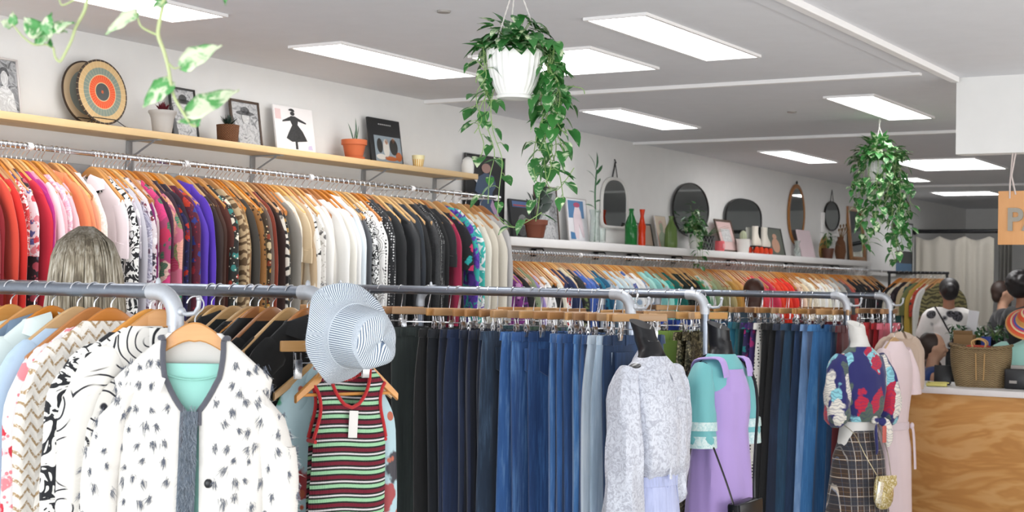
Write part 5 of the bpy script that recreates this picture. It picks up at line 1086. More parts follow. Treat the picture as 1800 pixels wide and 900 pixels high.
framed(1000, 1036, 78, ZS2, -5.25, 'white sketch print with blue and pink figure beside the bamboo vase', SILV, d_mag, [plain('paper_white', '#e9e8ec', .5), plain('ink_blue', '#4f7fae', .5), plain('ink_blush', '#e3d2d8', .5), plain('ink_crimson', '#b24a6c', .5)], lean=-.12, bw=.006, cat='print')
CLG = glass('clear_glass', '#eef5f2', .02, .85)
def vase(px, X, prof, mat, lab, cat='vase', name='glass_vase', z=ZS2, n=28, group=None, flute=0, fd=0):
    p = spot(px, X, z); k = size(1, p); o = MB().lathe([(r_ * k, h_ * k) for r_, h_ in prof], n, flute=flute, fd=fd).obj(name, mat); o.location = p; tag(o, lab, cat, group); return o, p, k
o, p, k = vase(1045, -5.17, [(.5, 0), (9, 0), (10, 2), (9, 20), (8, 46), (10, 58), (9.4, 58), (7.2, 46), (8, 4), (.5, 4)], CLG, 'clear glass vase holding a tall lucky bamboo stem')
b = MB(); q = MB(); 
q.tube(lerp_path([(0, 0, .01), (0, .008, .2), (0, -.005, .36), (.0, .01, .50), (0, .02, .54)], 12), .006, 8)
for z_, dy, L in ((.30, 1, .10), (.36, -1, .09), (.42, 1, .12), (.46, -1, .13), (.50, 1, .16), (.53, -.5, .15), (.54, .2, .14), (.25, -1, .14), (.22, 1.3, .12)): leafm(b, Vector((0, 0, z_)), Vector((.15, dy * .8, .75 if z_ > .4 else .35)), Vector((.6, 0, .6)), L, .09, False, fold=.3, droop=.35)
o = empty('bamboo_plant', p, 0, 'tall lucky bamboo with arching narrow leaves standing in the clear vase', 'plant'); b.obj('leaves', GL, o); q.obj('stem', GL, o)
vase(1057, -5.14, [(.5, 0), (7, 0), (7.5, 2), (7.5, 26), (7, 26), (6.6, 4), (.5, 3)], CLG, 'short clear glass tumbler right of the bamboo vase', 'glass', 'glass_tumbler')
def wall_mirror(px, py0, py1, wpx, lab, fmat, shape='round', fw=.012, X=-5.325, extra=None, rzl=0.0, group='wall mirrors'):
    p = onX(px, (py0 + py1) / 2, X); k = dep(p) / F; H = (py1 - py0) * k; u0 = colX(px - wpx / 2, X, p.z); u1 = colX(px + wpx / 2, X, p.z); W = u1 - u0
    r = empty('wall_mirror', p, PI / 2 + rzl, lab, 'mirror', group); n = 56; out = []; 
    for j in range(n):
        a = 2 * PI * j / n
        if shape == 'round': x, z_ = W / 2 * math.cos(a), H / 2 * math.sin(a)
        elif shape == 'arch':
            c_, s_ = math.cos(a), math.sin(a); x = W / 2 * se(c_, .25 if s_ < 0 else .8); z_ = H / 2 * se(s_, .25 if s_ < 0 else .8)
        elif shape == 'rect': x = W / 2 * se(math.cos(a), .12); z_ = H / 2 * se(math.sin(a), .12)
        out.append((x, z_))
    g_ = MB(); g_.rings([[(x * .99, .004, z_ * .99) for x, z_ in out], [(x * .99, -.004, z_ * .99) for x, z_ in out]]); g_.obj('mirror_glass', mirror(), r, False)
    if fw:
        f = MB(); kx = 1 + fw / (W / 2); kz = 1 + fw / (H / 2)
        rs = [[(x * a_, y, z_ * b_) for x, z_ in out] for a_, b_, y in ((.97, .98, .006), (.97, .98, -.007), ((1 + kx) / 2, (1 + kz) / 2, -.013), (kx, kz, -.006), (kx, kz, .006), (.97, .98, .006))]
        f.rings(rs, True, (False, False)).obj('frame', fmat, r)
    if extra: extra(r, W, H)
    return r
WF = plain('white_mirror_frame', '#d8d6d2', .5); OAK = wood('oak_frame', '#b07a42', '#8a5729', 'Z', 1, .35)
def strap(r, W, H): MB().tube([(-.05, 0, H / 2), (0, 0, H / 2 + .14), (.05, 0, H / 2)], .004, 6).tube([(-.03, .003, H / 2 + .01), (.015, .003, H / 2 + .13)], .003, 6).tube([(0, .005, H / 2 + .16), (0, -.01, H / 2 + .13)], .005, 6).obj('hanging_cord', BF, r)
wall_mirror(1080, 316, 398, 42, 'pale framed mirror with rounded top and a dark cord, left of the green bottle', WF, 'arch', .02, extra=strap)
GB = glass('green_glass', '#2f8a45', .08, .55); RG = glass('orange_red_glass', '#e0401a', .12, .25); GD = glass('olive_glass', '#7f9a5a', .15, .5)
vase(1109, -5.16, [(.5, 0), (10, 0), (11, 2), (11, 34), (8.5, 44), (4, 54), (3.6, 60), (4.6, 61), (4.4, 64), (2.8, 64), (2.5, 10), (.5, 3)], GB, 'tall emerald green glass bottle on the white shelf', 'bottle', 'glass_bottle')
vase(1128, -5.15, [(.5, 0), (6, 0), (6.6, 4), (6.2, 22), (7, 34), (4.5, 44), (3, 52), (5, 64), (4.4, 64), (2.2, 50), (.5, 6)], RG, 'slim orange-red glass vase right of the green bottle', 'vase', 'glass_vase', group=None)
framed(1118, 1150, 42, ZS2, -5.24, 'small dark framed card behind the orange-red vase', BF, None, [plain('brown_card', '#a58f7e', .5)], bw=.012, lean=-.2)
framed(1158, 1178, 58, ZS2, -5.24, 'narrow beige art card leaning left of the olive decanter', SILV, d_portrait(False, 2, 2), [plain('beige_card', '#cbb9a0', .5), plain('green_ink', '#8d9a7c', .5), plain('rose_ink', '#c49a8c', .5), plain('rose_ink', '#c49a8c', .5), plain('green_ink', '#8d9a7c', .5)], bw=.005, lean=-.2, cat='card', name='art_card')
vase(1179, -5.17, [(.5, 0), (10, 0), (11.5, 3), (11.5, 10), (10, 34), (5, 44), (3.4, 50), (4.4, 56), (2.5, 56), (2.4, 8), (.5, 4)], GD, 'ribbed olive green glass decanter on the white shelf', 'decanter', 'glass_decanter', flute=12, fd=.04)
wall_mirror(1214, 322, 416, 62, 'large frameless oval mirror behind the ivy on the white shelf', BF, 'round', .003, X=-5.31)
wall_mirror(1307, 350, 420, 62, 'arched dark mirror behind the roller skates', BF, 'arch', .003, X=-5.31)
wall_mirror(1400, 330, 424, 25, 'tall oval mirror in a thick orange-brown wooden frame', OAK, 'round', .035, extra=lambda r, W, H: MB().ball((0, 0, H / 2 + .05), .012).tube([(0, 0, H / 2 + .03), (0, 0, H / 2 + .07)], .005, 6).obj('hanging_ring', BF, r))
wall_mirror(1462, 355, 405, 25, 'small round dark mirror hanging from a thin chain', BF, 'round', .008, extra=lambda r, W, H: MB().tube([(-.05, 0, H / 2), (0, 0, H / 2 + .13), (.05, 0, H / 2)], .004, 6).obj('chain', BF, r))
framed(1496, 1522, 96, ZS2, -5.28, 'tall mirror with a wooden frame leaning at the right end of the white shelf', OAK, None, [mirror()], bw=.05, lean=-.1, cat='mirror', name='leaning_mirror', th=.03)
# ivy pot, mesh basket with spider plant
WP = plain('white_matte_pot', '#e6e4df', .5)
o, p, k = vase(1222, -5.17, [(.5, 0), (9, 0), (13, 26), (13.5, 28), (12.5, 28), (11, 22), (.5, 20)], WP, 'white plant pot holding the ivy in front of the large oval mirror', 'plant pot', 'plant_pot')
def bushy(root, c, n, rx, ry, rz, L, mat, seed, vines=(), zmin=0, name='foliage', heart=True, wd=.4):
    r_ = random.Random(seed); b = MB(); st = MB()
    for _ in range(n):
        d = Vector((r_.gauss(0, 1), r_.gauss(0, 1), abs(r_.gauss(0, .8)) + zmin)).normalized(); p_ = c + Vector((d.x * rx, d.y * ry, d.z * rz)) * r_.uniform(.35, 1)
        leafm(b, p_, Vector((d.x, d.y, r_.uniform(-.7, .5))), Vector((d.x * .5, d.y * .5, 1)), L * r_.uniform(.6, 1.15), wd, heart, fold=.2, droop=r_.uniform(.1, .5))
        if r_.random() < .5: st.tube([c + Vector((0, 0, -.01)), (c + p_) / 2 + Vector((0, 0, .01)), p_], .0014, 5)
    for path, dens, Lv in vines:
        pts = lerp_path(path, 5 * len(path)); st.tube(pts, .0017 if L < .09 else .0032, 6)
        tot = sum((pts[i + 1] - pts[i]).length for i in range(len(pts) - 1)); k = max(2, int(tot / dens))
        for q in range(k):
            t_ = (q + r_.random() * .6) / k * (len(pts) - 1); i = min(int(t_), len(pts) - 2); p_ = pts[i].lerp(pts[i + 1], t_ - i)
            a = r_.uniform(0, 6.28); o = Vector((math.cos(a), math.sin(a), 0)); e = p_ + o * r_.uniform(.012, .04) * (Lv / .06) + Vector((0, 0, r_.uniform(-.01, .012)))
            st.tube([p_, (p_ + e) / 2 + Vector((0, 0, .006)), e], .0011, 5); leafm(b, e, o + Vector((0, 0, r_.uniform(-1.6, -.3))), o + Vector((0, 0, .7)), Lv * r_.uniform(.6, 1.15), wd, heart, fold=.22, droop=r_.uniform(0, .35))
    b.obj(name, mat, root); st.obj('stems', STEM, root)
r = empty('ivy_plant', p + Vector((0, 0, 22 * k)), 0, 'variegated ivy spilling over the white pot and shelf edge', 'plant')
vs1 = [([(0, 0, 0), (.08, -.06 - .05 * j, .05), (.12, -.12 - .05 * j, -.10), (.13, -.14 - .04 * j, -.2 - .12 * (j % 2)), (.13, -.13 - .05 * j, -.28 - .16 * (j % 2))], .035, .06) for j in range(3)]
bushy(r, Vector((0, -.02, .06)), 110, .07, .17, .24, .065, GLV, 11, vs1)
p = spot(1243, -5.16, ZS2); k = size(1, p); r = empty('basket_planter', p, 0, 'black wire mesh planter with a spider plant on the white shelf', 'potted plant')
MB().lathe([(.5 * k, 0), (10 * k, 0), (12.5 * k, 24 * k), (13 * k, 25 * k), (11.5 * k, 24 * k), (.5 * k, 20 * k)], 28).obj('pot', BLACK, r)
b = MB()
for j in range(14):
    for s_ in (-1, 1): b.tube([(13 * k * math.cos(2 * PI * j / 14 + s_ * q * .12) * (1 - .015 * q) , 13 * k * math.sin(2 * PI * j / 14 + s_ * q * .12) * (1 - .015 * q), (24 - q * 4) * k) for q in range(7)], .0015, 5)
b.obj('wire_mesh', plain('pale_wire', '#b8b8b8', .4, .5), r)
b = MB(); rl = random.Random(9)
for j in range(38):
    a = rl.uniform(0, 6.28); leafm(b, Vector((0, 0, 22 * k)), Vector((math.cos(a) * .5, math.sin(a), rl.uniform(.35, 1.3))), Vector((math.cos(a) * -.3, 0, 1)), rl.uniform(.13, .26), .05, False, fold=.3, droop=.45)
b.obj('leaves', GLV, r)
p = spot(1265, -5.15, ZS2); k = size(1, p); r = empty('candle', p, 0, 'coral pink candle in a wrapped jar on the white shelf', 'candle'); MB().lathe([(.5 * k, 0), (8 * k, 0), (8.4 * k, 1 * k), (8.4 * k, 17 * k), (7.8 * k, 18 * k), (.5 * k, 18 * k)], 24).obj('jar', plain('coral_pink', '#e9636a', .5), r); MB().bbox((8 * k, 0, 9 * k), (1.5 * k, 9 * k, 8 * k), k * .3).obj('sticker', plain('pink_sticker', '#f2a6a8', .5), r)
framed(1270, 1299, 60, ZS2, -5.2, 'slanting dark framed art print with white centre left of the skates', BRF, lambda q, w, h, c: (poly(q, [(-w * .3, c - h * .2), (w * .3, c - h * .2), (w * .3, c + h * .25), (-w * .3, c + h * .25)], Y_ - .001, 1)), [plain('pink_mount', '#d9b9b5', .5), G_[0]], bw=.02, lean=-.3)
o, p, k = vase(1306, -5.15, [(.5, 0), (10, 0), (12, 22), (12.5, 24), (11.5, 24), (10.5, 18), (.5, 17)], WP, 'white pot with a pale cactus between the frame and the skates', 'plant pot', 'plant_pot')
r = empty('cactus', p + Vector((0, 0, 18 * k)), 0, 'pale ribbed cactus in the white pot by the skates', 'plant'); MB().lathe([(.5 * k, 0), (5 * k, 0), (6 * k, 8 * k), (5.5 * k, 16 * k), (3 * k, 20 * k), (.5 * k, 21 * k)], 30, flute=10, fd=.1).obj('stem', leafmat('pale_cactus', '#b9bda0', '#9aa283'), r); MB().ball((0, 6 * k, 14 * k), (2.5 * k, 3 * k, 4 * k)).obj('offset_arm', leafmat('pale_cactus', '#b9bda0', '#9aa283'), r)
# roller skates
for i, (px, X, lb) in enumerate(((1329, -5.14, 'white roller skate with red wheels, front one beside the cactus'), (1345, -5.23, 'white roller skate with red wheels, rear one near the portrait card'))):
    p = spot(px, X, ZS2); k = size(1, p); r = empty('roller_skate', p, PI / 2, lb, 'roller skate', 'pair of roller skates')
    b = MB(); b.rings([[(x0 + rx * se(math.cos(2 * PI * j / 20), .8), ry * se(math.sin(2 * PI * j / 20), .9), z_) for j in range(20)] for x0, rx, ry, z_ in ((2 * k, 16 * k, 5 * k, 14 * k), (2 * k, 17 * k, 6 * k, 17 * k), (1 * k, 15.5 * k, 6 * k, 22 * k), (-4 * k, 9.5 * k, 5.5 * k, 29 * k), (-6.5 * k, 7 * k, 5 * k, 36 * k), (-6 * k, 7.5 * k, 5 * k, 46 * k), (-6 * k, 8 * k, 5.2 * k, 48 * k))]).obj('boot', plain('cream_leather', '#e6dfd2', .45), r)
    MB().bbox((0, 0, 12.5 * k), (33 * k, 10 * k, 2.5 * k), k * .6).bbox((0, 0, 9 * k), (22 * k, 3 * k, 5 * k), k).obj('sole_plate', BLACK, r)
    for x in (-11, 10):
        for s_ in (-1, 1):
            w_ = MB().lathe([(.5 * k, -2 * k), (3 * k, -2.4 * k), (5.6 * k, -2 * k), (6 * k, 0), (5.6 * k, 2 * k), (3 * k, 2.4 * k), (.5 * k, 2 * k)], 20); w_.xf(Matrix.Translation((x * k, s_ * 6 * k, 6 * k)) @ Matrix.Rotation(PI / 2, 4, 'X')); w_.obj('wheel', plain('red_orange_wheel', '#e2431c', .35), r)
    MB().ball((17 * k, 0, 11 * k), (3 * k, 3 * k, 3.5 * k)).obj('toe_stop', plain('red_orange_wheel', '#e2431c', .35), r)
    b = MB(); [b.tube([((3 - q * 2.4) * k, -4 * k, (24 + q * 4.5) * k), ((4 - q * 2.4) * k, 4 * k, (25 + q * 4.5) * k)], .6 * k, 5) for q in range(4)]; b.obj('laces', WHITE, r)
framed(1353, 1381, 50, ZS2, -5.22, 'dark framed portrait card of a seated figure right of the skates', BF, lambda q, w, h, c: (ell(q, 0, c - h * .15, w * .25, h * .28, Y_ - .001, 1), ell(q, 0, c + h * .2, w * .14, h * .1, Y_ - .002, 1)), [plain('card_green_grey', '#5c6257', .5), plain('photo_skin', '#c99a80', .5)], bw=.01, lean=-.22)
framed(1411, 1434, 50, ZS2, -5.2, 'pale pink card leaning below the wooden oval mirror', None, None, [plain('pale_pink_card', '#e2cdd2', .6)], bw=0, lean=-.25, cat='card', name='pink_card', th=.01)
o, p, k = vase(1401, -5.17, [(.5, 0), (6, 0), (6, 12), (3, 20), (6, 28), (5.4, 28), (2.4, 20), (5, 10), (.5, 3)], CLG, 'clear hourglass shaped glass under the wooden oval mirror', 'glass', 'glass_goblet')
# brown rattan plants cluster
p = spot(1448, -5.2, ZS2); k = size(1, p); r = empty('rattan_fan', p, PI / 2, 'round golden rattan tray standing behind the brown potted plant', 'tray'); 
RAT = plain('golden_rattan', '#a5824a', .6)
me = MB().lathe([(.5 * k, .006), (18 * k, .006), (20 * k, .0), (20 * k, -.012), (18 * k, -.006), (.5 * k, -.006)], 36); me.xf(Matrix.Translation((0, 0, 20 * k)) @ Matrix.Rotation(PI / 2 + .15, 4, 'X')); me.obj('tray', RAT, r)
b = MB(); [b.tube([(19 * k * math.cos(a), -.014, 20 * k + 19 * k * math.sin(a)), (0, -.016, 20 * k)], .5 * k, 5) for a in [q * PI / 8 for q in range(16)]]; b.obj('ribs', RAT, r)
p = spot(1455, -5.14, ZS2); k = size(1, p); r = empty('potted_plant', p, 0, 'dark brown pot with a small leafy plant near the rattan tray', 'potted plant'); MB().lathe([(.5 * k, 0), (8 * k, 0), (11 * k, 16 * k), (11 * k, 18 * k), (10 * k, 18 * k), (.5 * k, 14 * k)], 24).obj('pot', plain('dark_brown_pot', '#5a3626', .5), r); bushy(r, Vector((0, 0, 18 * k)), 40, .07, .1, .2, .07, GL, 21, zmin=.4, heart=False, wd=.2)
p = spot(1477, -5.2, ZS2); k = size(1, p); r = empty('wicker_vase', p, 0, 'brown wicker vase with dried pods at the right of the rattan tray', 'vase'); MB().lathe([(.5 * k, 0), (7 * k, 0), (10 * k, 14 * k), (8 * k, 30 * k), (5 * k, 36 * k), (6 * k, 40 * k), (4 * k, 38 * k), (.5 * k, 30 * k)], 28, flute=14, fd=.03).obj('body', BRW, r)
b = MB(); [b.tube([(0, 0, 34 * k), (.01 * q, (q - 3) * 3 * k, (50 + (q * 7) % 13) * k)], .7 * k, 5).ball((.01 * q, (q - 3) * 3 * k, (52 + (q * 7) % 13) * k), (1.6 * k, 1.6 * k, 3 * k)) for q in range(7)]; b.obj('dried_pods', plain('dried_brown', '#7a5c38', .8), r)
# light box and notice at the far end of the wall
p = onX(1550, 452, -5.30); k = dep(p) / F
r = empty('notice_board', p, PI / 2, 'white panel on the wall at the end of the white shelf', 'panel'); W = colX(1572, -5.3, p.z) - colX(1528, -5.3, p.z); MB().bbox((0, 0, 0), (W, .05, 66 * k), .006).obj('board', TRIM, r)
framed(1573, 1603, 92, 1.78, -5.29, 'framed dark notice with a blue base at the far end of the wall', plain('black_frame', '#1b1a1a', .35), lambda q, w, h, c: (poly(q, [(-w * .5, c - h * .5), (w * .5, c - h * .5), (w * .5, c - h * .3), (-w * .5, c - h * .3)], Y_ - .001, 1), poly(q, [(-w * .5, c - h * .05), (w * .5, c - h * .05), (w * .5, c + h * .5), (-w * .5, c + h * .5)], Y_ - .001, 2)), [plain('notice_dark', '#232a33', .4), plain('notice_blue', '#3f6d94', .4), plain('notice_white', '#d3d6d8', .5)], bw=.02, lean=0)
# ---------------------------------------------------------------- hanging plants
IR = Vector((.8525, .5223, 0)); IT = Vector((-.5226, .8525, 0))      # sideways and away directions for laying out trailing stems
def hanging(px, py, d, Rpx, Hpx, lab, seed, vines, ntop, top, L, flu=26):
    P0 = at(px, py, d); k = d / F; R = Rpx * k; H = Hpx * k
    root = empty('hanging_plant', P0, 0, lab, 'hanging plant', 'hanging plants')
    MB().lathe([(.004, -H), (R * .54, -H), (R * .60, -H + .006), (R * .76, -H * .78), (R * .89, -H * .5), (R * .96, -H * .2), (R * .98, -.012)], 104, flute=flu, fd=.022).lathe([(R * .97, -.014), (R * 1.0, -.012), (R * 1.015, -.002), (R * .97, .0), (R * .9, -.02), (.004, -.03)], 64, cap=(False, False)).obj('pot', WHITE, root)
    MB().lathe([(.004, -H - .012), (R * .6, -H - .012), (R * .64, -H - .004), (R * .56, -H + .004), (.004, -H + .004)], 32).obj('saucer', WHITE, root)
    c = MB(); top_ = Vector((0, 0, 2.735 - P0.z)); kn = Vector((0, 0, min(.46, (2.735 - P0.z) * .8)))
    for j in range(3):
        a = 2 * PI * j / 3 + .3; q = Vector((R * .98 * math.cos(a), R * .98 * math.sin(a), -.005)); n = 26
        for s_ in (0, PI): c.tube([q.lerp(kn, i / n) + Vector((math.cos(i * 1.5 + s_), math.sin(i * 1.5 + s_), 0)) * .0018 for i in range(n + 1)], .0016, 5)
    c.tube([kn, top_], .003, 6); c.tube([top_ + Vector((0, 0, -.03)), top_ + Vector((.008, 0, -.015)), top_], .003, 6); c.obj('hanging_cord', plain('cotton_cord', '#dcd7d2', .8), root)
    MB().lathe([(.003, -.012), (R * .9, -.014), (.003, -.002)], 20).obj('soil', plain('potting_soil', '#3c2c22', .9), root)
    vp = []
    for v_ in vines:
        pts = [IR * (x * k) + IT * y + Vector((0, 0, z * k)) for x, y, z in v_[0]]; vp.append((pts, v_[1], v_[2]))
    bushy(root, Vector((0, 0, .0)), ntop, top[0], top[0], top[1], L, GLV, seed, vp)
    return root
rv = random.Random(77)
V = []
# x (px), y (m away), z (px up) relative to the rim centre
def vine(x0, z_end, x1, y, dens=.035, L=.062, amp=8):
    n = 6; s_ = 1 if x0 > 0 else -1; p = [(x0 * .3, y * .3, 6), (x0, y, 8)]
    for i in range(1, n + 1):
        t_ = i / n; p.append((x0 + (x1 - x0) * t_ + amp * math.sin(i * 1.9 + x0), y + .02 * math.sin(i * 1.3 + x1), -t_ * abs(z_end)))
    return (p, dens, L)
V += [vine(52, 90, 60, .02), vine(58, 150, 90, -.02), vine(62, 210, 72, .04), vine(55, 240, 60, .0), vine(66, 190, 84, -.03), vine(48, 300, 40, .03, .045), vine(70, 140, 96, .05), vine(60, 260, 84, .02), vine(45, 120, 62, .07), vine(64, 110, 76, -.05, .03), vine(56, 175, 54, .06)]
V += [vine(-46, 200, -62, .02, .055), vine(-52, 150, -66, -.02, .06), vine(-44, 290, -18, .0, .05), vine(-50, 270, -36, .04, .055), vine(-40, 100, -50, .05, .05), vine(-56, 60, -62, -.03, .05)]
V += [([(40, .02, 0), (80, 0, -60), (100, 0, -62), (120, 0, -66), (124, 0, -75)], .09, .05), ([(55, .02, -190), (62, 0, -235), (78, 0, -245), (95, 0, -225), (108, 0, -205)], .08, .075), ([(-30, 0, -290), (0, -.02, -312), (30, -.03, -300), (52, -.02, -285)], .06, .06)]
hanging(905, 88, 5.2, 50, 80, 'large pothos trailing from a white ribbed pot hanging at the centre', 31, V, 150, (.13, .125), .07)
V2 = [vine(x, z_, x * 1.5 + o, y, .035, .07, 4) for x, z_, o, y in ((26, 130, 4, 0), (20, 160, 8, -.05), (30, 100, 8, .05), (-20, 120, -4, 0), (-26, 90, -6, .05), (-16, 150, 0, -.08), (10, 165, 10, -.1), (-8, 140, -8, -.1), (24, 175, 6, .02), (16, 120, 14, .1), (-22, 160, 2, -.03), (4, 120, 2, -.14), (30, 150, 12, -.02), (-28, 60, -10, 0), (32, 80, 16, 0), (0, 100, -12, -.15), (14, 178, 12, .03), (-12, 110, 6, -.16), (22, 140, 0, -.12))]
hanging(1545, 283, 9.8, 22, 36, 'far bushy pothos hanging below the ceiling light near the back of the shop', 32, V2, 190, (.19, .16), .075)
# near vines entering from the top left
NL = leafmat('pale_variegated_leaf', '#5d9e58', '#3f8444', '#c6cfb0', .5); NST = leafmat('pale_vine_stem', '#b5bb8a', '#93a76c')
def npx(x, y, d=2.6): return at(x, y, d)
root = empty('trailing_pothos', at(215, -150, 2.6), 0, 'pale green pothos stems with big blurred leaves hanging at the top left corner', 'hanging plant', 'hanging plants')
def rel(p): return p - root.location
c0 = rel(at(215, -120, 2.6)); 
MB().lathe([(.004, -.13), (.06, -.13), (.09, -.06), (.105, 0), (.1, .004), (.09, -.01), (.004, -.02)], 48, (0, 0, .06), flute=20, fd=.02).obj('pot', WHITE, root)
c = MB()
for j in range(3): a = 2 * PI * j / 3; c.tube([(.1 * math.cos(a), .1 * math.sin(a), .06), (0, 0, 2.6 - root.location.z), ], .002, 6)
c.tube([(0, 0, 2.6 - root.location.z), (0, 0, 2.735 - root.location.z)], .003, 6); c.obj('hanging_cord', plain('cotton_cord', '#dcd7d2', .8), root)
def nstem(pts, r0=.0035, d=2.6):
    q = [rel(npx(x, y, d + (p_[0] if p_ else 0))) for x, y, *p_ in pts]; q = lerp_path(q, 5 * len(q)); MB().tube(q, [r0 * (1 - .45 * i / len(q)) for i in range(len(q))], 8).obj('stem', NST, root)
s0 = (215, -118)
nstem([(s0[0] - 25, s0[1] + 8), (178, -60), (155, -5), (148, 20), (133, 48), (125, 72), (110, 102), (104, 108), (97, 100), (94, 84)])
nstem([(140, -6), (112, 9), (104, 0), (98, -20)], .0018)
nstem([(94, 84), (80, 78), (60, 78), (42, 66), (28, 50), (22, 42)], .0022)
nstem([(s0[0] + 25, s0[1] + 8), (262, -60), (288, -20), (286, 10), (281, 35), (278, 62), (288, 90), (296, 120), (300, 145), (306, 170), (320, 195), (335, 218), (345, 222)], .0042)
nstem([(278, 62), (262, 55), (248, 46), (242, 32), (238, 22)], .0022); nstem([(297, 112), (306, 120), (316, 118)], .002); nstem([(300, 142), (296, 138), (292, 134)], .002)
nstem([(s0[0] + 25, s0[1] + 5), (330, -60), (375, -30), (392, -10)], .003)
def nleaf(b0, tip, w, d=2.6, dt=0.0, fold=.25, flip=1, droop=.15):
    p = rel(npx(b0[0], b0[1], d)); e = rel(npx(tip[0], tip[1], d + dt)); L = (e - p).length; n = (-IT * .8 + Vector((0, 0, .45 * flip))); b = MB()
    prof = [(-.05, .16), (.03, .38), (.15, .5), (.32, .53), (.5, .47), (.68, .34), (.84, .17), (.94, .06), (1.0, .0)]
    dd = (e - p).normalized(); n = (n - dd * n.dot(dd)).normalized(); s_ = dd.cross(n); W = w * d / F; vs_ = []
    for t_, w_ in prof:
        for u in (-1, -.55, 0, .55, 1):
            ee = w_ * W * u; zz = n * (abs(ee) * fold * (1 if abs(u) < 1 else .85) + .003 * math.sin(t_ * 14 + u * 3) - L * droop * (t_ - .5) ** 2)
            vs_.append(p + dd * L * (max(t_, 0) if u == 0 else t_) + s_ * ee + zz)
    fs = [(5 * i + j, 5 * i + j + 1, 5 * i + j + 6, 5 * i + j + 5) for i in range(len(prof) - 1) for j in range(4)]
    b.add(vs_, fs); o = b.obj('leaf', NL, root, ang=80); md = o.modifiers.new('t', 'SOLIDIFY'); md.thickness = .0006; return o
for a_ in (((318, 116), (389, 78), 44), ((301, 142), (250, 188), 40), ((330, 200), (420, 156), 44, 2.6, .03), ((240, 20), (184, 60), 26), ((345, 210), (312, 214), 16), ((292, 2), (268, 12), 20), ((276, -8), (284, 10), 12),
           ((70, 62), (42, 30), 34), ((80, 60), (90, 22), 24), ((82, 62), (60, 78), 26), ((84, 60), (128, 38), 22, 2.6, -.03), ((74, 58), (50, 45), 30), ((84, 58), (110, 36), 20, 2.62), ((22, 44), (2, 38), 22), ((24, 44), (22, 20), 16), ((92, 76), (84, 78), 18), ((396, -14), (396, 9), 10), ((300, -14), (262, -5), 20), ((88, 52), (118, 55), 18), ((345, 222), (352, 200), 10)):
    nleaf(*a_)
# ---------------------------------------------------------------- hanging wooden sign
SG = wood('sign_ply', '#e0ab78', '#cc9360', 'Z', .7, .5); p = at(1749, 382, 7.75); k = dep(p) / F
r = empty('hanging_sign', (p.x + .30, 8.0, p.z), 0, 'hanging plywood sign with grey capital letters at the right edge', 'sign'); rot_ = 0
W_, H_ = .60, 95 * k
MB().bbox((0, 0, 0), (W_, .012, H_), .002).obj('board', SG, r)
def letter(ch, x, z, h, mat, y=-.012):
    cu = bpy.data.curves.new('letter', 'FONT'); cu.body = ch; cu.size = h * 1.38; cu.extrude = .005; cu.offset = .004; cu.bevel_depth = 0
    o = bpy.data.objects.new('tmp', cu); C.objects.link(o); dg = bpy.context.evaluated_depsgraph_get(); me = bpy.data.meshes.new_from_object(o.evaluated_get(dg)); bpy.data.objects.remove(o)
    me.materials.clear(); me.materials.append(mat); q = bpy.data.objects.new('letter', me); C.objects.link(q); q.parent = r; q.rotation_euler = (PI / 2, 0, 0); q.location = (x, y, z); return q
LT = plain('grey_letter_board', '#9a9489', .6)
letter('P', -W_ / 2 + 15 * k, -.065, 40 * k, LT); letter('A', -W_ / 2 + 43 * k, -.065, 40 * k, LT)
for s_ in (-1, 1):
    c = MB(); x = s_ * (W_ / 2 - .06); c.tube([(x, -.008, H_ / 2 - .04), (x, -.01, H_ / 2 + .03), (x + .01, 0, 2.33 - r.location.z)], .0045, 8).tube([(x + .03, -.008, H_ / 2 - .02), (x + .008, -.01, H_ / 2 + .08), (x + .025, .0, 2.33 - r.location.z)], .0045, 8)
    c.obj('rope', plain('pink_rope', '#cdbfba', .8), r)
# ---------------------------------------------------------------- counter and what stands on it
t = NT('plywood_panel'); v = t.co(False); sv = t.scale(v, (.9, 1, 2.6)); n1 = t.noise(sv, 1.1, 4, .5, 1.2); wv = t.math('SINE', t.math('MULTIPLY', n1, 46)); f_ = t.math('ADD', t.math('MULTIPLY', wv, .28), .5); n2 = t.noise(sv, 2.2, 3)
PLY = t.fin(t.ramp(t.math('ADD', t.math('MULTIPLY', f_, .6), t.math('MULTIPLY', n2, .4)), [(.25, srgb('#deb074')), (.55, srgb('#d29c5b')), (.8, srgb('#bd8445'))]), .5)
r = empty('shop_counter', (0, 10.65, 0), 0, 'plywood shop counter with a white top at the right', 'counter')
MB().bbox((-.71, -.33, .44), (4.82, .02, .88), .002).bbox((-3.11, 0, .44), (.02, .64, .88), .002).obj('front_panel', PLY, r)
MB().bbox((-.71, 0, .903), (4.9, .74, .042), .004).obj('countertop', TRIM, r)
ZC = .925
# wicker basket
p = onY(1724, 655, 10.62); bx = Vector((p.x, 10.62, ZC)); k = dep(bx) / F
t = NT('wicker'); v = t.co(False); X3 = t.xyz(v); a_ = t.math('ARCTAN2', X3[1], X3[0]); wv = t.math('SINE', t.math('ADD', t.math('MULTIPLY', X3[2], 420), t.math('MULTIPLY', t.math('SINE', t.math('MULTIPLY', a_, 30)), 1.6)))
WK = t.fin(t.mix(t.math('ADD', t.math('MULTIPLY', wv, .35), t.math('MULTIPLY', t.noise(v, 14, 2), .7)), srgb('#7a6343'), srgb('#b39c74')), .7, 0, wv, .9, .004)
r = empty('wicker_basket', bx, .15, 'large open wicker basket on the counter', 'basket'); hh = 70 * k
b = MB(); rs = []
for q in range(14):
    s_ = q / 13; a = (42 + 10 * math.sin(s_ * 1.9)) * k; rs.append([(a * se(math.cos(2 * PI * j / 60), .75), a * .62 * se(math.sin(2 * PI * j / 60), .75), hh * s_ * (1 + .04 * math.cos(4 * PI * j / 60))) for j in range(60)])
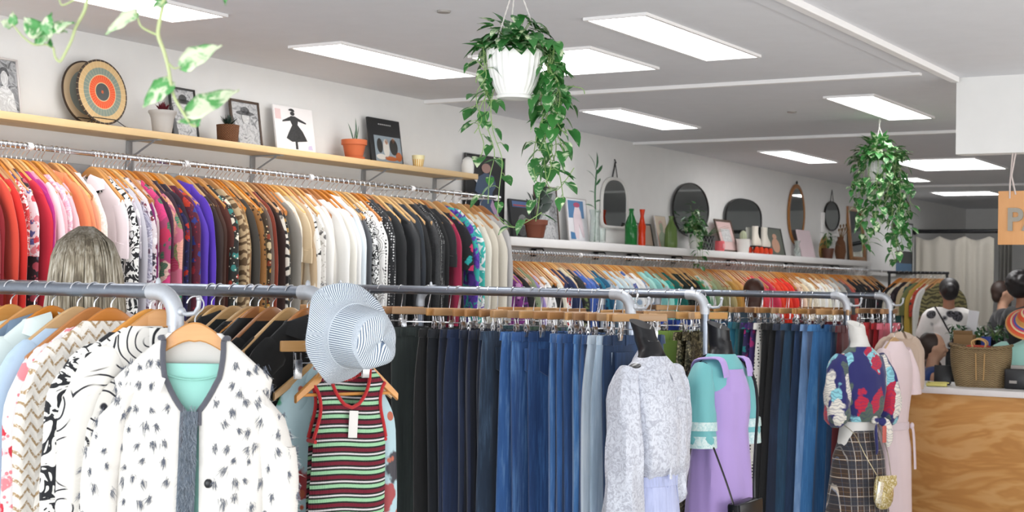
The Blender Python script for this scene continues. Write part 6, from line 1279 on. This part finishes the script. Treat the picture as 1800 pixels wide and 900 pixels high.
rs.append([(v_[0] * .95, v_[1] * .95, v_[2] - .002) for v_ in rs[-1]]); rs += [[(v_[0] * .9, v_[1] * .9, .02) for v_ in rs[3]]]
b.rings(rs, True, (True, True)).obj('body', WK, r)
MB().tube([Vector(v_) * 1.01 for v_ in rs[13]] + [Vector(rs[13][0]) * 1.01], .010, 8).obj('rim', WK, r)
for s_, y in ((-1, -.62), (1, .3)): MB().tube(lerp_path([(-8 * k, y * 48 * k, hh * .9), (-14 * k, y * 40 * k, hh * 1.12), (-2 * k, y * 38 * k, hh * 1.2), (10 * k, y * 40 * k, hh * 1.1), (5 * k, y * 48 * k, hh * .9)], 22), .006, 8).obj('handle', plain('cane_handle', '#c39a63', .5), r)
for x in (-6, 9): MB().tube([(x * k, -33.5 * k, hh * .85), (x * .8 * k, -31 * k, hh * .18)], .004, 6).obj('strap', plain('cane_handle', '#c39a63', .5), r)
o = MB().bbox((.0, .0, 0), (.16, .12, .06), .02).obj('red_pouch', plain('red_cloth', '#c8432c', .8)); o.location = bx + Vector((-.02, 0, hh * .93)); tag(o, 'red cloth pouch poking out of the wicker basket', 'pouch')
def on_c(px, Y=10.5): return Vector((colY(px, Y, ZC), Y, ZC))
p = on_c(1657, 10.62); r = empty('card_reader', p, .2, 'small black screen on the counter left of the basket', 'screen'); MB().bbox((0, 0, .075), (.12, .02, .13), .005, Matrix.Rotation(-.25, 3, 'X')).obj('screen', BLACK, r); MB().bbox((0, .02, .006), (.10, .1, .012), .003).obj('base', BLACK, r)
p = on_c(1646, 10.42); o = MB().bbox((0, 0, .012), (.14, .1, .02), .003, Matrix.Rotation(.3, 3, 'Z')).bbox((.01, .01, .026), (.13, .09, .008), .002, Matrix.Rotation(.5, 3, 'Z')).obj('paper_pad', plain('yellow_paper', '#d9cf7a', .7)); o.location = p; tag(o, 'yellow paper pads on the left end of the counter', 'paper')
p = on_c(1797, 10.62); r = empty('receipt_printer', p, .1, 'black receipt printer on the counter right of the basket', 'printer'); MB().bbox((0, 0, .07), (.22, .2, .14), .012).obj('body', BLACK, r); MB().bbox((0, -.06, .15), (.14, .03, .03), .004).obj('paper_slot', plain('grey_cap', '#9a9590', .5), r); MB().bbox((-.05, -.102, .05), (.05, .004, .02), .001).obj('button_panel', plain('grey_cap', '#9a9590', .5), r)
# dark cabinet behind the counter
xc0 = colY(1662, 11.75, 1.2)
r = empty('display_cabinet', (xc0 + 1.0, 11.95, 0), 0, 'black cabinet behind the counter under the small plants', 'cabinet'); MB().bbox((0, 0, .56), (2.0, .4, 1.12), .006).obj('body', BLACK, r); MB().bbox((0, 0, 1.13), (2.04, .44, .025), .003).obj('top', plain('dark_top', '#2a2a2c', .4), r)
for x in (-.66, 0, .66): MB().bbox((x, -.205, .55), (.62, .014, 1.0), .004).obj('door', plain('dark_door', '#1f2022', .45), r)
ZK = 1.143
def on_k(px, Y=11.9): return Vector((colY(px, Y, 1.25), Y, ZK))
p = on_k(1696, 11.85); o = MB().bbox((0, 0, .055), (.15, .11, .11), .003).obj('cardboard_box', plain('cardboard', '#b08a5f', .8)); o.location = p; tag(o, 'small open cardboard box on the black cabinet', 'box')
MB().bbox((0, -.06, .125), (.15, .003, .04), .001, Matrix.Rotation(.5, 3, 'X')).obj('flap', plain('cardboard', '#b08a5f', .8), o)
p = on_k(1707, 12.0); r = empty('menu_card', p, -.1, 'tall white card with a small gold square standing on the black cabinet', 'card'); MB().bbox((0, 0, .15), (.085, .006, .30), .001, Matrix.Rotation(-.1, 3, 'X') @ Matrix.Rotation(.12, 3, 'Y')).obj('card', plain('paper_white', '#e9e8ec', .5), r); MB().bbox((0, -.012, .12), (.025, .003, .025), .0005).obj('gold_square', plain('gold_ink', '#a9a04f', .5), r)
p = on_k(1733, 11.85); o = MB().bbox((0, 0, .05), (.075, .006, .10), .001, Matrix.Rotation(-.2, 3, 'X')).obj('blue_card', plain('bright_blue_card', '#1f3fa0', .4)); o.location = p; tag(o, 'small bright blue card standing on the black cabinet', 'card'); MB().bbox((0, .03, .03), (.02, .05, .003), .0005).obj('stand', BLACK, o)
for px, lb, sd, hgt in ((1684, 'leafy plant in a dark pot left of the tall white card', 41, .15), (1750, 'leafy plant in a dark pot right of the blue card', 43, .17), (1722, 'low leafy plant between the tall white card and the blue card', 44, .12)):
    p = on_k(px, 12.04); r = empty('potted_plant', p, 0, lb, 'potted plant', 'plants on the black cabinet'); MB().lathe([(.002, 0), (.04, 0), (.05, .06), (.052, .07), (.046, .07), (.002, .06)], 20).obj('pot', BLACK, r); bushy(r, Vector((0, 0, .07)), 60, .11, .09, hgt, .055, GL, sd, heart=False, wd=.3, zmin=.3)
# mint top and striped hat displayed at the right edge
bp = Vector((colY(1815, 11.2, 1.2), 11.2, 1.33)); g = bust('bust_form', bp, .2, WHTF, 'white bust form wearing the mint top at the right edge')
bpost = MB().tube([(0, 0, -.60), (0, 0, -1.31)], .018, 12).lathe([(.16, -1.33), (.16, -1.315), (.03, -1.29), (.002, -1.29)], 24).obj('stand', BLACK, g)
g = empty('mint_top', bp, .2, 'ruffled mint green top on a bust form at the right edge', 'top')
MINT = fab(P, '#a9dcd2'); MB().rings(body_rings(smooth_spec([(-.085, .075, .07, .066, 0, 0), (-.13, .16, .085, .08, 0, 0), (-.17, .20, .10, .09, 0, 0), (-.3, .195, .14, .1, 0, 0), (-.5, .18, .11, .095, 0, 0), (-.62, .21, .14, .12, 0, 0), (-.8, .28, .18, .17, 0, 0)], 26), 52, .012, seed=51), True, (False, False)).obj('body', MINT, g)
for s_ in (-1, 1): puff(MB(), lerp_path([(s_ * .15, 0, -.15), (s_ * .22, -.01, -.2), (s_ * .26, -.02, -.3), (s_ * .26, -.02, -.38)], 8), lerp1([.06, .09, .09, .07], 8), 18, fold=.1, seed=s_ + 60).obj('sleeve', MINT, g)
t = NT('rainbow_straw'); X3 = t.xyz(t.co(False)); rr = t.math('SQRT', t.math('ADD', t.math('MULTIPLY', X3[0], X3[0]), t.math('MULTIPLY', X3[1], X3[1]))); 
STR = t.fin(t.ramp(t.math('FRACT', t.math('MULTIPLY', rr, 14)), [(i / 6, srgb(c_)) for i, c_ in enumerate(('#e0643a', '#d9a35c', '#4a5aa8', '#c9456a', '#e8d0a0', '#e2502e'))], True), .7)
o = MB().lathe([(.002, .09), (.05, .085), (.085, .05), (.09, .0), (.11, -.005), (.14, -.015), (.165, -.035), (.16, -.038), (.13, -.02), (.002, .08)], 48).obj('sun_hat', STR); o.location = bp + Vector((-.02, -.03, .06)); o.rotation_euler = (.75, .25, 0); tag(o, 'wide brimmed sun hat with orange, blue and pink stripes at the right edge', 'hat')
# curtain and rod at the back
cx0, cx1 = -5.33, colY(1750, 18.3, 2)
CUR = fab(P, '#cfc8bc'); b = MB()
b.grid(lambda u, v: Vector((cx0 + .02 + (cx1 - cx0 - .04) * u, 18.3 + .035 * math.sin(u * 34 + 1.2 * math.sin(u * 9)) * (.5 + .5 * v) + .01 * math.sin(v * 5 + u * 20), 2.27 - .05 * abs(math.sin(u * 3.2 * PI)) * (1 - v) ** 3 - 2.2 * v)), 110, 22)
o = b.obj('changing_room_curtain', CUR); tag(o, 'long cream curtain hanging from a black rod at the back', 'curtain'); md = o.modifiers.new('t', 'SOLIDIFY'); md.thickness = .004
r = empty('curtain_rod', (-4.0, 18.28, 2.33), 0, 'black curtain rod across the back of the shop', 'curtain rod'); MB().tube([(-1.34, 0, 0), (1.9, 0, 0)], .022, 12).bbox((.0, .02, .0), (2.6, .02, .05), .004).obj('rod', BLACK, r); MB().tube([(-1.33, 0, 0), (-1.31, 0, 0)], .045, 16).obj('wall_flange', BLACK, r)
o = MB().grid(lambda u, v: Vector((cx1 + .02 + .16 * u, 18.36 + .03 * math.sin(u * 22), 2.3 - 2.2 * v)), 30, 8).obj('dark_drape', fab(P, '#6b6862')); tag(o, 'narrow grey drape at the right of the cream curtain', 'curtain'); md = o.modifiers.new('t', 'SOLIDIFY'); md.thickness = .004
# short end rack of colourful clothes near the curtain
er = empty('clothes_rail', (-4.75, 15.4, 1.78), 0, 'short black clothes rail of mixed coats by the cream curtain', 'clothes rail'); x0, x1 = colY(1560, 15.4, 1.7), colY(1668, 15.4, 1.7)
MB().tube([(x0 + 4.75, 0, 0), (x1 + 4.75, 0, 0)], .014, 12).obj('rail', BLACK, er)
for x in (x0 + .02, x1 - .02): MB().tube([(x + 4.75, 0, 0), (x + 4.75, 0, -1.78)], .014, 12).lathe([(.06, -1.78), (.06, -1.765), (.015, -1.75)], 16, (x + 4.75, 0, 0)).obj('post', BLACK, er)
prev = None
for px, ds, nn, key in ((1572, 'black satin', 'coat', (P, '#17171a')), (1582, 'cream', 'coat', (P, '#d3cbb9')), (1590, 'wine-patterned', 'dress', ('floral', '#241a20', '#6f2033', '#3c3038')), (1597, 'sand', 'jacket', (P, '#c2ae8c')), (1604, 'teal', 'dress', (P, '#274c4a')), (1611, 'olive green', 'jacket', (P, '#6c7043')), (1618, 'mustard yellow', 'coat', (P, '#b99a3e')), (1626, 'red printed', 'blouse', ('floral', '#b8402c', '#e8e0d2', '#2c3a30')), (1633, 'white', 'shirt', (P, '#e0ded8')), (1641, 'brown leather', 'jacket', ((P, '#6b4428'), {'rough': .5})), (1649, 'khaki patterned', 'coat', ('tiger', '#8d8458', '#4a4630'))):
    X = colY(px, 15.2, 1.4); a = PI / 2 - .75 + rnd.uniform(-.2, .2); loc = (X, 15.4, 1.78 + .0162); full = f'{ds} {nn}'; nb = f'right of the {prev}' if prev else 'leftmost there'
    put_garment(loc, a, mk(key), nn, f'{full} on the short rail by the curtain, {nb}', 'clothes on the short rail by the curtain', False); put_hanger(loc, a, f'hanger of the {full}, short rail by the curtain', 'hangers on the short rail by the curtain'); prev = full
# ---------------------------------------------------------------- people
SK1 = plain('skin_light', '#d9a88c', .55); SK2 = plain('skin_tan', '#a8745a', .55)
def remesh(o, vx=.009, it=8):
    m = o.modifiers.new('r', 'REMESH'); m.mode = 'VOXEL'; m.voxel_size = vx; m.use_smooth_shade = True; s_ = o.modifiers.new('s', 'SMOOTH'); s_.iterations = it; s_.factor = .5
def head(b, c, yaw=0):      # c is the chin-neck centre, face towards -y before yaw
    i0 = len(b.v); b.ball((0, .005, .115), (.073, .092, .105), 20, 14); b.ball((0, -.02, .06), (.052, .062, .062), 16, 10); b.ball((0, -.045, .022), (.026, .026, .02), 12, 8)
    b.cap((0, -.085, .112), (0, -.103, .082), .009, .0135); b.ball((0, -.088, .052), (.024, .012, .007)); b.ball((0, -.086, .041), (.022, .012, .007))
    for s_ in (-1, 1): b.ball((s_ * .074, .005, .10), (.009, .018, .03)); b.ball((s_ * .032, -.07, .085), (.022, .022, .018)); b.ball((s_ * .03, -.082, .128), (.022, .012, .008))
    M = Matrix.Translation(c) @ Matrix.Rotation(yaw, 4, 'Z'); b.xf(M, i0); return M
def hand(b, w_, d_, side):
    w_ = Vector(w_); d_ = Vector(d_).normalized(); s_ = d_.cross(Vector((0, 1, 0))).normalized() if abs(d_.y) < .9 else Vector((1, 0, 0)); n_ = d_.cross(s_)
    b.cap(w_, w_ + d_ * .07, .022, .028)
    for k in range(4):
        o = w_ + d_ * .085 + n_ * (.027 - .018 * k); L = (.066, .075, .07, .055)[k]; b.cap(o, o + d_ * L * .5 + s_ * .004, .0095, .009); b.cap(o + d_ * L * .5 + s_ * .004, o + d_ * L + s_ * .016, .009, .0075)
    b.cap(w_ + d_ * .02 + n_ * .024, w_ + d_ * .055 + n_ * .052, .012, .0095); b.cap(w_ + d_ * .055 + n_ * .052, w_ + d_ * .085 + n_ * .056, .0095, .008)
def person(loc, rz, lab, skin, H=1.68, seated=False, yaw=0, arms='down'):
    root = empty('person', loc, rz, lab, 'person'); b = MB(); k = H / 1.72
    hipz = .52 if seated else .95; shz = hipz + .48
    b.cap((0, 0, hipz), (0, .0, shz - .14), .125, .13); b.cap((-.07, 0, hipz), (.07, 0, hipz), .115, .115); b.cap((-.12, .0, shz - .05), (.12, .0, shz - .05), .075, .075); b.cap((0, .01, shz - .06), (0, -.005, shz + .10), .052, .05)
    for s_ in (-1, 1):
        sh_ = Vector((s_ * .175, 0, shz - .05))
        if arms == 'down': el = Vector((s_ * .225, .01, shz - .34)); wr = Vector((s_ * .215, -.08, shz - .58))
        else: el = Vector((s_ * .22, -.06, shz - .31)); wr = Vector((s_ * .12, -.27, shz - .36))
        b.cap(sh_, el, .05, .038); b.cap(el, wr, .036, .025); hand(b, wr, wr - el, s_)
        hp_ = Vector((s_ * .09, 0, hipz))
        if seated: kn = Vector((s_ * .11, -.43, hipz + .02)); an = Vector((s_ * .11, -.43, .08))
        else: kn = Vector((s_ * .095, -.01, .50)); an = Vector((s_ * .1, .02, .08))
        b.cap(hp_, kn, .085, .055); b.cap(kn, an, .055, .035); b.cap(an + Vector((0, .02, -.04)), an + Vector((0, -.15, -.05)), .035, .03)
    M = head(b, Vector((0, -.005, shz + .07)), yaw)
    o = b.obj('body', skin, root); remesh(o); root.scale = (k, k, k); return root, M, shz, hipz
def hair_blob(root, M, mat, parts, strands=None, vx=.008):
    b = MB(); i0 = 0
    for p_ in parts:
        if len(p_) == 2: b.ball(p_[0], p_[1], 20, 14)
        else: b.cap(*p_)
    b.xf(M); o = b.obj('hair', mat, root); remesh(o, vx, 4)
    return o
def strands_obj(root, M, mat, lst, r=.004):
    b = MB(); [b.tube(lerp_path(q, 12), [r * (1 - .5 * i / 12) for i in range(12)], 5) for q in lst]; b.xf(M); tag(b.obj('hair_strands', mat, root), kind='stuff')
# blonde woman seen from behind, between the first two racks
t = NT('ash_blonde_hair'); v = t.co(False); X3 = t.xyz(v); st = t.noise(t.scale(v, (90, 90, 5)), 1.6, 3, .6); st2 = t.noise(t.scale(v, (24, 24, 2)), 1.2, 2)
rootd = t.step(t.math('ADD', X3[2], t.math('MULTIPLY', st2, .06)), 1.67, .06)
BLO = t.fin(t.mix(t.math('MULTIPLY', rootd, .75), t.ramp(t.math('ADD', t.math('MULTIPLY', st, .6), t.math('MULTIPLY', st2, .4)), [(.40, srgb('#6a5f4e')), (.5, srgb('#b0a58f')), (.60, srgb('#e0d9ca'))]), srgb('#463e33')), .5, 0, st, .4, .002)
pp = onY(150, 500, 3.42); root, M, shz, hz_ = person((pp.x, 3.42, 0), math.radians(222), 'woman with long ash-blonde hair seen from behind, shopping by the nearest rack', SK1, 1.745)
rh = random.Random(4); b = MB()
def hairpt(a, s_):   # a around the back, s down
    top = 1 - s_; R_ = .088 + .022 * min(1, s_ * 2) + .012 * s_; zc = .115
    if s_ < .3: e = s_ / .3 * PI / 2; return Vector((R_ * math.sin(e) * math.cos(a), .012 + (R_ + .012) * math.sin(e) * math.sin(a), zc + .118 * math.cos(e)))
    d = (s_ - .3) / .7; return Vector((R_ * math.cos(a) * (1 + .12 * d), .012 + (R_ + .012) * math.sin(a) * (1 - .1 * d), zc - .42 * d))
b.grid(lambda u, v: hairpt(-.55 + u * (PI + 1.1), v) + Vector((0, 0, 0)) + Vector((math.cos(-.55 + u * (PI + 1.1)), math.sin(-.55 + u * (PI + 1.1)), 0)) * (.004 * math.sin(u * 70) * min(1, v * 2) + .003 * math.sin(u * 131 + 2) * v), 150, 30)
b.xf(M); o = b.obj('hair', BLO, root); md = o.modifiers.new('t', 'SOLIDIFY'); md.thickness = .012
strands_obj(root, M, BLO, [[hairpt(a, s_) + Vector((math.cos(a), math.sin(a), 0)) * (.006 + .003 * math.sin(s_ * 9 + a * 5)) for s_ in (.03, .2, .4, .6, .8, .8 + rh.uniform(.05, .24))] for a in [rh.uniform(-.5, PI + .5) for _ in range(150)]], .0035)
def clothing(root, shz, hipz, mat, sleeves='short', name='top', nk=.07, down=0):
    b = MB(); b.cap((0, 0, hipz - down), (0, 0, shz - .14), .142, .145); b.cap((-.125, 0, shz - .055), (.125, 0, shz - .055), .088, .088)
    if sleeves != 'none':
        for s_ in (-1, 1):
            b.cap((s_ * .165, 0, shz - .06), (s_ * .215, .005, shz - .22), .068, .07)
            if sleeves == 'long': b.cap((s_ * .215, .005, shz - .22), (s_ * .225, .01, shz - .36), .062, .05)
    o = b.obj(name, mat, root); remesh(o, .01, 5); return o
clothing(root, shz, hz_, fab(P, '#e7d3d3'), 'long', 'jumper')
b = MB(); [b.cap((s_ * .09, 0, hz_), (s_ * .095, 0, .12), .1, .06) for s_ in (-1, 1)]; b.cap((-.07, 0, hz_), (.07, 0, hz_), .13, .13); o = b.obj('trousers', fab('denim', '#2b4a78'), root); remesh(o, .012)
# browsing customer with auburn hair by the far wall rail
pp = onX(1325, 500, -4.50); root, M, shz, hz_ = person((pp.x, pp.y, 0), math.radians(205), 'auburn-haired customer whose head shows above the far racks', SK1, 1.66)
AUB = plain('auburn_hair', '#4a2a1e', .5); hair_blob(root, M, AUB, [((0, .022, .13), (.088, .098, .102)), ((0, .06, .06), (.08, .06, .10)), ((0, .09, -.02), (.06, .035, .09))]); clothing(root, shz, hz_, fab(P, '#3f5160'), 'long', 'jumper'); b = MB(); [b.cap((s_ * .09, 0, hz_), (s_ * .095, 0, .12), .1, .06) for s_ in (-1, 1)]; o = b.obj('trousers', fab(P, '#22252c'), root); remesh(o, .012)
# seated woman behind the counter, facing right
pp = onY(1640, 590, 11.35); root, M, shz, hz_ = person((pp.x, 11.35, 0), math.radians(112), 'woman with tied brown hair in a sleeveless blue top sitting behind the counter', SK1, 1.70, True, 0, 'front')
BRN = plain('brown_hair', '#3a2a24', .5); hair_blob(root, M, BRN, [((0, .028, .13), (.084, .09, .095)), ((0, .07, .08), (.062, .05, .075)), ((0, .12, .0), (.036, .036, .04)), ((0, .135, -.06), (.022, .022, .05))]); clothing(root, shz, hz_, fab(P, '#2e4a8c'), 'none', 'tank_top')
b = MB(); [b.cap((s_ * .09, 0, hz_), (s_ * .11, -.42, hz_ + .02), .1, .07) for s_ in (-1, 1)]; [b.cap((s_ * .11, -.42, hz_ + .02), (s_ * .11, -.42, .12), .065, .05) for s_ in (-1, 1)]; o = b.obj('trousers', fab(P, '#22252c'), root); remesh(o, .012)
sr = empty('stool', (root.location.x, 11.35, 0), 0, 'round dark stool under the seated woman behind the counter', 'stool'); MB().lathe([(.002, .33), (.17, .33), (.18, .35), (.17, .375), (.002, .38)], 28).obj('seat', BLACK, sr)
for j in range(4): a = PI / 4 + j * PI / 2; MB().tube([(.12 * math.cos(a), .12 * math.sin(a), .335), (.19 * math.cos(a), .19 * math.sin(a), 0)], .012, 8).obj('leg', STEEL, sr)
# standing woman in a white blouse with black motifs, back turned
t = NT('motif_blouse'); v = t.co(False); d_ = t.vor(v, 6.5); MOT = t.fin(t.mix(t.math('MULTIPLY', t.step(d_, .33, .03), 1.0), t.mix(t.step(t.noise(v, 60, 2), .5, .05), srgb('#1b1b1e'), srgb('#55535a')), srgb('#eae6e3')), .8)
pp = onY(1668, 520, 13.0); root, M, shz, hz_ = person((pp.x, 13.0, 0), math.radians(200), 'standing woman with dark gathered hair in a white blouse with black motifs', SK2, 1.71)
hair_blob(root, M, plain('black_hair', '#231f20', .5), [((0, .025, .135), (.088, .095, .09)), ((0, .075, .10), (.075, .065, .08)), ((0, .11, .12), (.05, .05, .055))]); clothing(root, shz, hz_, MOT, 'long', 'blouse', down=.05)
MB().tube([(.13, -.06, shz + .015), (.12, .05, shz + .035), (.05, .135, shz - .1), (-.08, .155, shz - .35), (-.17, .12, shz - .55)], .009, 8, flat=.4).obj('bag_strap', BLACK, root)
b = MB(); [b.cap((s_ * .09, 0, hz_), (s_ * .095, 0, .12), .1, .06) for s_ in (-1, 1)]; b.cap((-.07, 0, hz_), (.07, 0, hz_), .13, .13); o = b.obj('trousers', fab(P, '#1c1d20'), root); remesh(o, .012)
# two people at the right edge
pp = onY(1763, 505, 14.2); root, M, shz, hz_ = person((pp.x, 14.2, 0), math.radians(110), 'person with short brown hair seen in profile beside the cream curtain', SK1, 1.70)
hair_blob(root, M, BRN, [((0, .03, .13), (.084, .09, .095)), ((0, .06, .08), (.07, .05, .07))]); clothing(root, shz, hz_, fab(P, '#2a2a2e'), 'long', 'jumper'); b = MB(); [b.cap((s_ * .09, 0, hz_), (s_ * .095, 0, .12), .1, .06) for s_ in (-1, 1)]; o = b.obj('trousers', fab(P, '#22252c'), root); remesh(o, .012)
pp = onY(1797, 500, 13.2); root, M, shz, hz_ = person((pp.x, 13.2, 0), math.radians(140), 'person with a cloud of dark curly hair in black at the right edge', SK2, 1.74)
rc_ = random.Random(8); hair_blob(root, M, plain('black_hair', '#231f20', .5), [((0, .02, .14), (.12, .125, .12))] + [((.11 * math.cos(a) * math.cos(e), .02 + .115 * math.sin(a) * math.cos(e), .14 + .11 * math.sin(e)), (.03, .03, .03)) for a, e in [(rc_.uniform(.2, 2.9) if rc_.random() < .7 else rc_.uniform(0, 6.28), rc_.uniform(.0, 1.5)) for _ in range(60)]], vx=.009)
clothing(root, shz, hz_, fab(P, '#131316'), 'long', 'coat', down=.4)
b = MB(); [b.cap((s_ * .09, 0, hz_), (s_ * .095, 0, .12), .1, .06) for s_ in (-1, 1)]; o = b.obj('trousers', fab(P, '#1c1d20'), root); remesh(o, .012)
dup_ = {k_: v_ for k_, v_ in _lab.items() if v_ > 1}
if dup_: print('DUPLABEL', dup_)
